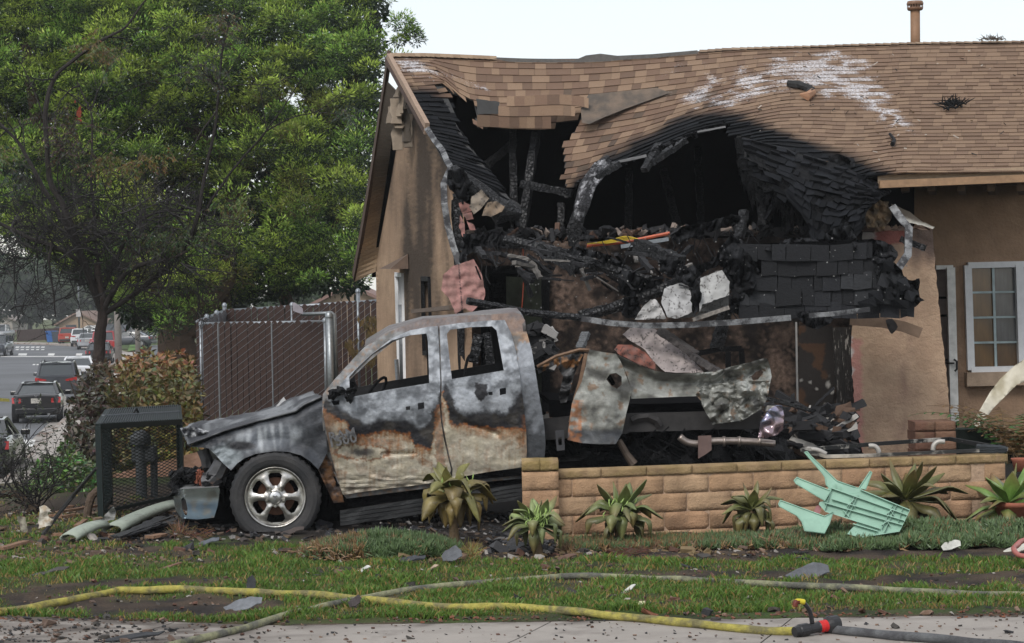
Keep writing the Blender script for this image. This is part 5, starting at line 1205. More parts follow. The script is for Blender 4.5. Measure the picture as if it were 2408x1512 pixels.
def rib(m, a, b, h=.035, w=.006): a, b = C4([a, b]); m.beam(smp(*a, .002), smp(*b, .002), h, w, up=(0, 0, 1)) if False else m.add([smp(*a, -.012), smp(*b, -.012), smp(*b, .02), smp(*a, .02), smp(a[0], a[1]+2.2, -.012), smp(b[0], b[1]+2.2, -.012), smp(b[0], b[1]+2.2, .02), smp(a[0], a[1]+2.2, .02)], [(0, 1, 2, 3), (4, 7, 6, 5), (0, 4, 5, 1), (0, 3, 7, 4), (1, 5, 6, 2)])
C4 = C6
for (a, b) in [((1090, 515), (1487, 680)), ((850, 500), (1470, 720)), ((860, 590), (1450, 765)), ((800, 620), (1430, 800)), ((805, 690), (1250, 830)), ((1030, 790), (1230, 850)), ((1040, 570), (960, 730)), ((1070, 560), (985, 745)), ((1010, 580), (1050, 670)), ((980, 650), (1040, 590)), ((950, 680), (1000, 740)), ((1350, 640), (1260, 830)), ((1380, 640), (1280, 860)), ((1320, 660), (1370, 740)), ((1290, 720), (1350, 670)), ((1290, 740), (1330, 810)), ((1260, 800), (1320, 760)), ((1487, 680), (1405, 850)), ((1405, 850), (1090, 900)), ((860, 500), (800, 690)), ((890, 470), (900, 530)), ((930, 490), (940, 540)), ((985, 870), (1090, 900)), ((1430, 660), (1390, 790))]:
    m = MB(); rib(m, a, b, 0); m.build('rib', M_green, ST)
for lp, oo, ww in (([(640, 220), (660, 213), (690, 250), (860, 410), (900, 450), (1000, 485), (1090, 515), (1085, 545), (950, 560), (850, 520), (815, 480), (805, 420), (780, 385)], .03, .06), ([(555, 445), (580, 420), (600, 432), (830, 522), (850, 530), (805, 610), (570, 470)], .0, .05), ([(430, 635), (445, 605), (470, 615), (745, 715), (800, 735), (870, 700), (840, 790), (800, 870), (640, 850), (620, 780), (580, 730), (440, 655)], -.05, .08), ([(1168, 372), (1182, 380), (1130, 520), (1075, 510)], .08, .03)):
    MB().sheet(C6(lp), 6, lambda x, y, d, oo=oo: smp(x, y, oo+d), ww).build('leg', M_green, ST)
    m = MB(); q = C6(lp); m.tube([smp(*p, oo-.006) for p in q+[q[0]]], .005, 4, cap=False); m.build('leg_edge', M_green, ST)
MB().sheet(C6([(705, 715), (735, 650), (780, 640), (760, 720), (730, 740)]), 8, lambda x, y, d: smp(x, y, .04+d), .02).build('hinge', mat('pink_plastic', (.25, .1, .1), .5), ST)
# ============================================================ METAL BED FRAME ON THE WALL
def C5(pts): return [(1881.6+x*.4083, 499.8+y*.4083) for x, y in pts]
BF = thing('bed_frame', P(2100, 1068, 18.3), 'burnt black metal bed frame resting on top of the garden wall', 'bed frame')
M_fr = mat('frame_black', (.02, .02, .02), .6, .3, 10, .3, col2=(.5, .47, .42), c2t=(.53, .62), c2s=3)
a = [P(*q, Yq) for q, Yq in zip(C5([(10, 1368), (400, 1335), (860, 1303), (1190, 1362)]), (18.1, 18.9, 19.4, 18.6))]
m = MB(); [m.beam(p, q, .03, .035, 4, .05) for p, q in zip(a, a[1:])]; m.build('side_rail', M_fr, BF)
a = [P(*q, Yq) for q, Yq in zip(C5([(22, 1375), (150, 1405), (420, 1398), (620, 1388), (1030, 1370)]), (18.0, 18.05, 18.1, 18.15, 18.2))]
m = MB(); [m.beam(p, q, .03, .03, 4, .05) for p, q in zip(a, a[1:])]; m.build('front_rail', mat('frame_scorched', (.45, .42, .37), .6, .2, 10, .3, col2=(.03, .03, .03), c2t=(.42, .56), c2s=2.5), BF)
for pts in ([(395, 1345), (425, 1345), (445, 1360), (455, 1386)], [(765, 1370), (770, 1340), (795, 1320), (832, 1320)], [(40, 1362), (100, 1368), (150, 1392)]):
    m = MB(); m.tube(catmull([P(*q, 18.2) for q in C5(pts)], 4), .022, 8); m.build('bracket', mat('bare_metal', (.4, .38, .35), .5, .4, 10, .3) if 'bare_metal' not in bpy.data.materials else bpy.data.materials['bare_metal'], BF, smooth=True)
m = MB(); 
for k in range(4): m.tube(catmull([P(*q, 18.2) for q in C5([(1015, 1345+k*11), (1080, 1350+k*9), (1150, 1352+k*8), (1190, 1362+k*4)])], 4), .022-.002*k, 6, rj=.15)
m.build('tied_straps', mat('strap_cloth', (.03, .035, .04), .8, ns=10), BF)
# ============================================================ WHITE CURVED SHEET, FERN, POTS
wc_ = C5([(1310, 830), (1230, 885), (1150, 960), (1090, 1040), (1050, 1110), (1010, 1180), (985, 1230), (955, 1278), (1020, 1282), (1060, 1200), (1110, 1130), (1180, 1060), (1250, 990), (1400, 930), (1400, 780)])
o = MB().sheet(wc_, 9, lambda x, y, d: P(x, y, 21.5+d+.25*math.sin((x-2270)*.02)-.002*(y-900)), .02, colf=lambda x, y: mixc((.56, .52, .42), (.30, .26, .17), sm(.3+fb(x*.03, y*.01)))).build('curved_panel', mat('cream_vinyl', None, .5, 0, 10, .1), None, smooth=True)
tag(o, 'cream curved vinyl panel bowed up below the porch window', 'panel')
def frond(m, p0, az, L, droop, c, rng):
    d = V((math.cos(az)*.55, math.sin(az)*.55, .95)).normalized(); p = V(p0); pts = []
    for i in range(15):
        pts.append(p.copy()); p = p+d*L/14; d = (d+V((0, 0, -droop/14))).normalized()
    m.tube(pts, [.005*(1-i/16)+.001 for i in range(15)], 4, mixc(c, (.1, .06, .03), .5))
    for i in range(2, 15):
        for s in (-1, 1):
            t = i/14; w = L*.13*math.sin(math.pi*min(.97, t*.9+.12)); dr = (pts[min(i+1, 14)]-pts[max(i-1, 0)]).normalized(); sd = dr.cross(V((0, 0, 1))).normalized()*s
            q = pts[i]; e = q+sd*w+dr*w*.25-V((0, 0, w*.25)); k = rng.uniform(.7, 1.3); h = dr*L*.018
            m.add([q-h, q+h, e], [(0, 1, 2)], tuple(x*k for x in c)); 
FE = thing('fern', P(2370, 1090, 20.3), 'large fern with browned upper fronds beside the white panel', 'fern'); rng = random.Random(12)
for i in range(46):
    brn = i % 3 < 2; base = P(2402+rng.uniform(-40, 50), 1090, 20.3+rng.uniform(-.3, .3)); az = rng.uniform(0, 6.28) if i > 12 else math.pi+rng.uniform(-.9, .9)
    m = MB(); frond(m, base, az, rng.uniform(.75, 1.2), rng.uniform(1.1, 1.9), (.15, .09, .035) if brn else (.05, .13, .03), rng); m.build('frond', M_leaf, FE)
def lathe_thing(name, px, py, Y, prof, mt, label, cat, z0=None):
    c = P(px, py, Y); m = MB(); m.lathe((c.x, Y, c.z if z0 is None else z0), prof, 20); o = m.build(name, mt, None, smooth=True); return tag(o, label, cat)
M_terra = mat('terracotta', (.30, .1, .06), .8, ns=10)
lathe_thing('plant_pot', 2385, 1230, 17.65, [(.0, 0), (.12, 0), (.17, .2), (.185, .2), (.185, .24), (.165, .24), (.15, .2), (0, .2)], M_terra, 'red clay pot under the bright green agave at the right edge', 'plant pot', -.02)
lathe_thing('plant_pot', 2400, 1108, 18.9, [(.0, 0), (.06, 0), (.08, .1), (.09, .12), (.08, .12), (.07, .1), (0, .1)], M_terra, 'clay pot behind the right end of the garden wall', 'plant pot')
bx_ = P(2278, 1030, 20.8); m = MB(); m.box(bx_, (.34, .3, .2), Matrix.Rotation(.2, 3, 'Z'), (.02, .03, .025)); m.box(bx_+V((-.02, -.152, .03)), (.12, .008, .09), Matrix.Rotation(.2, 3, 'Z'), (.5, .6, .55)); o = m.build('nursery_crate', M_col, bevel=.01); tag(o, 'small dark crate with a pale tag below the white panel', 'crate')
# ============================================================ HOSES, NOZZLE
def gh(pts, zz=.03, n=8): return catmull([G(x, y, zz) if len(pts[0]) == 2 else G(x, y, z) for (x, y, *z_) in pts for z in [z_[0] if z_ else zz]], n)
def hosemat(nm, a, b): return mat(nm, a, .8, 0, 26, .35, .8, 120, col2=b, c2t=(.42, .58), c2s=7, spec=.2)
def hose(name, pts, r, mt, label, zz=None, flat=.8):
    q = gh(pts, zz or r*.8); rng = random.Random(len(pts)); m = MB(); rr = []
    for i, p in enumerate(q):
        p.z += .012*nz(p.x*3, p.y*3); p.y += .02*nz(p.x*2.2, 3); rr.append(r*(.95+.2*nz(p.x*4.5, p.y*5))) 
    m.tube(q, rr, 12, flat=1.0); o = m.build(name, mt, None, smooth=True); return tag(o, label, 'hose', 'fire hoses on the lawn')
hose('fire_hose', [(-60, 1448), (0, 1438), (100, 1425), (200, 1405), (262, 1392), (290, 1388), (350, 1388), (480, 1388), (620, 1395), (700, 1398, .05), (800, 1404, .085), (840, 1408, .085), (900, 1415, .06), (960, 1422), (1100, 1430), (1220, 1428), (1330, 1438), (1440, 1448), (1560, 1460), (1680, 1472), (1800, 1482), (1872, 1485)], .029, hosemat('yellow_hose', (.42, .37, .09), (.20, .18, .09)), 'long yellow fire hose running to the black nozzle')
hose('fire_hose', [(330, 1535), (420, 1512), (520, 1490), (620, 1464), (700, 1440), (760, 1426), (820, 1413), (870, 1403), (960, 1388), (1080, 1376), (1200, 1366), (1330, 1357), (1420, 1356), (1500, 1358), (1600, 1364), (1800, 1374), (2050, 1384), (2250, 1397), (2420, 1400)], .0255, hosemat('grey_hose', (.28, .28, .17), (.13, .13, .11)), 'muddy grey green fire hose crossing beneath the yellow one')
hose('fire_hose', [(1938, 1478), (1990, 1484), (2100, 1494), (2200, 1502), (2330, 1514), (2500, 1530)], .031, hosemat('dark_hose', (.15, .155, .16), (.09, .09, .095)), 'dark grey hose end on the concrete at lower right')
hose('garden_hose', [(2460, 1268), (2410, 1272), (2390, 1282), (2384, 1292), (2392, 1302), (2412, 1306), (2470, 1306)], .022, mat('red_hose', (.38, .12, .1), .5), 'loop of red garden hose at the right edge', .12)
NO = thing('hose_nozzle', G(1900, 1484, 0), 'black fire hose nozzle with red bands and yellow striped handle', 'nozzle')
na = G(1868, 1486, .035); nb = G(1968, 1466, .055); nd = (nb-na); M_nz = mat('nozzle_black', (.02, .02, .022), .4, 0, 20, .3)
m = MB(); m.tube([na+nd*t for t in (0, .1, .12, .3, .32, .55, .57)], [.03, .034, .04, .04, .032, .032, .036], 16); m.build('body', M_nz, NO)
m = MB(); m.tube([na+nd*t for t in (.57, .62, .625, .66, .665, .7, .705, .74)], [.034, .034, .037, .037, .034, .034, .037, .037], 16); m.build('red_band', mat('red_rubber', (.5, .02, .02), .5), NO)
m = MB(); m.tube([na+nd*t for t in (.74, .78, .82, 1.0)], [.036, .05, .056, .052], 16); m.build('bumper', M_nz, NO)
h = [na+nd*.42+V((0, 0, .03)), na+nd*.36+V((0, 0, .11)), na+nd*.2+V((0, 0, .17)), na+nd*.06+V((0, 0, .18)), na+nd*.02+V((0, 0, .15))]
m = MB(); m.tube(catmull(h[:4], 5), .014, 8); m.build('handle', M_nz, NO, smooth=True)
m = MB(); m.tube(catmull([h[2]+V((.01, 0, 0)), h[3], h[4]], 5), .017, 8); m.build('handle_grip', mat('yellow_grip', (.6, .5, .03), .5, col2=(.12, .02, .01), c2t=(.5, .52), c2s=12), NO, smooth=True)
# ============================================================ LOOSE DEBRIS
def shard(px, py, w, h, tilt, col, label, name='debris_sheet', Y=None, mt=None, th=.008, cat='debris', seed=0, z=None, grp='scattered fire debris on the lawn'):
    g = G(px, py, 0) if Y is None else P(px, py, Y); r = random.Random(int(px*7+py)); n = 7
    pts = [(w/2*math.cos(a)*r.uniform(.75, 1.1), h/2*math.sin(a)*r.uniform(.75, 1.1)) for a in np.linspace(0, 2*math.pi, n, endpoint=False)+.3]
    rz_ = Matrix.Rotation(r.uniform(-.4, .4), 3, 'Z'); rx = Matrix.Rotation(tilt, 3, 'X'); lift = h/2*abs(math.sin(tilt))+.012
    def f(x, y, d): return g+rz_ @ (rx @ V((x, y, .03*math.sin(x/w*3)*1+.014*nz(x*20, y*20, px)+d)))+V((0, 0, lift))
    o = MB().sheet(pts, max(w, h)/7, f, th).build(name, mt or debmat(col), None); return tag(o, label, cat, grp)
_dm = {}
def debmat(c):
    if c not in _dm: _dm[c] = mat('debris', c, .75, 0, 15, .35, .5, 40)
    return _dm[c]
DK = (.03, .032, .036); GY_ = (.16, .17, .185); WH = (.55, .55, .52); WD = (.16, .09, .06)
shard(1455, 1360+0, .0001+.3, .1, .5, DK, 'small curled charcoal scrap on the lawn near the hose bend') if False else None
shard(1905, 1362, .34, .22, .35, (.10, .105, .115), 'dark grey curved plastic sheet lying on the grass above the hoses', th=.01)
shard(575, 1436, .27, .13, .5, GY_, 'crumpled grey sheet at the edge of the lawn beside the hoses')
shard(940, 1328, .5, .12, .25, (.045, .048, .055), 'long dark flap of plastic in the bed before the succulents')
shard(1062, 1326, .2, .16, .8, (.10, .105, .115), 'upright grey plastic fragment beside the long dark flap')
shard(490, 1282, .22, .08, .4, (.10, .11, .13), 'blue grey flake on the grass in front of the wheel')
shard(300, 1508, .55, .08, .2, DK, 'black strip on the concrete at bottom left')
shard(115, 1352, .34, .07, .3, (.06, .055, .05), 'dark splintered board on the lawn at the left')
shard(395, 1338, .26, .04, .1, WD, 'flat brown splinter on the muddy grass')
shard(855, 1350, .14, .07, .6, WH, 'crumpled pale foil scrap on the grass below the dark flap')
shard(505, 1337, .1, .06, .3, WH, 'small pale chip left of the muddy hollow') if False else None
shard(1015, 1345, .14, .05, .4, (.4, .3, .22), 'small tan plaster chip in front of the grey fragment')
shard(1480, 1392, .12, .05, .3, WH, 'crumpled white paper scrap between the two hoses')
shard(1500, 1436, .12, .06, .6, (.5, .47, .3), 'cream scrap beside the yellow hose')
shard(835, 1432, .12, .09, .9, (.05, .04, .04), 'charred lump beneath the hose crossing')
shard(590, 1398, .08, .13, 1.2, DK, 'upright black shard leaning on the yellow hose')
shard(2235, 1297, .18, .10, .8, (.5, .5, .46), 'pale lump among the succulents on the right')
shard(2395, 1300, .3, .12, .3, (.5, .48, .42), 'flat pale stone slab at the right edge')
shard(750, 1283, .3, .05, .3, DK, 'black bar fragment right of the wheel')
shard(690, 1258, .22, .1, .5, (.07, .055, .05), 'muddy scrap under the wheel')
shard(1330, 1320, .2, .07, .4, (.12, .07, .05), 'rusty flake before the pale green agave')
shard(1210, 1298, .25, .1, .5, DK, 'black charred scrap left of the pale green agave')
# clutter: pebbles, chips, leaf bits too many to count
m = MB(); rng = random.Random(77)
def chips(m, n, fx, fy, smin, smax, cols, z=0.0):
    for i in range(n):
        x = fx(rng); y = fy(rng, x)
        g = G(x, y, z); s = rng.uniform(smin, smax)*(1+1.5*(rng.random() < .06)); m.box(g+V((0, 0, s*.2)), (s, s*rng.uniform(.3, .9), s*rng.uniform(.15, .5)), Matrix.Rotation(rng.uniform(0, 6), 3, (rng.random()*.4, rng.random()*.4, 1)), cols[rng.randrange(len(cols))], s*.12)
CC = [(.05, .045, .04), (.12, .08, .06), (.03, .03, .032), (.2, .13, .09), (.33, .3, .27), (.1, .05, .035)]
chips(m, 420, lambda r: r.uniform(-20, 2430), lambda r, x: r.uniform(1452, 1512), .008, .022, CC)
chips(m, 380, lambda r: abs(r.gauss(0, 320)), lambda r, x: r.uniform(1448, 1512), .008, .03, CC[:3])
chips(m, 500, lambda r: r.uniform(-20, 2430), lambda r, x: 1447+r.gauss(0, 4)+(8 if x < 1400 else 0), .01, .03, [(.2, .08, .045), (.12, .06, .04), (.06, .05, .04)])
chips(m, 700, lambda r: r.uniform(-20, 2430), lambda r, x: r.uniform(1330, 1450), .012, .035, CC+[(.14, .07, .05)])
chips(m, 900, lambda r: r.uniform(640, 1900), lambda r, x: r.gauss(1300, 14), .015, .05, CC+[(.17, .12, .06)]*3)
chips(m, 900, lambda r: r.uniform(-20, 500), lambda r, x: r.uniform(1200, 1330), .012, .045, CC+[(.16, .11, .07)]*2)
chips(m, 700, lambda r: r.uniform(300, 1230), lambda r, x: r.uniform(1205, 1275), .02, .07, [(.02, .02, .022), (.035, .035, .04), (.06, .05, .045), (.1, .07, .05), (.25, .24, .23), (.03, .03, .03)])
chips(m, 300, lambda r: r.uniform(1150, 1350), lambda r, x: r.uniform(1240, 1300), .02, .06, [(.02, .02, .022), (.06, .06, .065)])
tag(m.build('litter', M_col), 'small stones, bark and burnt fragments strewn over lawn and concrete', 'litter', kind='stuff')
# ============================================================ METER CAGE
CG = thing('meter_cage', P(330, 1200, 20.5), 'dark green mesh cage over a gas meter beside the truck nose', 'cage')
M_cg = mat('dark_green_paint', (.010, .018, .018), .45, .2, 20, .3)
fl, fr, blk_, brk = G(236, 1219, .0), G(424, 1176, .0), G(262, 1190, 0), G(424, 1150, 0)
FLt, FRt, BRt, BLt = P(231, 1003, fl.y), P(423, 992, fr.y), P(420, 958, fr.y+1.3), P(254, 968, fl.y+1.3)
fl = V((FLt.x+.01, fl.y, 0)); fr = V((FRt.x, fr.y, 0)); bl = V((BLt.x, BLt.y, 0)); br = V((BRt.x, BRt.y, 0))
m = MB(); [m.beam(a, b, .055, .055) for a, b in ((fl, FLt), (fr, FRt), (bl, BLt), (br, BRt), (FLt, FRt), (FRt, BRt), (BRt, BLt), (BLt, FLt))]; [m.beam(a+V((0, 0, .06)), b+V((0, 0, .06)), .03, .03) for a, b in ((fl, fr), (fl, bl))]; m.build('cage_frame', M_cg, CG)
def lattice(a, b, c, d, nu, nv, r, mt, name, parent, both=(1, -1)):    # a..b bottom, d..c top, diamonds
    m = MB(); S = lambda u, v: (a.lerp(b, u)).lerp(d.lerp(c, u), v)
    L = nu; k = nv/nu
    for i in range(-nv, nu+nv):
        for s in both:
            pts = []
            for j in range(nv*2+1):
                v = j/(nv*2); u = (i+s*j*.5+(.0 if s > 0 else nv*.0))/nu
                pts.append((u, v))
            seg = [p for p in pts if -1e-6 <= p[0] <= 1+1e-6]
            if len(seg) > 1: m.beam(S(*seg[0]), S(*seg[-1]), r, r*1.0)
    return m.build(name, mt, parent)
lattice(fl, fr, FRt, FLt, 13, 26, .0055, M_cg, 'mesh_panel', CG)
lattice(fl, bl, BLt, FLt, 16, 22, .004, M_cg, 'mesh_panel', CG)
m = MB(); u = V((0, 0, .02)); m.add([FLt+u, FRt+u, BRt+u, BLt+u, FLt, FRt, BRt, BLt], [(0, 1, 2, 3), (0, 4, 5, 1), (3, 7, 4, 0), (1, 5, 6, 2)], (.02, .03, .033))
for k in range(34): a = FLt.lerp(FRt, (k+.5)/34)+V((0, 0, .028)); b = BLt.lerp(BRt, (k+.5)/34)+V((0, 0, .028)); m.beam(a, b, .012, .012, 1, 0, (.04, .05, .055))
a = FLt.lerp(BLt, .5)+V((0, 0, .035)); b = FRt.lerp(BRt, .5)+V((0, 0, .035)); m.beam(a, b, .03, .012, 1, 0, (.2, .22, .24)); m.build('lid', mat('cage_lid', None, .4, .2, 20, .3), CG)
m = MB(); m.tube([a.lerp(b, .38)+V((0, 0, .0)), a.lerp(b, .42)+V((0, 0, .05)), a.lerp(b, .45)], .012, 5); m.build('latch', M_char, CG)
GM = thing('gas_meter', P(335, 1200, 22.2), 'grey gas meter and riser pipe inside the mesh cage', 'gas meter'); gp_ = V((P(333, 1150, 22.0).x, 22.0, 0)); M_gm = mat('meter_grey', (.05, .055, .06), .6, .2, 15, .3)
m = MB(); m.tube([gp_-V((.0, 0, .1)), gp_+V((0, 0, .55))], .06, 12); m.tube([gp_+V((.12, .1, -.1)), gp_+V((.12, .1, .4)), gp_+V((0, .05, .5))], .04, 10); m.build('riser_pipe', M_gm, GM)
m = MB(); m.box(gp_+V((.03, .05, .44)), (.26, .16, .17)); m.lathe(gp_+V((0, 0, .55)), [(.11, 0), (.12, .08), (.06, .14), (.0, .16)], 12); m.build('meter_body', M_gm, GM, bevel=.02)
# low salmon planter wall behind the cage
o = MB().sheet([(250, 1120), (480, 1058), (484, 1090), (480, 1165), (250, 1215)], 14, lambda x, y, d: P(x, y, 24.6+d), .25, colf=lambda x, y: mixc((.30, .18, .13), (.2, .12, .08), sm(.5+fb(x*.03, y*.03)))).build('planter_wall', M_stucco, None); tag(o, 'low salmon stucco planter wall behind the mesh cage', 'planter wall')
# ============================================================ CHAIN LINK FENCES
M_slat = mat('slat_brown', (.042, .022, .017), .6, 0, 8, .3, spec=.3); M_wire = mat('fence_wire', (.22, .24, .26), .45, .4, 30, .2)
def fence(name, label, A, B, ztA, ztB, z0, nsl, posts, top=.03, wire=.0045, skip=()):
    T = thing(name, (A+B)/2, label, 'fence'); A0 = V((A.x, A.y, z0)); B0 = V((B.x, B.y, z0)); At = V((A.x, A.y, ztA)); Bt = V((B.x, B.y, ztB))
    d = (B0-A0).normalized(); n_ = V((d.y, -d.x, 0)); L = (B0-A0).length; w = L/nsl*.88; rng = random.Random(nsl)
    for i in range(nsl):
        t = (i+.5)/nsl; b = A0.lerp(B0, t)+V((0, 0, .06))+n_*.034; a = At.lerp(Bt, t)+V((0, 0, .0+rng.random()*.04))+n_*.034; tz = rng.uniform(-.01, .01)
        m = MB(); pts = [b-d*w/2, b+d*w/2, a+d*w/2+d*tz-V((0, 0, .03)), a+d*(w*.15+tz), a-d*(w*.15-tz), a-d*w/2+d*tz-V((0, 0, .03))]
        m.add([p+n_*0 for p in pts]+[p-n_*.012 for p in pts], [tuple(range(6)), tuple(range(11, 5, -1))]+[(j, j+6, (j+1) % 6+6, (j+1) % 6) for j in range(6)]); m.build('slat', M_slat, T)
    nu = max(3, int(L/.17)); nv = int((ztA-z0)/.115); lattice(A0+n_*.045, B0+n_*.045, Bt+n_*.045, At+n_*.045, nu, nv, wire*.8, M_wire, 'wire_mesh', T, (1,))
    m = MB(); m.tube([At+n_*.0, Bt], top, 8); m.build('top_rail', M_galv, T, smooth=True)
    for t, h in posts:
        p = A0.lerp(B0, t); q = At.lerp(Bt, t)+V((0, 0, h)); m = MB(); m.tube([p, q], .038, 10); m.lathe(q, [(.045, -.02), (.045, .02), (.02, .05), (0, .055)], 10); m.build('post', M_galv, T, smooth=True)
    return T
ga = P(463, 762, 34); gb = P(764, 757, 33.4)
ft = fence('gate_fence', 'chain link gate with dark brown slats standing open behind the bonnet', ga, gb, ga.z, gb.z, .0, 22, [(.03, .0), (1.0, .02)], wire=.0065)
for t in (.17, .59):
    p = ga.lerp(gb, t); m = MB(); m.tube([V((p.x, p.y-.04, .05)), p+V((0, -.04, 0))], .014, 6); m.build('brace_rod', M_galv, ft)
fa = P(528, 731, 37.5); fb_ = P(886, 708, 36.5)
fence('slatted_fence', 'long chain link fence with brown slats running to the house', fa, fb_, fa.z, fb_.z, .0, 27, [(0, .1), (.45, .03), (.88, .2)], wire=.006)
fc = P(462, 757, 34.0); fence('corner_fence', 'short return of chain link fence at the far left corner', fc, fa, fc.z, fa.z, .0, 6, [(.35, .02), (.7, .02)], wire=.006)
# tall gate posts with rails by the fence end
M_gate = mat('gate_steel', (.28, .30, .31), .4, .7, 20, .3)
GP = thing('gate_post', P(778, 900, 33), 'tall galvanised gate post with a bent top arm and small sign', 'post')
m = MB(); a = P(774, 742, 33); m.tube([V((a.x+.02, 33, 0)), a], .062, 12); m.lathe(a, [(.07, -.03), (.07, .03), (.03, .07), (0, .075)], 12); m.build('post', M_gate, GP, smooth=True)
m = MB(); m.tube([P(792, 890, 33), P(786, 740, 33), P(780, 736, 33), P(712, 739, 33.2)], .03, 8); m.build('gate_arm', M_gate, GP, smooth=True)
m = MB(); m.sheet([(688, 713), (693, 711), (712, 725), (713, 738), (706, 737), (689, 731)], 20, lambda x, y, d: P(x, y, 33.1+d), .02); m.build('sign', mat('sign_grey', (.32, .30, .34), .6), GP)
# gas riser by the house corner
m = MB(); m.tube([P(945, 716, 29), P(949, 905, 29)], .055, 10); o = m.build('flue_pipe', mat('flue_grey', (.20, .21, .22), .5, .5, 15, .4), None, smooth=True); tag(o, 'grey flue pipe standing against the side wall of the house', 'pipe')
m = MB(); m.tube([P(932, 845, 28), P(936, 905, 28)], .03, 8); o = m.build('riser_pipe', M_galv, None); tag(o, 'thin grey riser beside the flue pipe, seen through the cab window', 'pipe')
# ============================================================ FOLIAGE HELPERS
def leafcloud(name, C, Nrm, Len, Wid, Cols, mt, parent=None, label=None, cat=None, kind=None, fold=True, org=None):
    """C centres, Nrm direction of each leaf, arrays"""
    n = len(C); D = Nrm/np.linalg.norm(Nrm, axis=1)[:, None]; rr = np.random.default_rng(n); Q = rr.normal(size=(n, 3)); S = np.cross(D, Q); S /= np.linalg.norm(S, axis=1)[:, None]+1e-9
    l = Len[:, None]; w = Wid[:, None]; p0 = C; p1 = C+D*l*.5+S*w; p2 = C+D*l; p3 = C+D*l*.5-S*w
    vs = np.stack([p0, p1, p2, p3], 1).reshape(-1, 3); me = bpy.data.meshes.new(name)
    o_ = np.array(org if org is not None else (0, 0, 0)); vs = vs-o_
    me.vertices.add(n*4); me.vertices.foreach_set('co', vs.ravel()); me.loops.add(n*4); me.loops.foreach_set('vertex_index', np.arange(n*4, dtype=np.int32)); me.polygons.add(n)
    me.polygons.foreach_set('loop_start', (np.arange(n)*4).astype(np.int32)); me.update(calc_edges=True)
    ca = me.color_attributes.new('Col', 'FLOAT_COLOR', 'POINT'); cc = np.ones((n*4, 4), np.float32); cc[:, :3] = np.repeat(Cols, 4, 0); ca.data.foreach_set('color', cc.ravel()); me.materials.append(mt)
    o = bpy.data.objects.new(name, me); COL.objects.link(o)
    if parent is not None: o.parent = parent
    return tag(o, label, cat, None, kind)
def limb(m, pts, r0, r1, n=8, col=(.05, .04, .035), nn=6, wob=0):
    q = catmull([P(*p) if len(p) == 3 else p for p in pts], nn); k = len(q)
    if wob: q = [p+V((wob*nz(p.z*4, i*.3), wob*nz(p.z*4+9, i*.3), 0)) for i, p in enumerate(q)]
    m.tube(q, [lerp(r0, r1, i/(k-1)) for i in range(k)], n, col, rj=.06)
    return q
# ============================================================ BIG GREEN TREE
BT = thing('green_tree', P(520, 900, 47), 'huge feathery bright green tree behind the fence, filling the upper left', 'tree'); rng = np.random.default_rng(21); pr = random.Random(21)
m = MB(); bc = (.075, .05, .035)
for pts, a, b in (([(425, 870, 46), (415, 800, 46), (440, 730, 46.5), (520, 600, 47.5), (560, 420, 48), (600, 200, 48)], .5, .16), ([(440, 780, 46), (500, 700, 46), (540, 640, 46), (530, 500, 46)], .3, .1), ([(700, 900, 49), (690, 760, 49), (640, 600, 49), (660, 400, 49), (640, 150, 49)], .2, .1), ([(520, 860, 48), (530, 720, 48), (515, 640, 48)], .16, .12), ([(430, 760, 46), (330, 640, 46), (200, 500, 46), (100, 330, 46), (60, 100, 46)], .3, .1), ([(660, 450, 49), (740, 330, 49), (800, 240, 49), (860, 150, 49)], .18, .06), ([(560, 420, 48), (450, 300, 48), (330, 150, 48)], .2, .06), ([(650, 620, 49), (760, 560, 49), (820, 480, 49)], .16, .05)):
    limb(m, pts, a, b, 9, bc)
m.build('trunk', M_bark, BT)
def right_edge(y): return interp(y, [(-60, 905), (0, 925), (60, 915), (100, 912), (170, 905), (300, 900), (400, 890), (480, 885), (560, 880), (650, 875), (700, 870)])
def low_edge(x): return interp(x, [(-120, 520), (0, 545), (60, 590), (150, 640), (230, 690), (300, 770), (400, 795), (455, 780), (500, 745), (600, 715), (700, 705), (760, 690), (830, 700), (900, 660)])
CLs = []
tries = 0
while len(CLs) < 1150 and tries < 20000:
    tries += 1
    x = pr.uniform(-130, 935); y = pr.uniform(-90, 800); Yd = pr.uniform(42.5, 50)
    if x > right_edge(y)-28 or y > low_edge(x)-22: continue
    if math.hypot((x-690)/26, (y-235)/30) < 1 or math.hypot((x-792)/28, (y-212)/24) < 1 or math.hypot((x-640)/14, (y-330)/12) < 1: continue
    if Yd < 46.5 and nz(x*.012, y*.014, 3)+.5*nz(x*.03, y*.035, 6) < (-.02 if x > 500 else -.16): continue         # recesses between the boughs
    CLs.append((x, y, Yd))
for (x, y) in ((955, 62), (940, 95), (968, 75), (930, 140), (975, 88), (945, 50)): CLs.append((x, y, 48))
Cs, Ds, Ls, Ws, Cc = [], [], [], [], []
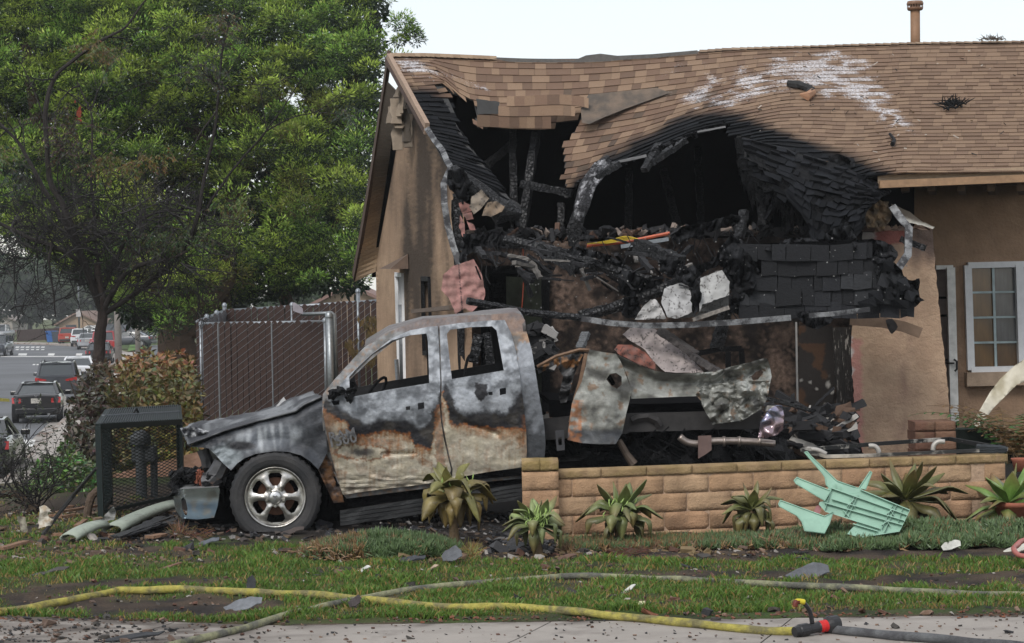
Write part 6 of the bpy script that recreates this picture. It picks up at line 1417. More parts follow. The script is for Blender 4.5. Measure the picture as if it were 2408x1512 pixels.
for (x, y, Yd) in CLs:
    c = np.array(P(x, y, Yd)); r = pr.uniform(.22, .5)*(.6 if x > 925 else 1); front = 1-(Yd-42.5)/8; k = int(260+r*280)
    d = rng.normal(size=(k, 3)); d[:, 2] = d[:, 2]*.75+.12; d /= np.linalg.norm(d, axis=1)[:, None]
    rad = r*rng.random(k)**.28*(1+.28*np.sin(d[:, 0]*5+x)*np.sin(d[:, 2]*6+y)); p = c+d*rad[:, None]*np.array([1.15, 1, .9])
    dd = d+rng.normal(size=(k, 3))*.55; dd[:, 2] += .25
    tip_light = np.clip(rad/r, 0, 1)**2*np.clip(.3+.85*d[:, 2]-.35*d[:, 1]-.15*d[:, 0], 0, 1)  # painted light: each clump brighter above and in front, dark below
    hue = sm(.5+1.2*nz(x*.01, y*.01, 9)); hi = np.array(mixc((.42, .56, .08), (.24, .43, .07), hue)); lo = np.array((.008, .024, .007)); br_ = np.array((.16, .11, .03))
    t = tip_light[:, None]*(.55+.9*rng.random((k, 1))); col = lo+(hi-lo)*np.clip(t*1.35, 0, 1.15)
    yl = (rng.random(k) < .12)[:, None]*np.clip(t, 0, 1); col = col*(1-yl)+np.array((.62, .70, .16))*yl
    if pr.random() < .1 and y > 150: col = col*.55+br_*.45
    Cs.append(p); Ds.append(dd); Ls.append(rng.uniform(.07, .13, k)); Ws.append(rng.uniform(.009, .015, k)); Cc.append(col)
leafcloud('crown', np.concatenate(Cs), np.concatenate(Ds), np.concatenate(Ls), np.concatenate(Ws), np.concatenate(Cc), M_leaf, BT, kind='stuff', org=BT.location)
# inner leaf mass at the back of the crown, shade put into its dark colour
k = 60000; xs_ = rng.uniform(-140, 930, k); ys_ = rng.uniform(-90, 800, k); pp = []
for x, y in zip(xs_, ys_):
    if x < right_edge(y)-14 and y < low_edge(x)-8 and nz(x*.016, y*.016, 5) > -.6 and not (math.hypot((x-690)/24, (y-235)/34) < 1 or math.hypot((x-792)/26, (y-212)/26) < 1): pp.append(P(x, y, pr.uniform(48.5, 52)))
pp = np.array(pp); k = len(pp); d = rng.normal(size=(k, 3))
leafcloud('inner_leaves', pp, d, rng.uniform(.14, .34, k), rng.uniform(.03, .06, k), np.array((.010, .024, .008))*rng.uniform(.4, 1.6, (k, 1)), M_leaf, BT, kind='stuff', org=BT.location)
# ============================================================ SCORCHED BARE TREE
ST_ = thing('scorched_tree', V((P(235, 930, 27).x, 27, hz(P(235, 930, 27).x, 27))), 'bare scorched street tree with black twigs and a few wilted leaves', 'tree'); pr = random.Random(44)
m = MB(); dk = (.022, .018, .018); dk2 = (.05, .045, .045)
limb(m, [(236, 1000, 27), (233, 900, 27), (234, 810, 27), (242, 740, 27), (234, 670, 27), (226, 620, 27)], .10, .045, 12, (.04, .03, .026), 6, .02)
mains = [([(240, 735, 27), (185, 580, 26.8), (150, 490, 26.7), (118, 420, 26.7), (108, 300, 26.6), (120, 200, 26.6), (175, 140, 26.6), (240, 95, 26.6), (295, 62, 26.6), (345, -5, 26.6)], .07, .014),
 ([(236, 700, 27), (170, 560, 27.2), (90, 420, 27.3), (40, 330, 27.3), (-10, 285, 27.3)], .06, .02),
 ([(240, 735, 27), (290, 650, 26.8), (340, 620, 26.7), (400, 610, 26.6), (440, 590, 26.6)], .06, .02),
 ([(236, 700, 27), (280, 600, 27.1), (330, 520, 27.2), (400, 500, 27.2), (455, 560, 27.2)], .045, .012),
 ([(242, 740, 27), (330, 680, 26.9), (420, 600, 26.8), (462, 520, 26.7), (480, 420, 26.7), (505, 300, 26.7), (514, 220, 26.7), (524, 110, 26.7), (552, 20, 26.7)], .055, .01),
 ([(455, 560, 26.8), (500, 470, 26.8), (560, 385, 26.8), (627, 308, 26.8), (680, 230, 26.8), (722, 168, 26.8)], .03, .006),
 ([(627, 308, 26.8), (690, 275, 26.8), (745, 262, 26.8), (795, 222, 26.8)], .015, .005), ([(627, 308, 26.8), (618, 250, 26.8), (612, 200, 26.8)], .012, .004),
 ([(514, 222, 26.7), (560, 200, 26.7), (640, 198, 26.7), (685, 178, 26.7)], .012, .004), ([(510, 260, 26.7), (460, 330, 26.6), (435, 385, 26.6)], .014, .008),
 ([(514, 215, 26.7), (480, 170, 26.7), (455, 120, 26.7)], .012, .004), ([(516, 200, 26.7), (550, 150, 26.7), (585, 90, 26.7)], .010, .003),
 ([(215, 640, 26.9), (150, 590, 26.7), (70, 560, 26.6), (0, 525, 26.6), (-40, 500, 26.6)], .05, .025), ([(120, 570, 26.6), (116, 620, 26.5), (126, 690, 26.5), (130, 745, 26.5)], .03, .01),
 ([(236, 660, 27), (225, 560, 27.2), (215, 400, 27.3), (216, 280, 27.3), (180, 190, 27.3)], .035, .01), ([(108, 300, 26.6), (85, 230, 26.6), (50, 150, 26.6), (10, 95, 26.6)], .015, .004),
 ([(225, 250, 27), (330, 200, 26.9), (430, 172, 26.8)], .012, .005), ([(215, 400, 27.3), (260, 340, 27.2), (350, 260, 27.1), (440, 170, 27)], .012, .004),
 ([(295, 62, 26.6), (340, 70, 26.6), (400, 62, 26.6), (418, 38, 26.6)], .006, .002), ([(330, 520, 26.9), (345, 580, 26.8), (352, 640, 26.7), (358, 665, 26.7)], .02, .008), ([(290, 500, 27), (286, 420, 27), (288, 380, 27)], .015, .008)]
lines = [limb(m, p, a*.72, b*.8, 7, mixc((.016, .013, .012), (.04, .034, .032), pr.random()), 5, .02) for p, a, b in mains]
m.build('trunk', M_bark, ST_)
def twig(m, p, d, L, r, dep, tips):
    q = [p]; n = 5
    for i in range(n):
        d = (d+V((pr.gauss(0, .17), pr.gauss(0, .17), pr.gauss(.02, .17)))).normalized(); q.append(q[-1]+d*L/n)
    m.tube(q, [lerp(r, r*.45, i/n) for i in range(n+1)], 4 if r < .012 else 5, mixc((.016, .014, .014), (.05, .047, .047), pr.random()**2), cap=False)
    if dep > 0:
        for k in range(pr.choice((2, 3))):
            i = pr.randrange(1, n+1); a = (d+V((pr.gauss(0, .7), pr.gauss(0, .5), pr.gauss(0.05, .6)))).normalized(); twig(m, q[i], a, L*pr.uniform(.5, .8), r*.6, dep-1, tips)
    else: tips.append((q[-1], d))
m = MB(); tips = []
for li, q in enumerate(lines):
    dense = li in (0, 1, 2, 3, 4, 12, 14); nb = 15 if dense else 4
    for k in range(nb):
        i = pr.randrange(2, len(q)-1); p = q[i]
        zz = p.z
        if dense and zz > 3.6 and pr.random() < .55: continue
        twig(m, p, V((pr.gauss(0, 1), pr.gauss(0, .6), pr.gauss(.2, .8))).normalized(), pr.uniform(.3, .75) if dense else .3, .012 if dense else .005, 3 if dense and zz < 4 else 1, tips)
for k in range(150):      # matted twigs low in the crown
    x = pr.uniform(-10, 480); y = pr.gauss(560, 60)+(20 if x < 100 else 0); twig(m, P(x, y, pr.uniform(26.2, 27.4)), V((pr.gauss(0, 1), pr.gauss(0, .6), pr.gauss(-.1, .6))).normalized(), pr.uniform(.3, .65), .011, 3, tips)
m.build('twigs', M_bark, ST_, kind='stuff')
C_, D_, K_ = [], [], []
cl = [(530, 35, 30, 26, (.10, .09, .05)), (520, 80, 34, 26, (.05, .05, .035)), (480, 165, 40, 34, (.05, .055, .035)), (225, 105, 46, 30, (.14, .12, .045)), (265, 120, 36, 36, (.08, .10, .04)), (345, 365, 40, 26, (.15, .12, .04)), (560, 480, 60, 24, (.11, .14, .04)), (250, 380, 60, 30, (.12, .11, .04)), (0, 360, 30, 30, (.11, .13, .05)), (40, 420, 40, 40, (.04, .05, .035)), (820, 265, 24, 26, (.05, .07, .045)), (390, 560, 100, 40, (.07, .09, .04)), (150, 300, 60, 60, (.06, .05, .035)), (30, 590, 50, 30, (.03, .035, .03))]
for (x, y, rx, ry, c) in cl:
    for k in range(int(rx*ry/55)):
        ax, ay = x+pr.gauss(0, rx*.5), y+pr.gauss(0, ry*.5); p = P(ax, ay, 26.6+pr.uniform(-.3, .3)); d = V((pr.gauss(0, 1), pr.gauss(0, .4), pr.gauss(-.7, .4))).normalized()
        for j in range(9):
            q = p+d*.028*j
            for s in (-1, 1): C_.append(q); D_.append(V((s*.8, pr.gauss(0, .3), -.7))+d*.3); K_.append(tuple(u_*pr.uniform(.6, 1.4) for u_ in c))
n = len(C_); leafcloud('wilted_leaves', np.array(C_), np.array(D_), np.full(n, .05), np.full(n, .009), np.array(K_), M_leaf, ST_, kind='stuff', org=ST_.location)
m = MB(); 
for k in range(40): p = P(186+pr.gauss(0, 3), 268+pr.gauss(0, 8), 26.8); m.box(p, (.015, .015, .03), None, (.2, .04, .02), .006)
m.build('red_seed_pod', M_col, ST_)
# ============================================================ HEDGES
def bush(name, label, region, n, Yr, Ls_, Ws_, colf, stems=None, cat='shrub'):
    T = thing(name, P(sum(p[0] for p in region)/len(region), max(p[1] for p in region), sum(Yr)/2), label, cat); xs = [p[0] for p in region]; ys = [p[1] for p in region]; C_, D_, K_, L_, W_ = [], [], [], [], []; kk = 0
    while len(C_) < n and kk < n*20:
        kk += 1; x = pr.uniform(min(xs), max(xs)); y = pr.uniform(min(ys), max(ys)); r = 14*nz(x*.05, y*.05, 3)
        if not inside(x+r, y+r, region): continue
        if nz(x*.035, y*.035, 8) < -.35: continue
        Y = lerp(Yr[0], Yr[1], pr.random()); C_.append(P(x, y, Y)); D_.append((pr.gauss(0, 1), pr.gauss(-.3, .7), pr.gauss(.35, .8))); K_.append(colf(x, y, (Y-Yr[0])/(Yr[1]-Yr[0]))); L_.append(pr.uniform(*Ls_)); W_.append(pr.uniform(*Ws_))
    k = len(C_); leafcloud('foliage', np.array([tuple(c) for c in C_]), np.array(D_), np.array(L_), np.array(W_), np.array(K_), M_leafw, T, kind='stuff', org=T.location)
    m = MB()
    for i in range(26):
        x = lerp(min(xs)+30, max(xs)-30, pr.random()); q = [P(x+pr.uniform(-10, 10), max(ys)-5, sum(Yr)/2), P(x+pr.uniform(-20, 20), lerp(max(ys), min(ys), .5), sum(Yr)/2), P(x+pr.uniform(-30, 30), lerp(max(ys), min(ys), .8), sum(Yr)/2)]
        m.tube(q, [.02, .013, .006], 5, (.06, .045, .035))
    m.build('stems', M_bark, T, kind='stuff'); return T
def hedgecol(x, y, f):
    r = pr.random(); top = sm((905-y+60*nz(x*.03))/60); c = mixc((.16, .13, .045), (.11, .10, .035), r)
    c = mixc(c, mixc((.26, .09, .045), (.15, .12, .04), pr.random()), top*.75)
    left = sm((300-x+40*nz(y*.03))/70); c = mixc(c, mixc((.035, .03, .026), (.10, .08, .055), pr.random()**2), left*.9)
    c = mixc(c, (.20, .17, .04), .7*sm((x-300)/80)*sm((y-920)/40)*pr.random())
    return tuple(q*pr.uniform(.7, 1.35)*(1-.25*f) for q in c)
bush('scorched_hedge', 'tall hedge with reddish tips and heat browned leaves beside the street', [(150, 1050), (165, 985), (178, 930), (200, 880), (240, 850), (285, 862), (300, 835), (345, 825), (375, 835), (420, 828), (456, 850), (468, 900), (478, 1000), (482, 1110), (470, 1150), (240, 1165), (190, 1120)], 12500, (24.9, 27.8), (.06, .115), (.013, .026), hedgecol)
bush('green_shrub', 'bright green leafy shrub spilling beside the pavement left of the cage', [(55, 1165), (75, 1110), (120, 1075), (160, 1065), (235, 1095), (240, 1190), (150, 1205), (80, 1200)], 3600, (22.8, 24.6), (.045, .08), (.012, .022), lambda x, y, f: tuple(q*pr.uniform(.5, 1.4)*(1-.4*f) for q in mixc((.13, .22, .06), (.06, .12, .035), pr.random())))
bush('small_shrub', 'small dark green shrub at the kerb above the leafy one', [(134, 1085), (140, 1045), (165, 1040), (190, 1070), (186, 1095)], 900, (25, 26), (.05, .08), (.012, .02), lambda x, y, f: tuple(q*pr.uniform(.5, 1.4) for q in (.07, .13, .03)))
# fence-side dead vine
m = MB(); 
for k in range(260):
    x = pr.gauss(868, 12); y = pr.uniform(740, 850) if k % 3 else pr.uniform(790, 850); 
    if k % 3 == 0: x = 815+(y-790)*.45+pr.gauss(0, 5)
    p = P(x, y, 36); m.add([p, p+V((pr.uniform(-.05, .05), 0, -.08)), p+V((pr.uniform(-.05, .05), .02, -.14)), p+V((.03, 0, -.06))], [(0, 1, 2, 3)], mixc((.2, .13, .05), (.09, .07, .03), pr.random()))
o = m.build('dead_vine', M_leaf); tag(o, 'dry brown vine hanging on the slatted fence by the house', 'vine', kind='stuff')
# ============================================================ FAR TREES, HOUSES, STREET FURNITURE
def far_tree(px, py0, pyt, Y, w, col, label, n=2600, name='background_tree'):
    T = thing(name, G(px, py0, -2.1) if False else V((P(px, py0, Y).x, Y, -2.1)), label, 'tree', 'hazy trees at the far end of the street'); m = MB(); z1 = P(px, pyt, Y).z; x0 = P(px, py0, Y).x
    m.tube([V((x0, Y, -2.2)), V((x0+.2, Y, lerp(-2.1, z1, .45)))], [.35, .2], 8, (.06, .05, .04)); m.build('trunk', M_bark, T)
    ww = w*Y/F; h = z1+2.1; k = n; d = rng.normal(size=(k, 3)); d /= np.linalg.norm(d, axis=1)[:, None]; rr = rng.random(k)**.4*(1+.3*np.sin(d[:, 0]*6+px)*np.sin(d[:, 2]*5+px*.7))
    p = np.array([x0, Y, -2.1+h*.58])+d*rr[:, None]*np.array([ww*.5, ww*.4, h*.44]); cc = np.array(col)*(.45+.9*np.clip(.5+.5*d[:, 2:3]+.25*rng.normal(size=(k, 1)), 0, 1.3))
    leafcloud('crown', p, rng.normal(size=(k, 3)), rng.uniform(.5, 1.0, k)*Y/250, rng.uniform(.12, .28, k)*Y/250, cc, M_leaf, T, kind='stuff', org=T.location)
fg = (.10, .14, .075)
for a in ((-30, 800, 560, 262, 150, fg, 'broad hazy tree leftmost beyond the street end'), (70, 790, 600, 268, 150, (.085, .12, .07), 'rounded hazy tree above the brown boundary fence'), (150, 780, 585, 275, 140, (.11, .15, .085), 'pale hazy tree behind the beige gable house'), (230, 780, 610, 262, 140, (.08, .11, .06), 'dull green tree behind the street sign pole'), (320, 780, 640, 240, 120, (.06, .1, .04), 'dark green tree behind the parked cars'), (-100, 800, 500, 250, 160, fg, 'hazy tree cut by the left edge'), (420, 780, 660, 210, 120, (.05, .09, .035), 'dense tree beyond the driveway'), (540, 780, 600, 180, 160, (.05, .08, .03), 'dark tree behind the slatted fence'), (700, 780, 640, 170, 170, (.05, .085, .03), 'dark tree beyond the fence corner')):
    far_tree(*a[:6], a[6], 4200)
# beige gabled house at the street end
def simple_house(px0, px1, pyb, pye, pyr, Y, wall, roofc, label, gable=True):
    T = thing('distant_house', V((P((px0+px1)/2, pyb, Y).x, Y, -2.1)), label, 'house'); a = P(px0, pyb, Y); b = P(px1, pyb, Y); e = P(px0, pye, Y).z; r = P(px0, pyr, Y).z; mid = (a.x+b.x)/2
    m = MB(); m.add([(a.x, Y, -2.2), (b.x, Y, -2.2), (b.x, Y, e), (mid, Y, r), (a.x, Y, e), (a.x, Y+9, -2.2), (b.x, Y+9, -2.2), (b.x, Y+9, e), (mid, Y+9, r), (a.x, Y+9, e)], [(0, 1, 2, 3, 4), (5, 9, 8, 7, 6), (0, 4, 9, 5), (1, 6, 7, 2)], wall); m.build('wall', M_col, T)
    m = MB(); o_ = .5
    for s, xe in ((-1, a.x), (1, b.x)): m.beam(V((mid, Y+4.5, r+.1)), V((xe+s*o_, Y+4.5, e-.1)), 10, .18, 1, 0, roofc, up=(0, 0, 1))
    m.build('roof', M_col, T); m = MB(); m.box(V((lerp(a.x, b.x, .3), Y-.03, lerp(-2.1, e, .6))), (1.2, .06, 1.1), None, (.06, .07, .08)); m.build('window', M_col, T); return T
simple_house(140, 232, 792, 762, 736, 236, (.33, .24, .17), (.22, .15, .12), 'beige gabled house at the far end of the street')
simple_house(745, 905, 760, 716, 676, 120, (.30, .22, .16), (.21, .13, .11), 'house with a pinkish roof beyond the slatted fence')
simple_house(-60, 30, 780, 755, 735, 300, (.3, .27, .24), (.2, .17, .15), 'pale house glimpsed through the trees at the far left')
o = MB(); a = G(40, 803, -2.1); b = G(140, 797, -2.1); n_ = 26; FB = thing('boundary_fence', a.lerp(b, .5), 'brown board boundary fence at the far end of the street', 'fence')
for i in range(n_):
    p = a.lerp(b, i/n_); q = a.lerp(b, (i+.93)/n_); MB().add([p, q, q+V((0, 0, 1.25)), p+V((0, 0, 1.25)), p+V((0, .1, 0)), q+V((0, .1, 0)), q+V((0, .1, 1.25)), p+V((0, .1, 1.25))], [(0, 1, 2, 3), (3, 2, 6, 7), (0, 3, 7, 4), (1, 5, 6, 2)]).build('board', M_fb if 'M_fb' in globals() else globals().setdefault('M_fb', mat('fence_board', (.10, .06, .05), .85, ns=3)), FB)
def bin_(px, py, w, h, c, label):
    g = G(px, py, -2.1); T = thing('wheelie_bin', g, label, 'bin', 'bins at the kerb'); mt = mat('bin_plastic', c, .5); m = MB(); m.add([g+V((sx*w/2*k, sy*w/2*k, z)) for z, k in ((.08, .8), (h, 1)) for sx, sy in ((-1, -1), (1, -1), (1, 1), (-1, 1))], [(0, 1, 5, 4), (1, 2, 6, 5), (2, 3, 7, 6), (3, 0, 4, 7)]); m.build('body', mt, T)
    m = MB(); m.box(g+V((0, 0, h+.04)), (w*1.1, w*1.1, .09)); m.build('lid', mt, T); m = MB(); [m.tube([g+V((s*w*.4-.03, w*.35, .1)), g+V((s*w*.4+.03, w*.35, .1))], .1, 8) for s in (-1, 1)]; m.build('wheels', M_soot, T)
bin_(122, 806, 1.0, 1.15, (.03, .12, .38), 'blue wheelie bin at the far kerb'); bin_(134, 806, .9, 1.1, (.05, .06, .08), 'dark grey wheelie bin beside the blue one')
M_pole = mat('pole_concrete', (.27, .24, .22), .85, 0, 3, .2, .3, 20)
def pole(px, pyb, pyt, r, label, mt=M_pole, extra=None, zb=-2.1):
    g = G(px, pyb, zb); t = P(px-2, pyt, g.y); T = thing('street_pole', g, label, 'pole'); m = MB(); m.tube([g, V((g.x, g.y, t.z))], [r, r*.9], 12); m.build('shaft', mt, T, smooth=True)
    if extra: m = MB(); m.box(V((g.x-.02, g.y-r-.03, P(px, extra, g.y).z)), (.5, .03, .75)); m.build('sign_plate', mat('sign_plate', (.42, .4, .4), .5), T)
pole(279, 858, 560, .24, 'thick pale concrete lamp post, nearer of the two by the pavement'); pole(325, 842, 560, .2, 'pale concrete post right of the nearer lamp post'); pole(187, 806, 560, .1, 'thin grey pole with a small sign above the parked cars', M_galv, 736); pole(350, 820, 700, .06, 'thin green post on the grass verge', mat('green_post', (.06, .14, .1), .6))
for (px, py, w, h, c, lb) in ((307, 810, .55, .8, (.17, .25, .16), 'pale green utility pillar on the verge'), (318, 806, .45, 1.1, (.3, .3, .32), 'light grey utility cabinet next to the green pillar')):
    g = G(px, py, -2.05); m = MB(); m.box(g+V((0, 0, h/2)), (w, w*.8, h), None, c); m.box(g+V((0, 0, h+.04)), (w*1.1, w*.9, .08), None, c); o = m.build('utility_box', M_col, bevel=.03); tag(o, lb, 'utility box')
for (pts, nm, mt, z) in (([(300, 826), (345, 818), (352, 800), (308, 803)], 'verge', mat('verge_grass', (.09, .17, .035), .95, ns=2, bump=.5), -1.93), ([(330, 840), (352, 836), (352, 826), (330, 830)], 'verge', None, -1.93), ([(352, 842), (450, 850), (440, 808), (356, 812)], 'driveway', M_asph, -1.92), ([(255, 870), (330, 842), (330, 826), (285, 830), (262, 850)], 'driveway', M_conc, -1.94)):
    MB().add([G(x, y, z) for x, y in pts], [(0, 1, 2, 3)]).build(nm, mt or bpy.data.materials['verge_grass'], kind='structure')
# yellow tape at far left
a = G(-30, 1170, 0); m = MB(); pa = P(-20, 934, 40); pb = P(22, 938, 42); m.add([pa, pb, pb+V((0, 0, -.06)), pa+V((0, 0, -.07)), pa+V((0, .01, 0)), pb+V((0, .01, 0)), pb+V((0, .01, -.06)), pa+V((0, .01, -.07))], [(0, 1, 2, 3), (4, 7, 6, 5)]); o = m.build('caution_tape', mat('yellow_tape', (.6, .5, .05), .5)); tag(o, 'strip of yellow caution tape at the left edge over the road', 'tape')
# ============================================================ PARKED CARS
M_carglass = mat('car_glass', (.03, .038, .042), .05, 0, 2, .1, spec=.9); M_tail = mat('tail_light', (.38, .02, .02), .2, coat=.5); M_plate = mat('number_plate', (.42, .40, .36), .5, col2=(.1, .1, .12), c2t=(.55, .6), c2s=24); M_tyre = mat('car_tyre', (.02, .02, .022), .8); M_rimc = mat('car_rim', (.3, .3, .31), .35, .8); M_head = mat('head_light', (.6, .6, .58), .15, coat=.5)
_paint = {}
def paint(c):
    if c not in _paint: _paint[c] = mat('car_paint', c, .32, .25 if max(c) < .3 else 0, 3, .06, coat=.7)
    return _paint[c]
KINDS = {  # stations along length from rear (0) to nose (L): (y, half width, bottom, belt z), greenhouse (rear base, rear top, front top, front base, roof z, half width top)
 'sedan': (4.5, [(0, .70, .40, .92), (.12, .84, .28, .98), (.9, .89, .22, 1.0), (2.2, .9, .2, .95), (3.4, .89, .22, .9), (4.2, .82, .25, .78), (4.5, .62, .35, .62)], (.62, 1.35, 2.5, 3.35, 1.43, .58), .32),
 'coupe': (4.4, [(0, .68, .42, .93), (.12, .83, .30, .99), (.9, .88, .22, 1.0), (2.2, .88, .2, .94), (3.3, .87, .22, .88), (4.1, .8, .25, .76), (4.4, .6, .35, .6)], (.42, 1.25, 2.2, 3.15, 1.38, .56), .32),
 'suv': (4.6, [(0, .76, .45, 1.08), (.1, .88, .34, 1.12), (.9, .92, .28, 1.12), (2.3, .93, .26, 1.08), (3.5, .92, .28, 1.04), (4.35, .86, .3, .95), (4.6, .66, .4, .75)], (.12, .5, 2.6, 3.45, 1.68, .66), .36),
 'pickup': (5.6, [(0, .9, .55, 1.12), (.1, .96, .5, 1.15), (2.0, .97, .42, 1.15), (3.6, .97, .4, 1.12), (4.8, .96, .4, 1.08), (5.4, .9, .42, 1.0), (5.6, .7, .5, .8)], (2.05, 2.3, 3.6, 4.2, 1.85, .72), .4)}
def car(kind, col, pos, heading, label, rack=False, grp='cars parked along the street', text=None, emblem=False):
    L, st, gh_, wr = KINDS[kind]; T = thing('parked_car', pos, label, 'car', grp); T.rotation_euler = (0, 0, 0); c_, s_ = math.cos(heading), math.sin(heading)
    def X(x, y, z): return V(pos)+V((x*c_-y*s_, x*s_+y*c_, z))       # y = forward
    pm = paint(col); m = MB(); vs = []; rows = []
    pr_ = lambda w, zb, zt: [(-w*.9, zb), (-w, zb+.16), (-w, (zb+zt)/2), (-w*.985, zt-.12), (-w*.90, zt), (0, zt+.03), (w*.90, zt), (w*.985, zt-.12), (w, (zb+zt)/2), (w, zb+.16), (w*.9, zb)]
    fine = []
    for a, b in zip(st, st[1:]):
        for k in range(4): t = k/4; fine.append(tuple(lerp(a[i], b[i], t) for i in range(4)))
    fine.append(st[-1]); ax = [L*.19, L*.80]
    for (y, w, zb, zt) in fine:
        pts = pr_(w, zb, zt); 
        for a_ in ax:
            if abs(y-a_) < wr+.06: h = math.sqrt(max(0, (wr+.06)**2-(y-a_)**2))+wr; pts[0] = (pts[0][0], max(zb, h*.9)); pts[-1] = (pts[-1][0], max(zb, h*.9)); pts[1] = (pts[1][0], max(pts[1][1], h)); pts[-2] = (pts[-2][0], max(pts[-2][1], h))
        rows.append(len(vs)); vs += [X(x, y, z) for x, z in pts]
    n = 11; fs = []
    for i in range(len(fine)-1): fs += [(i*n+j, (i+1)*n+j, (i+1)*n+j+1, i*n+j+1) for j in range(n-1)]+[(i*n+n-1, (i+1)*n+n-1, (i+1)*n, i*n)]
    fs += [tuple(range(n)), tuple((len(fine)-1)*n+j for j in range(n-1, -1, -1))]; m.add(vs, fs); bd = m.build('body', pm, T, smooth=True); e_ = bd.modifiers.new('e', 'EDGE_SPLIT'); e_.split_angle = R(38)
    a, b, c, d, zr_, wt = gh_; bw = lambda y: interp(y, [(s[0], s[1]) for s in st])*.93; bz_ = lambda y: interp(y, [(s[0], s[3]) for s in st])-.02
    base = [(-bw(a)*.92, a, bz_(a)), (bw(a)*.92, a, bz_(a)), (bw(d)*.9, d, bz_(d)), (-bw(d)*.9, d, bz_(d))]; topp = [(-wt, b, zr_-.06), (wt, b, zr_-.06), (wt*.97, c, zr_-.03), (-wt*.97, c, zr_-.03)]
    B_ = [X(*q) for q in base]; T_ = [X(*q) for q in topp]; mid0 = X(0, b, zr_-.0); mid1 = X(0, c, zr_)
    m = MB(); m.add([T_[0], T_[1], T_[2], T_[3], mid0, mid1], [(0, 4, 5, 3), (4, 1, 2, 5)]); m.add([p-V((0, 0, .05)) for p in T_], [(3, 2, 1, 0)])
    for i, j in ((0, 0), (1, 1), (2, 2), (3, 3)): m.beam(B_[i], T_[j], .09, .09)
    for s in (0, 1):
        lo = B_[s].lerp(B_[3-s], .48); hi = T_[s].lerp(T_[3-s], .4); m.beam(lo, hi, .08, .05)
    for i in range(4): m.beam(T_[i], T_[(i+1) % 4], .07, .07)
    m.build('roof', pm, T)
    sh = lambda p, k: p.lerp(sum((q for q in B_+T_), V((0, 0, 0)))/8, k)
    for nm, q in (('rear_window', (B_[0], B_[1], T_[1], T_[0])), ('windscreen', (B_[3], B_[2], T_[2], T_[3])), ('side_window', (B_[0], B_[3], T_[3], T_[0])), ('side_window', (B_[1], B_[2], T_[2], T_[1]))): MB().add([sh(p, .015) for p in q], [(0, 1, 2, 3)]).build(nm, M_carglass, T)
    for a_ in ax:
        for s in (-1, 1):
            xw = s*(interp(a_, [(q[0], q[1]) for q in st])-.11); c0 = X(xw, a_, wr); dx = X(xw+s*.11, a_, wr)-c0
            m = MB(); m.tube([c0-dx, c0-dx*.9, c0+dx*.85, c0+dx], [wr*.9, wr, wr, wr*.9], 18); w_ = m.build('wheel', M_tyre, T, smooth=False); m = MB(); m.tube([c0, c0+dx*1.04], wr*.62, 14); m.build('rim', M_rimc, w_)
    zt0 = st[1][3]; w0 = st[1][1]; pick = kind == 'pickup'; tall = kind in ('suv', 'pickup')
    for s in (-1, 1):
        if tall and not pick: q = [(w0*.97, .05, zt0-.05), (w0*.97, .05, zt0-.2), (w0*.45, -.02, zt0-.22), (w0*.45, -.02, zt0-.14), (w0*.8, .0, zt0-.08)]
        else: q = [(w0*1.0, .14, zt0-.08), (w0*.99, .10, zt0-.28), (w0*.62, -.01, zt0-.27), (w0*.62, -.01, zt0-.12)]
        if pick: q = [(w0, .04, zt0-.06), (w0, .04, zt0-.5), (w0*.84, -.01, zt0-.5), (w0*.84, -.01, zt0-.06)]
        qq = [X(s*x, y-.025, z) for x, y, z in q]; m = MB(); m.add(qq+[p+(X(0, .06, 0)-X(0, 0, 0)) for p in qq], [tuple(range(len(qq))), tuple(range(2*len(qq)-1, len(qq)-1, -1))]+[(i, (i+1) % len(qq), (i+1) % len(qq)+len(qq), i+len(qq)) for i in range(len(qq))]); m.build('tail_light', M_tail, T)
        m = MB(); yh = L-.22; wh_ = interp(yh, [(q_[0], q_[1]) for q_ in st]); zh = interp(yh, [(q_[0], q_[3]) for q_ in st]); hh = [X(s*x, y, z) for x, y, z in ((wh_*1.0, yh-.05, zh-.1), (wh_*.98, yh, zh-.26), (wh_*.6, L-.01, zh-.28), (wh_*.6, L-.03, zh-.14))]; m.add(hh, [(0, 1, 2, 3)]); m.build('head_light', M_head, T)
        m = MB(); p0 = X(s*(bw(d)+.02), d-.35, bz_(d)+.05); m.box(p0+(X(s*.13, 0, .04)-X(0, 0, 0)), (.22, .12, .15)); m.build('mirror', pm, T, bevel=.03)
    m = MB(); pz = (zt0-.2) if not tall else zt0-.38; m.box(X(0, -.035, pz), (.34, .02, .17), Matrix.Rotation(heading, 3, 'Z')); m.build('number_plate', M_plate, T)
    m = MB(); m.box(X(0, -.03, st[1][2]+.14), (w0*1.7, .1, .18), Matrix.Rotation(heading, 3, 'Z')); m.build('bumper', M_blackpl if tall else pm, T, bevel=.03)
    if rack:
        for s in (-1, 1): m = MB(); m.tube([X(s*wt*.92, b+.1, zr_), X(s*wt*.92, b+.25, zr_+.07), X(s*wt*.9, c-.2, zr_+.07), X(s*wt*.9, c, zr_)], .02, 6); m.build('roof_rail', M_blackpl, T)
    if text:
        o_ = X(-.72, -.035, zt0-.22); M_ = Matrix(((c_, 0, s_, o_.x), (s_, 0, -c_, o_.y), (0, 1, 0, o_.z), (0, 0, 0, 1))); text_mesh('badge_letters', text, .26, M_, M_rimc, T, .004)
    if emblem: m = MB(); o_ = X(0, -.03, zt0-.04); [m.beam(o_+V(p), o_+V(q), .016, .012) for p, q in (((-.04, 0, .04), (-.025, 0, -.04)), ((.04, 0, .04), (.025, 0, -.04)), ((-.03, 0, 0), (.03, 0, 0)))]; m.build('emblem', M_rimc, T)
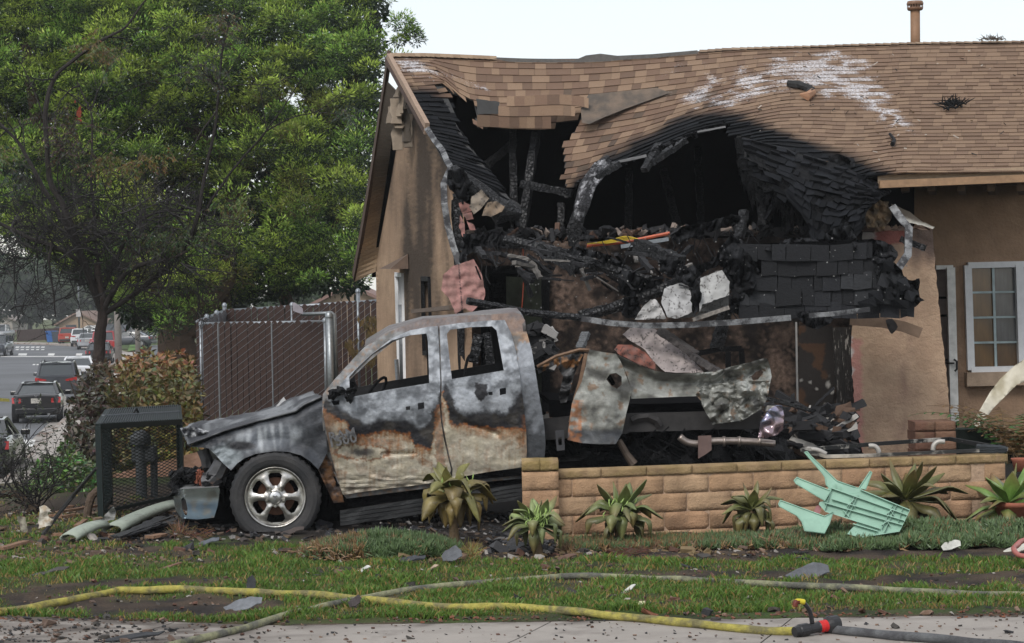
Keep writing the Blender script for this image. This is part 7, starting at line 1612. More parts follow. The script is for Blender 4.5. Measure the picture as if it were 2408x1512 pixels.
    if not tall: m = MB(); m.tube([X(.42, -.06, st[1][2]+.02), X(.42, .1, st[1][2]+.02)], .045, 10); m.build('exhaust', M_rimc, T)
    return T
hd = R(9.5)
def cp(px, py): return G(px, py, -2.096)
BK = (.012, .012, .014)
car('coupe', BK, cp(86, 996), hd, 'black coupe parked at the right kerb, second nearest car', text='CIVIC', emblem=True)
car('suv', (.05, .055, .065), cp(133, 947), hd, 'dark grey SUV with roof rails right ahead of the black coupe', rack=True)
car('sedan', (.62, .63, .65), cp(182, 908), R(10), 'white sedan parked ahead of the dark grey SUV')
car('sedan', (.018, .018, .02), cp(231, 856), R(8), 'black sedan seen behind the scorched tree trunk')
car('pickup', (.30, .025, .03), cp(240, 836), R(8), 'red vehicle just beyond the black sedan')
car('sedan', (.3, .31, .33), cp(205, 822), R(10), 'silver car between the white SUV and the red vehicle')
car('suv', (.6, .61, .62), cp(188, 815), R(6), 'small white SUV parked at the bend')
car('suv', (.34, .05, .03), cp(158, 811), R(6), 'orange red SUV parked furthest along the kerb')
car('coupe', (.02, .02, .024), cp(-62, 1130), R(8), 'dark car cut off by the left edge, nearest on the street')
car('suv', (.035, .04, .05), cp(8, 835), R(180+4), 'dark SUV driving towards the camera at the left edge', grp='vehicles in the far lane')
car('pickup', (.33, .34, .35), cp(18, 800), R(180), 'silver pickup behind the oncoming dark SUV', grp='vehicles in the far lane')
gD = lambda px, py: G(px, py, -1.92)
car('suv', (.02, .02, .025), gD(214, 786), R(80), 'black SUV on the driveway behind the red vehicle', grp='cars on driveways'); car('sedan', (.6, .6, .6), gD(262, 796), R(80), 'white car on the driveway behind the tree trunk', grp='cars on driveways'); car('suv', (.02, .022, .026), gD(305, 800), R(75), 'black SUV between the two concrete posts', grp='cars on driveways'); car('sedan', (.05, .055, .065), gD(362, 815), R(80), 'dark grey car on the asphalt drive right of the posts', grp='cars on driveways')
# ============================================================ FALLEN ROOF, BEAMS, PLASTER
M_felt = mat('burnt_felt', (.008, .0085, .010), .7, 0, 14, .45, .8, 22, False, .22, (.05, .05, .054), (.62, .8), 30)
M_plaster = mat('cracked_plaster', None, .9, 0, 10, .15, .5, 30)
def crackcol(base, dark=(.05, .045, .042), sc=.05, soot=.3):
    def f(x, y):
        p = V((x*sc+.5*nz(x*.05, y*.05), y*sc+.5*nz(x*.05, y*.05, 3), 0)); d, _ = noise.voronoi(p); k = d[1]-d[0]
        c = mixc(base, tuple(q*.7 for q in base), sm(.5+fb(x*.03, y*.03))); c = mixc(c, (.10, .095, .09), soot*sm(.3+1.6*nz(x*.06, y*.06, 2)))
        return mixc(dark, c, sm((k-.004)/.035))
    return f
def chunk(name, poly, Y, colf, label, cat, group=None, step=2.6, tilt=.0, th=.05, amp=.03, mt=None, rag=1.2):
    cx = sum(p[0] for p in poly)/len(poly); cy = sum(p[1] for p in poly)/len(poly)
    o = MB().sheet(ragged(poly, rag, 7), step, lambda x, y, d: P(x, y, Y-(y-cy)*.004*tilt+d+amp*nz(x*.06, y*.06, cx)), th, colf=colf).build(name, mt or M_plaster, None)
    return tag(o, label, cat, group)
def C5b(pts): return [(823.2+x*.4473, 88.2+y*.4473) for x, y in pts]
G1 = 'fallen plaster chunks in the wreckage'
chunk('plaster_chunk', C2([(1195, 505), (1215, 425), (1310, 395), (1355, 420), (1378, 560), (1290, 602), (1230, 592)]), 21.9, crackcol((.42, .42, .42), sc=.035), 'white cracked plaster slab left of the hanging felt, under the roof panel', 'plaster', G1, tilt=1)
chunk('plaster_chunk', C2([(1418, 372), (1540, 325), (1583, 392), (1580, 468), (1430, 522), (1412, 560)]), 21.8, crackcol((.40, .40, .39), sc=.035), 'white cracked plaster slab right of the hanging felt', 'plaster', G1, tilt=1)
chunk('plaster_chunk', C2([(1425, 520), (1580, 466), (1575, 540), (1400, 600), (1385, 590), (1410, 560)]), 21.9, crackcol((.16, .16, .155), sc=.03), 'darker grey side face beneath the right white slab', 'plaster', G1)  # side face of the white slab, given a darker grey
chunk('plaster_chunk', C2([(1225, 590), (1375, 545), (1385, 590), (1290, 606)]), 21.9, crackcol((.2, .2, .195), sc=.03), 'grey wedge of plaster under the left white slab', 'plaster', G1)
chunk('plaster_chunk', C2([(1048, 606), (1085, 540), (1130, 498), (1160, 489), (1195, 530), (1226, 602)]), 21.7, crackcol((.5, .49, .48), sc=.03), 'pointed white plaster piece resting on the long metal strip', 'plaster', G1)
chunk('plaster_chunk', C2([(978, 692), (1020, 655), (1110, 645), (1185, 668), (1275, 735), (1335, 800), (1400, 862), (1445, 908), (1220, 905), (1160, 852), (1100, 772), (1030, 732)]), 22.2, crackcol((.50, .43, .41), sc=.055), 'large pinkish cracked plaster slab leaning behind the torn truck bed', 'plaster', G1, tilt=2)
chunk('stucco_chunk', C2([(925, 775), (950, 747), (1030, 750), (1100, 790), (1162, 850), (1162, 890), (1080, 865), (960, 805)]), 21.4, crackcol((.30, .115, .085), sc=.04, soot=.5), 'brick red stucco chunk left of the large cracked slab', 'stucco', G1)
chunk('stucco_sheet', C5b([(488, 1252), (540, 1200), (580, 1188), (650, 1165), (690, 1240), (712, 1340), (702, 1392), (640, 1442), (600, 1422), (557, 1457), (520, 1372), (480, 1330)]), 23.4, lambda x, y: mixc((.42, .22, .20), (.30, .17, .15), sm(.5+fb(x*.04, y*.04)+.5*(nz(x*.2, y*.2) > .25))) if abs(x-(1080+(y-640)*.08)) > 1.2 else (.06, .04, .04), 'torn pink stucco sheet hanging at the broken corner above the cab', 'stucco', th=.03)
for i, (pl, c) in enumerate(((C5b([(570, 870), (600, 862), (650, 890), (640, 915), (585, 925)]), (.30, .14, .12)), (C5b([(640, 835), (690, 800), (730, 845), (690, 900), (650, 930), (625, 890)]), (.30, .25, .2)), (C5b([(690, 935), (720, 870), (770, 860), (815, 890), (800, 915), (740, 940)]), (.27, .2, .14)), (C5b([(590, 925), (640, 920), (650, 955), (610, 960)]), (.28, .14, .12)), (C5b([(612, 960), (650, 985), (660, 1010), (630, 1015)]), (.38, .19, .17)), (C5b([(580, 935), (604, 980), (606, 1040), (590, 1045), (572, 990)]), (.33, .16, .14)))):
    chunk('stucco_chunk', pl, 23.8, crackcol(c, sc=.05, soot=.4), ['small red stucco chip below the curled strip', 'grey beige stucco lump under the left roof strip', 'tan stucco slab at the end of the left roof strip', 'small reddish chip under the grey lump', 'loose pink chip lowest at the broken corner', 'tall pink stucco sliver on the corner stud'][i], 'stucco', 'stucco pieces at the broken corner', step=3, th=.06)
# charred beams
GB = 'charred fallen beams'
def cbeam(pts, w, h, label, seg=16, rough=.16, mt=None, name='charred_beam', up=(0, 0, 1)):
    m = MB(); q = [P(*p) for p in pts]
    if len(q) > 2: 
        cc = catmull(q, 8); m.tube(cc, [w*.55*(.85+.3*abs(nz(i*.8))) for i in range(len(cc))], 6, rj=rough*.6)
    else: m.beam(q[0], q[1], w, h, seg, rough, up=up)
    o = m.build(name, mt or M_char2, None); return tag(o, label, 'beam', GB)
def b2(pts, Ys): return [(*q, y) for q, y in zip(C2(pts), Ys)]
cbeam(b2([(315, 155), (640, 235), (900, 320), (1130, 390)], [23.4, 23.0, 22.6, 22.3]), .13, .13, 'long charred beam sloping down from the left top plate to the middle')
cbeam(b2([(500, 195), (728, 318)], [23.2, 22.8]), .11, .13, 'short charred beam hanging below the long sloping one')
cbeam(b2([(1062, 182), (1310, 285)], [23.2, 22.7]), .14, .14, 'charred beam dropping from beneath the orange pipe')
cbeam(b2([(96, 500), (250, 528), (440, 565), (735, 595)], [21.2, 21.3, 21.5, 21.6]), .085, .07, 'long charred pole lying just above the cab roof')
cbeam(b2([(735, 588), (1000, 515), (1345, 378)], [22.1, 22.2, 22.3]), .14, .14, 'heavily checked timber rising from the metal strip to the white slabs')
cbeam(b2([(1375, 607), (1580, 538)], [21.7, 21.7]), .05, .04, 'pale edged batten beneath the white slabs', mt=mat('ashen_batten', (.22, .2, .18), .8, ns=30, na=.5))
cbeam(b2([(1190, 668), (1390, 805)], [22.1, 21.9]), .16, .06, 'scorched board along the upper edge of the pink slab', mt=mat('scorched_plank', (.07, .062, .06), .85, ns=25, na=.5))
cbeam(b2([(1370, 812), (1525, 905)], [21.8, 21.7]), .15, .06, 'scorched board end below the pink slab', mt=bpy.data.materials['scorched_plank'])
cbeam(b2([(1565, 535), (1508, 775)], [22.4, 22.3]), .11, .1, 'upright charred post beneath the roof panel')
cbeam(b2([(770, 680), (735, 770)], [21.3, 21.2]), .09, .04, 'stub of charred lath behind the bed front', mt=mat('lath', (.09, .095, .10), .6, ns=60, na=.6))
cbeam(b2([(1785, 1050), (2210, 1165)], [20.5, 22.0]), .035, .035, 'thin black rod leaning right of the crumpled quarter', rough=.05)
cbeam(b2([(1840, 1310), (2060, 1240), (2235, 1195)], [20.5, 21.6, 22.5]), .1, .1, 'white flaked burnt board at the foot of the pier', mt=mat('flaked_board', (.04, .038, .036), .85, ns=20, na=.5, col2=(.42, .38, .32), c2t=(.5, .58), c2s=8))
cbeam(b2([(1500, 1390), (1900, 1300), (2180, 1250)], [20.3, 21.2, 22.3]), .09, .1, 'charred plank under the flaked board', mt=M_char2)
cbeam(b2([(2040, 1180), (2060, 1330)], [21.4, 21.3]), .09, .07, 'short charred stub standing among the boards')
cbeam(b2([(1320, 1415), (1400, 1300)], [19.4, 19.5]), .06, .03, 'pale splintered batten behind the wall coping', mt=bpy.data.materials['ashen_batten'])
cbeam(b2([(215, 680), (235, 900)], [22.6, 22.6]), .1, .1, 'checked post seen through the rear cab window')
cbeam(b2([(160, 690), (130, 850)], [22.2, 22.2]), .14, .1, 'black debris post seen through the rear cab window, left of the checked one')
cbeam([(2118, 562, 23.3), (2176, 584, 23.2)], .08, .07, 'short charred stub poking out from under the torn soffit', name='charred_beam')
cbeam([(1075, 455, 23.9), (1082, 590, 23.9)], .12, .1, 'checked corner stud beside the bent drip edge')
strap('metal_strip', [(1360, 748, 21.6), (1440, 760, 21.5), (1520, 766, 21.4), (1620, 764, 21.4), (1740, 757, 21.4), (1860, 747, 21.5)], .06, None, M_strap, label='long bent pale metal strip spanning the wreckage above the truck bed', cat='metal strip')
strap('metal_strip', [(1903, 742, 21.5), (1960, 738, 21.5), (2046, 727, 21.6)], .05, None, M_strap, label='shorter pale metal strip along the foot of the fallen roof panel', cat='metal strip')
strap('flat_board', [(2000, 752, 23.2), (2075, 758, 23.2), (2125, 768, 23.1), (2166, 783, 23.0)], .12, None, mat('tan_board', (.22, .15, .105), .9, ns=8, na=.3), label='warped tan board lying flat against the pier below the roof panel', cat='board')
chunk('debris_flake', [(2082, 752), (2098, 748), (2112, 768), (2098, 786), (2088, 774)], 23.0, lambda x, y: (.04, .035, .035), 'small black flake hanging on the warped tan board', 'debris', th=.01)
# crumpled felt and cloth
def felt(poly, Y, label, amp=.15, sc=.034, step=3.2, th=.012, name='burnt_felt', rag=3):
    cx = sum(p[0] for p in poly)/len(poly)
    def f(x, y, d): a = abs(nz(x*sc, y*sc*.6, cx)); b = abs(nz(x*sc*2.4, y*sc*1.6, cx+5)); return P(x, y, Y+d+amp*(1-2.4*a)+amp*.5*(1-2.4*b))
    o = MB().sheet(ragged(poly, rag, 8), step, f, th).build(name, M_felt, None); return tag(o, label, 'roofing felt', 'burnt roofing felt draped over the wreckage')
felt(C2([(620, 215), (700, 195), (850, 225), (950, 265), (1040, 320), (1045, 350), (960, 330), (900, 330), (830, 260), (700, 240)]), 22.4, 'crumpled felt riding on the long sloping beam')
felt(C2([(960, 330), (1050, 340), (1120, 380), (1200, 380), (1230, 410), (1150, 440), (1060, 470), (975, 470), (945, 420)]), 22.1, 'bunched felt in the middle where the beams meet')
felt(C2([(985, 480), (1060, 470), (1080, 540), (1050, 600), (1000, 590), (965, 580), (975, 520)]), 21.8, 'felt rag hanging over the checked timber')
felt(C2([(1180, 270), (1290, 270), (1350, 310), (1430, 290), (1500, 250), (1530, 290), (1440, 340), (1390, 380), (1330, 400), (1250, 370), (1190, 330)]), 21.9, 'felt folds between the orange pipe and the roof panel')
felt(C2([(1325, 320), (1385, 340), (1400, 420), (1428, 460), (1405, 560), (1385, 590), (1362, 500), (1372, 430), (1310, 385)]), 21.5, 'long felt rag hanging between the two white slabs')
felt(C2([(1300, 90), (1380, 60), (1480, 50), (1600, 10), (1650, 12), (1640, 60), (1540, 90), (1450, 120), (1340, 150), (1290, 180), (1250, 150)]), 23.2, 'felt roll on the top plate above the orange pipe', amp=.18)
felt(C2([(1500, 265), (1540, 180), (1590, 110), (1640, 150), (1700, 190), (1850, 175), (1960, 140), (2100, 150), (2180, 85), (2260, 70), (2300, 130), (2340, 190), (2360, 250), (2200, 230), (2000, 230), (1830, 220), (1680, 215), (1660, 280), (1700, 330), (1600, 330), (1530, 310)]), 22.25, 'crumpled felt collar along the top of the fallen roof panel', amp=.22)
felt([(1690, 585), (1730, 570), (1765, 600), (1785, 640), (1770, 690), (1745, 742), (1715, 735), (1720, 690), (1700, 640)], 22.0, 'torn felt curtain down the left side of the fallen roof panel', amp=.12)
felt([(1870, 735), (1905, 728), (1950, 735), (1960, 752), (1925, 775), (1890, 765)], 21.9, 'rag of felt hanging below the fallen roof panel', amp=.1)
felt([(1946, 366), (1975, 360), (2005, 372), (2012, 392), (1985, 390), (1955, 384)], 23.7, 'curled black flap standing up on the fold of the roof', amp=.1)
felt([(2015, 590), (2050, 560), (2090, 572), (2112, 592), (2105, 615), (2070, 622), (2035, 615)], 22.1, 'balled felt at the upper right of the fallen roof panel', amp=.2)
felt([(2050, 610), (2110, 620), (2135, 660), (2165, 655), (2160, 690), (2172, 705), (2150, 722), (2100, 722), (2075, 690), (2060, 650)], 22.0, 'torn felt and shingle tags at the right end of the fallen roof panel', amp=.2)
felt([(1055, 400), (1090, 395), (1110, 430), (1104, 470), (1090, 478), (1065, 455), (1050, 430)], 23.7, 'shrivelled felt at the broken left corner', amp=.12)
felt([(1090, 550), (1180, 552), (1230, 568), (1200, 585), (1130, 580), (1100, 600), (1090, 640), (1075, 620)], 23.6, 'black rags along the left end of the top plate', amp=.12)
m = MB(); rng = random.Random(51)      # splintered lath, wires and shreds filling the wreck
for i in range(120):
    x = rng.uniform(1115, 1730); y = rng.gauss(lerp(590, 680, (x-1115)/615), 26); Y = rng.uniform(21.9, 23.8); a = rng.gauss(.45, .5); L = rng.uniform(8, 70); w = rng.uniform(.012, .06)
    m.beam(P(x, y, Y), P(x+L*math.cos(a), y+L*math.sin(a), Y+rng.uniform(-.3, .3)), w, w*rng.uniform(.4, 1), 6, .35, (.012, .012, .014) if rng.random() < .8 else (.14, .13, .12))
for i in range(60):
    x = rng.uniform(1110, 1950); y = rng.uniform(548, 600); q = [P(x, y, 23.5)]
    for k in range(4): q.append(q[-1]+V((rng.uniform(-.06, .06), 0, -rng.uniform(.03, .12))))
    m.tube(q, .006, 3, (.02, .02, .022))
for i in range(150):
    x = rng.uniform(1270, 1960); y = rng.uniform(955, 1060); Y = rng.uniform(20.4, 22.8); a = rng.gauss(-.15, .5); L = rng.uniform(10, 90); w = rng.uniform(.015, .07)
    m.beam(P(x, y, Y), P(x+L*math.cos(a), y+L*math.sin(a), Y+rng.uniform(-.4, .4)), w, w*rng.uniform(.3, 1), 6, .35, (.012, .012, .014) if rng.random() < .72 else rng.choice([(.22, .2, .17), (.09, .05, .03), (.4, .38, .35)]))
tag(m.build('splintered_lath', M_col), 'tangle of charred splinters and wires through the wreckage', 'debris', kind='stuff')
m = MB()
for i in range(260):     # ash flakes lodged on the charred pieces
    x = rng.uniform(1240, 2150); y = lerp(560, 740, rng.random()); p = P(x, y, 22.0+rng.uniform(-.1, .1)); s = rng.uniform(.003, .008)
    if x > 1740 and rng.random() < .4: continue
    m.box(p, (s*2, s, s*rng.uniform(.5, 2)), Matrix.Rotation(rng.uniform(0, 3), 3, 'Y'), rng.choice([(.2, .2, .2), (.12, .12, .125), (.3, .3, .29)]))
tag(m.build('ash_flakes', M_col), 'pale ash flakes caught on the burnt roof pieces', 'ash', kind='stuff')
# fallen roof panel: five shingle courses
FP = thing('fallen_roof_panel', P(1900, 748, 22.2), 'fallen slab of charred black roof shingles hanging in front of the room', 'roof panel'); rng = random.Random(19)
rows_ = [(579, 612, 1735, 2052), (612, 647, 1790, 2078), (647, 682, 1775, 2092), (682, 716, 1740, 2098), (714, 748, 1738, 2150)]
M_bsh = mat('charred_shingle', None, .7, 0, 30, .35, .5, 50, False, .22)
for k, (y0, y1, xa, xb) in enumerate(rows_):
    x = xa
    while x < xb-8:
        w = rng.uniform(17, 62)
        xe = min(x+w*.97, xb); sl = -.012; f = lambda X, Y_: Y_+sl*(X-1900)+9*nz(X*.009, Y_*.004)+1.5*nz(X*.05, k)
        dv = rng.uniform(-.006, .008); Yp = 22.15-.02*k+.06*nz(x*.01, k*.7); q = [P(x+rng.uniform(-1.5, 1.5), f(x, y0-4), Yp+.02), P(xe+rng.uniform(-1.5, 1.5), f(xe, y0-4), Yp+.02), P(xe+rng.uniform(-1, 1), f(xe, y1)+rng.uniform(-2, 4), Yp-.03-dv), P(x+rng.uniform(-1, 1), f(x, y1)+rng.uniform(-2, 4), Yp-.03+dv)]
        t = rng.random(); c = mixc((.006, .0065, .008), (.014, .015, .018), t*t)
        if rng.random() < .12: c = mixc(c, (.05, .053, .058), .35)
        bk = V((0, .014, 0)); MB().add(q+[p+bk for p in q], [(0, 3, 2, 1), (3, 7, 6, 2), (0, 4, 7, 3), (1, 2, 6, 5)], c).build('shingle', M_bsh, FP); x += w
MB().sheet([(1725, 575), (2055, 562), (2100, 640), (2110, 735), (1900, 742), (1735, 740), (1765, 660)], 8, lambda x, y, d: P(x, y, 22.28+d+.03*nz(x*.03, y*.03)), .05).build('decking', M_soot, FP)
rng = random.Random(23)
for (x, y, w, h) in ((2080, 660, 26, 30), (2100, 690, 30, 30), (2125, 668, 24, 28), (2060, 700, 34, 30), (2140, 695, 22, 22), (2090, 625, 24, 24), (2118, 715, 36, 20), (2040, 715, 40, 24)):
    a = rng.uniform(-.4, .4); ca, sa = math.cos(a), math.sin(a); q = [P(x+ca*u*w-sa*v*h, y+sa*u*w+ca*v*h, 21.95+rng.uniform(-.06, .06)) for u, v in ((-.5, -.5), (.5, -.5), (.5, .5), (-.5, .5))]
    MB().add(q+[p+V((0, .02, 0)) for p in q], [(0, 3, 2, 1), (3, 7, 6, 2), (0, 4, 7, 3), (1, 2, 6, 5), (0, 1, 5, 4)], mixc((.006, .0065, .008), (.015, .016, .019), rng.random())).build('shingle', M_bsh, FP)
# room contents: dark cupboard side, frames, ash heap
m = MB()
for (a, b, w) in (((1960, 620), (1972, 1310), .02), ): m.beam(P(*C2([a])[0], 23.9), P(*C2([b])[0], 23.9), w, .04)
o = m.build('corner_bead', mat('corner_bead', (.3, .29, .28), .6)); tag(o, 'thin pale corner bead standing in the charred room', 'corner bead')
o = MB().sheet(C2([(1975, 640), (2175, 640), (2190, 900), (2170, 1060), (2130, 1130), (1978, 1120)]), 6, lambda x, y, d: P(x, y, 24.6+d), .05, colf=lambda x, y: mixc((.022, .018, .016), (.5, .48, .45), .8*sm((nz(x*.07, y*.07, 4)-.38)/.05)*sm((y-880)/20)) if nz(x*.02, y*.03) < .25 else (.07, .035, .018)).build('charred_door', M_col, None); tag(o, 'charred panel door hanging beside the pier', 'door')
CF = thing('metal_shelf_frame', P(1700, 850, 23), 'black metal frame standing behind the torn truck bed', 'frame'); 
for pts in ([(1390, 800), (1520, 775), (1650, 770)], [(1650, 770), (1655, 870)], [(1575, 790), (1575, 880)], [(1395, 800), (1390, 860)]):
    m = MB(); q = [P(*p, 23.0) for p in C2(pts)]; [m.beam(a, b, .05, .06, 3, .05) for a, b in zip(q, q[1:])]; m.build('bar', M_char, CF)
m = MB(); rng = random.Random(15)
for i in range(420):
    x = rng.uniform(1270, 2010); y = 1010+rng.gauss(0, 26)-max(0, 40-abs(x-1960))*.3; p = P(x, y, rng.uniform(20.6, 23.3)); s = rng.uniform(.05, .35)
    c = (.02, .02, .022) if rng.random() < .8 else ((.35, .33, .3) if rng.random() < .35 else (.10, .06, .04)); m.box(p, (s, rng.uniform(.03, .09), rng.uniform(.02, .09)), Matrix.Rotation(rng.uniform(-.7, .7), 3, 'Y') @ Matrix.Rotation(rng.uniform(0, 3), 3, 'Z'), c, .02)
tag(m.build('burnt_rubble', M_col), 'heap of charred rubble inside the open room', 'rubble', kind='stuff')
m = MB(); rng = random.Random(16)
for i in range(170):
    x = rng.uniform(1220, 1300); y = rng.uniform(770, 860); p = P(x, y, rng.uniform(21, 21.6)); s = rng.uniform(.04, .16); m.box(p, (s, .06, rng.uniform(.03, .1)), Matrix.Rotation(rng.uniform(-.7, .7), 3, 'Y'), (.02, .02, .022) if rng.random() < .7 else (.25, .24, .23), .02)
tag(m.build('ash_heap', M_col), 'grey and black ash heap behind the cab', 'rubble', kind='stuff')
chunk('plaster_chunk', C2([(440, 658), (500, 668), (535, 690), (540, 760), (500, 800), (470, 790), (450, 720)]), 21.5, crackcol((.17, .165, .16), sc=.05), 'grey sooted plaster lump just behind the cab', 'plaster', G1)
# ============================================================ LOWER LEFT DEBRIS
def CL2(pts): return [(x*.428, 646.8+y*.428) for x, y in pts]
M_pale = mat('pale_trim', (.30, .34, .28), .5, 0, 12, .15, .2, 30, col2=(.15, .15, .13), c2t=(.58, .7), c2s=9)
def trimpiece(a, b, r, label, za=.06, zb=.2, mt=None, name='trim_piece', n=8):
    p, q = G(*a, za), G(*b, zb); m = MB(); k = 6; pts = [p.lerp(q, i/k)+V((0, 0, .02*math.sin(i/k*3.1))) for i in range(k+1)]; d = (q-p).normalized(); s = V((0, 0, 1)).cross(d).normalized(); u = d.cross(s); vs = []; fs = []
    for i, c in enumerate(pts):
        for j in range(7): t = math.pi*(-.15+j/6*1.3); vs.append(c+s*math.cos(t)*r*(1+.1*nz(i*.9, j))+u*math.sin(t)*r*.5)
    for i in range(k): fs += [(i*7+j, i*7+j+1, (i+1)*7+j+1, (i+1)*7+j) for j in range(6)]
    m.add(vs, fs); o = m.build(name, mt or M_pale, None, smooth=True); e = o.modifiers.new('s', 'SOLIDIFY'); e.thickness = .012; return tag(o, label, 'trim piece', 'pale trim pieces torn off the truck')
trimpiece(CL2([(615, 1400)])[0], CL2([(945, 1262)])[0], .10, 'long pale grey green plastic trim lying in front of the cage', .05, .06)
trimpiece(CL2([(375, 1448)])[0], CL2([(555, 1370)])[0], .09, 'shorter pale trim end lying left of the long one', .04, .1)
M_cr = mat('crumpled_grey', (.20, .20, .19), .6, ns=12, na=.4)
chunk('crumpled_panel', CL2([(552, 1352), (575, 1320), (600, 1290), (628, 1272), (638, 1300), (632, 1340), (590, 1352)]), 18.6, lambda x, y: (.2, .2, .19), 'small crumpled grey cone between the pale trims', 'debris', th=.01, amp=.12, mt=M_cr)
chunk('torn_panel', CL2([(215, 1275), (240, 1262), (255, 1272), (278, 1285), (262, 1310), (268, 1330), (296, 1340), (280, 1375), (240, 1385), (212, 1392), (210, 1340), (222, 1300)]), 18.5, lambda x, y: mixc((.55, .52, .45), (.35, .28, .2), sm(.4+fb(x*.1, y*.1))), 'torn cream panel standing up in the litter at the left', 'debris', th=.012, amp=.05)
chunk('torn_panel', CL2([(92, 1330), (110, 1325), (140, 1335), (150, 1400), (150, 1412), (122, 1416), (108, 1380)]), 18.3, lambda x, y: mixc((.3, .28, .22), (.12, .1, .08), sm(.4+fb(x*.1, y*.1))), 'small dull splintered stub left of the cream panel', 'debris', th=.04, amp=.05)
M_wd = mat('splintered_wood', (.20, .115, .07), .85, ns=18, na=.4, stretch=(1, 1, 1))
for i, (a, b, w, lb) in enumerate((((330, 1300), (530, 1268), .06, 'brown plank lying left of the cage foot'), ((0, 1504), (145, 1464), .07, 'orange brown board at the lower left edge'), ((270, 1322), (340, 1318), .05, 'short brown lath below the plank'), ((290, 1425), (345, 1424), .05, 'little flat wood block in the grass'), ((330, 1330), (410, 1316), .04, 'thin splinter beside the plank'), ((360, 1275), (400, 1270), .05, 'wood chip behind the plank'), ((420, 1380), (470, 1345), .05, 'broken lath end near the pale trim'), ((820, 1440), (900, 1425), .09, 'reddish shingle scrap below the black melted plastic'))):
    p, q = [G(*t, .04) for t in CL2([a, b])]; m = MB(); m.beam(p, q, w, .022, 5, .15); o = m.build('wood_splinter', M_wd); tag(o, lb, 'wood', 'splintered wood at the lower left')
m = MB(); rng = random.Random(41)
for i in range(9):
    a, b = [(640+rng.uniform(-20, 60), 1440+rng.uniform(-15, 10)), (930+rng.uniform(-60, 30), 1340+rng.uniform(-15, 25))]; p, q = [G(*t, .03+rng.random()*.05) for t in CL2([a, b])]; m.beam(p, q, rng.uniform(.03, .09), .012, 10, .5)
tag(m.build('melted_plastic', mat('melted_plastic', (.012, .012, .014), .3, 0, 30, .4, .8, 20)), 'black melted plastic strips in front of the bumper', 'debris', kind='stuff')
m = MB(); m.tube([G(*t, z) for t, z in zip(CL2([(232, 1430), (300, 1340), (400, 1215), (530, 1060)]), (.02, .1, .3, .6))], [.018, .022, .02, .014], 6, (.02, .02, .02)); o = m.build('black_stick', M_col); tag(o, 'long black stick leaning across the litter towards the shrub', 'stick')
FBR = thing('fallen_branch', G(50, 1190, 0), 'fallen scorched branch with dry twigs at the left edge', 'branch'); pr = random.Random(9)
m = MB(); q = catmull([P(x, y, 20.6) for x, y in CL2([(-60, 1210), (60, 1200), (130, 1225), (170, 1280), (205, 1290), (160, 1290), (148, 1330)])], 5); m.tube(q, [lerp(.035, .06, i/len(q)) for i in range(len(q))], 8, (.09, .065, .045), rj=.1); m.build('limb', M_bark, FBR)
m = MB(); t_ = []
for k in range(30): twig(m, q[pr.randrange(len(q)-6)], V((pr.gauss(-.2, .8), pr.gauss(0, .5), pr.gauss(.5, .6))).normalized(), pr.uniform(.25, .6), .01, 2, t_)
C_ = []; D_ = []
for (p, d) in t_:
    for j in range(7): C_.append(p+d*.02*j); D_.append(V((pr.gauss(0, 1), pr.gauss(0, 1), pr.gauss(-.3, .6))))
m.build('twigs', M_bark, FBR, kind='stuff'); n = len(C_); leafcloud('dry_leaves', np.array([tuple(c) for c in C_]), np.array([tuple(c) for c in D_]), np.full(n, .055), np.full(n, .008), np.tile(np.array((.05, .06, .035)), (n, 1)), M_leaf, FBR, kind='stuff', org=FBR.location)
m = MB(); m.tube(catmull([P(x, y, 19.9) for x, y in CL2([(478, 1345), (485, 1280), (505, 1215), (545, 1180)])], 5), .04, 8, (.10, .07, .05), rj=.1); o = m.build('bent_root', M_bark); tag(o, 'thick bent brown stem left of the mesh cage', 'stem')
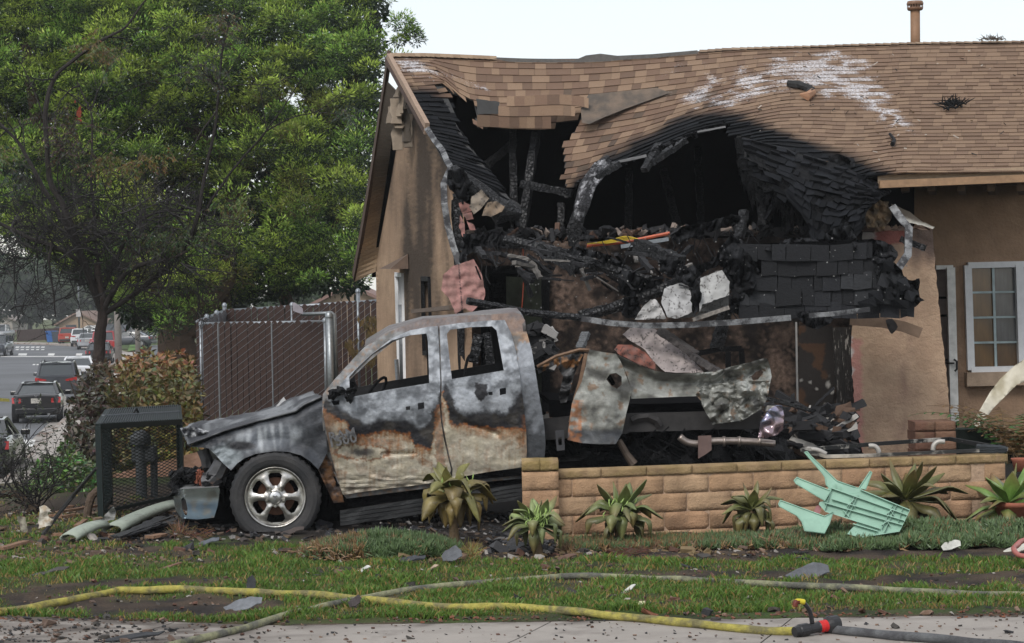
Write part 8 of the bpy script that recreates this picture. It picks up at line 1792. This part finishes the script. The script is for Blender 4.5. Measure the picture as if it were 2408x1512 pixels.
# ============================================================ ODDS ON THE ROOF
def rp_(x, y):    # point on the plain roof plane under a pixel
    t = (y-(100+(2408-x)*.0145))/305; return P(x, y, lerp(28.3, 23.3, max(0, t))-.05)
m = MB(); m.tube(catmull([rp_(*p)+V((0, -.02, .05)) for p in ((1852, 205), (1875, 208), (1895, 214), (1908, 222), (1902, 230))], 4), [.05]*12+[.05]*5, 7, (.02, .02, .02), rj=.2); m.tube([rp_(1882, 232)+V((0, -.03, .05)), rp_(1898, 236)+V((0, -.03, .06)), rp_(1912, 226)+V((0, -.02, .05))], [.02, .06, .05], 6, (.36, .2, .12), rj=.2); o = m.build('charred_stick', M_col); tag(o, 'thick charred stick with pale broken end on the roof', 'stick', 'burnt bits on the roof')
m = MB(); pr = random.Random(2)
for k in range(70): p = rp_(2240+pr.gauss(0, 13), 251+pr.gauss(0, 5))+V((0, -.02, .03)); a = pr.uniform(0, 6.28); m.tube([p, p+V((.12*math.cos(a), -.03, .06*math.sin(a)+.04))], [.012, .003], 4)
o = m.build('twig_tuft', M_char, kind='stuff'); tag(o, 'black tuft of burnt twigs on the right of the roof', 'twigs')
m = MB(); m.tube([rp_(*p)+V((0, -.02, .04)) for p in ((2092, 323), (2103, 337), (2098, 347))], [.018, .02, .03], 6); o = m.build('charred_stick', M_char); tag(o, 'small bent charred stick lower on the roof', 'stick', 'burnt bits on the roof')
m = MB()
for k in range(90): x = pr.uniform(1750, 2420); y = pr.uniform(115, 395); p = rp_(x, y)+V((0, -.01, .02)); s = pr.uniform(.008, .02); m.box(p, (s*pr.uniform(1, 4), s, s*.6), Matrix.Rotation(pr.uniform(-1, 1), 3, 'Y'), pr.choice([(.03, .03, .03), (.05, .03, .02), (.5, .45, .4), (.1, .06, .03)]))
for k in range(30): p = rp_(2090+pr.gauss(25, 22), 104)+V((0, -.02, .06)); 
for k in range(50): p = rp_(2335+pr.gauss(0, 14), 103+pr.gauss(0, 2))+V((0, -.05, .05)); m.tube([p, p+V((pr.uniform(-.12, .12), 0, pr.uniform(.0, .08)))], [.008, .002], 3, (.06, .045, .03))
tag(m.build('roof_litter', M_col), 'small twigs and chips strewn over the roof', 'litter', kind='stuff')
# ============================================================ THIN HAZE
def haze():
    m = bpy.data.materials.new('haze'); m.use_nodes = True; N = m.node_tree.nodes; N.clear(); o = N.new('ShaderNodeOutputMaterial'); v = N.new('ShaderNodeVolumePrincipled')
    v.inputs['Color'].default_value = (.9, .93, .96, 1); v.inputs['Density'].default_value = .00045; v.inputs['Anisotropy'].default_value = .1; m.node_tree.links.new(v.outputs[0], o.inputs['Volume'])
    b = MB(); b.box((0, 230, 6.9), (1030, 640, 20.6), None); h = b.build('haze', m); tag(h, 'thin pale haze over the street and far trees', 'haze', kind='stuff')
haze()
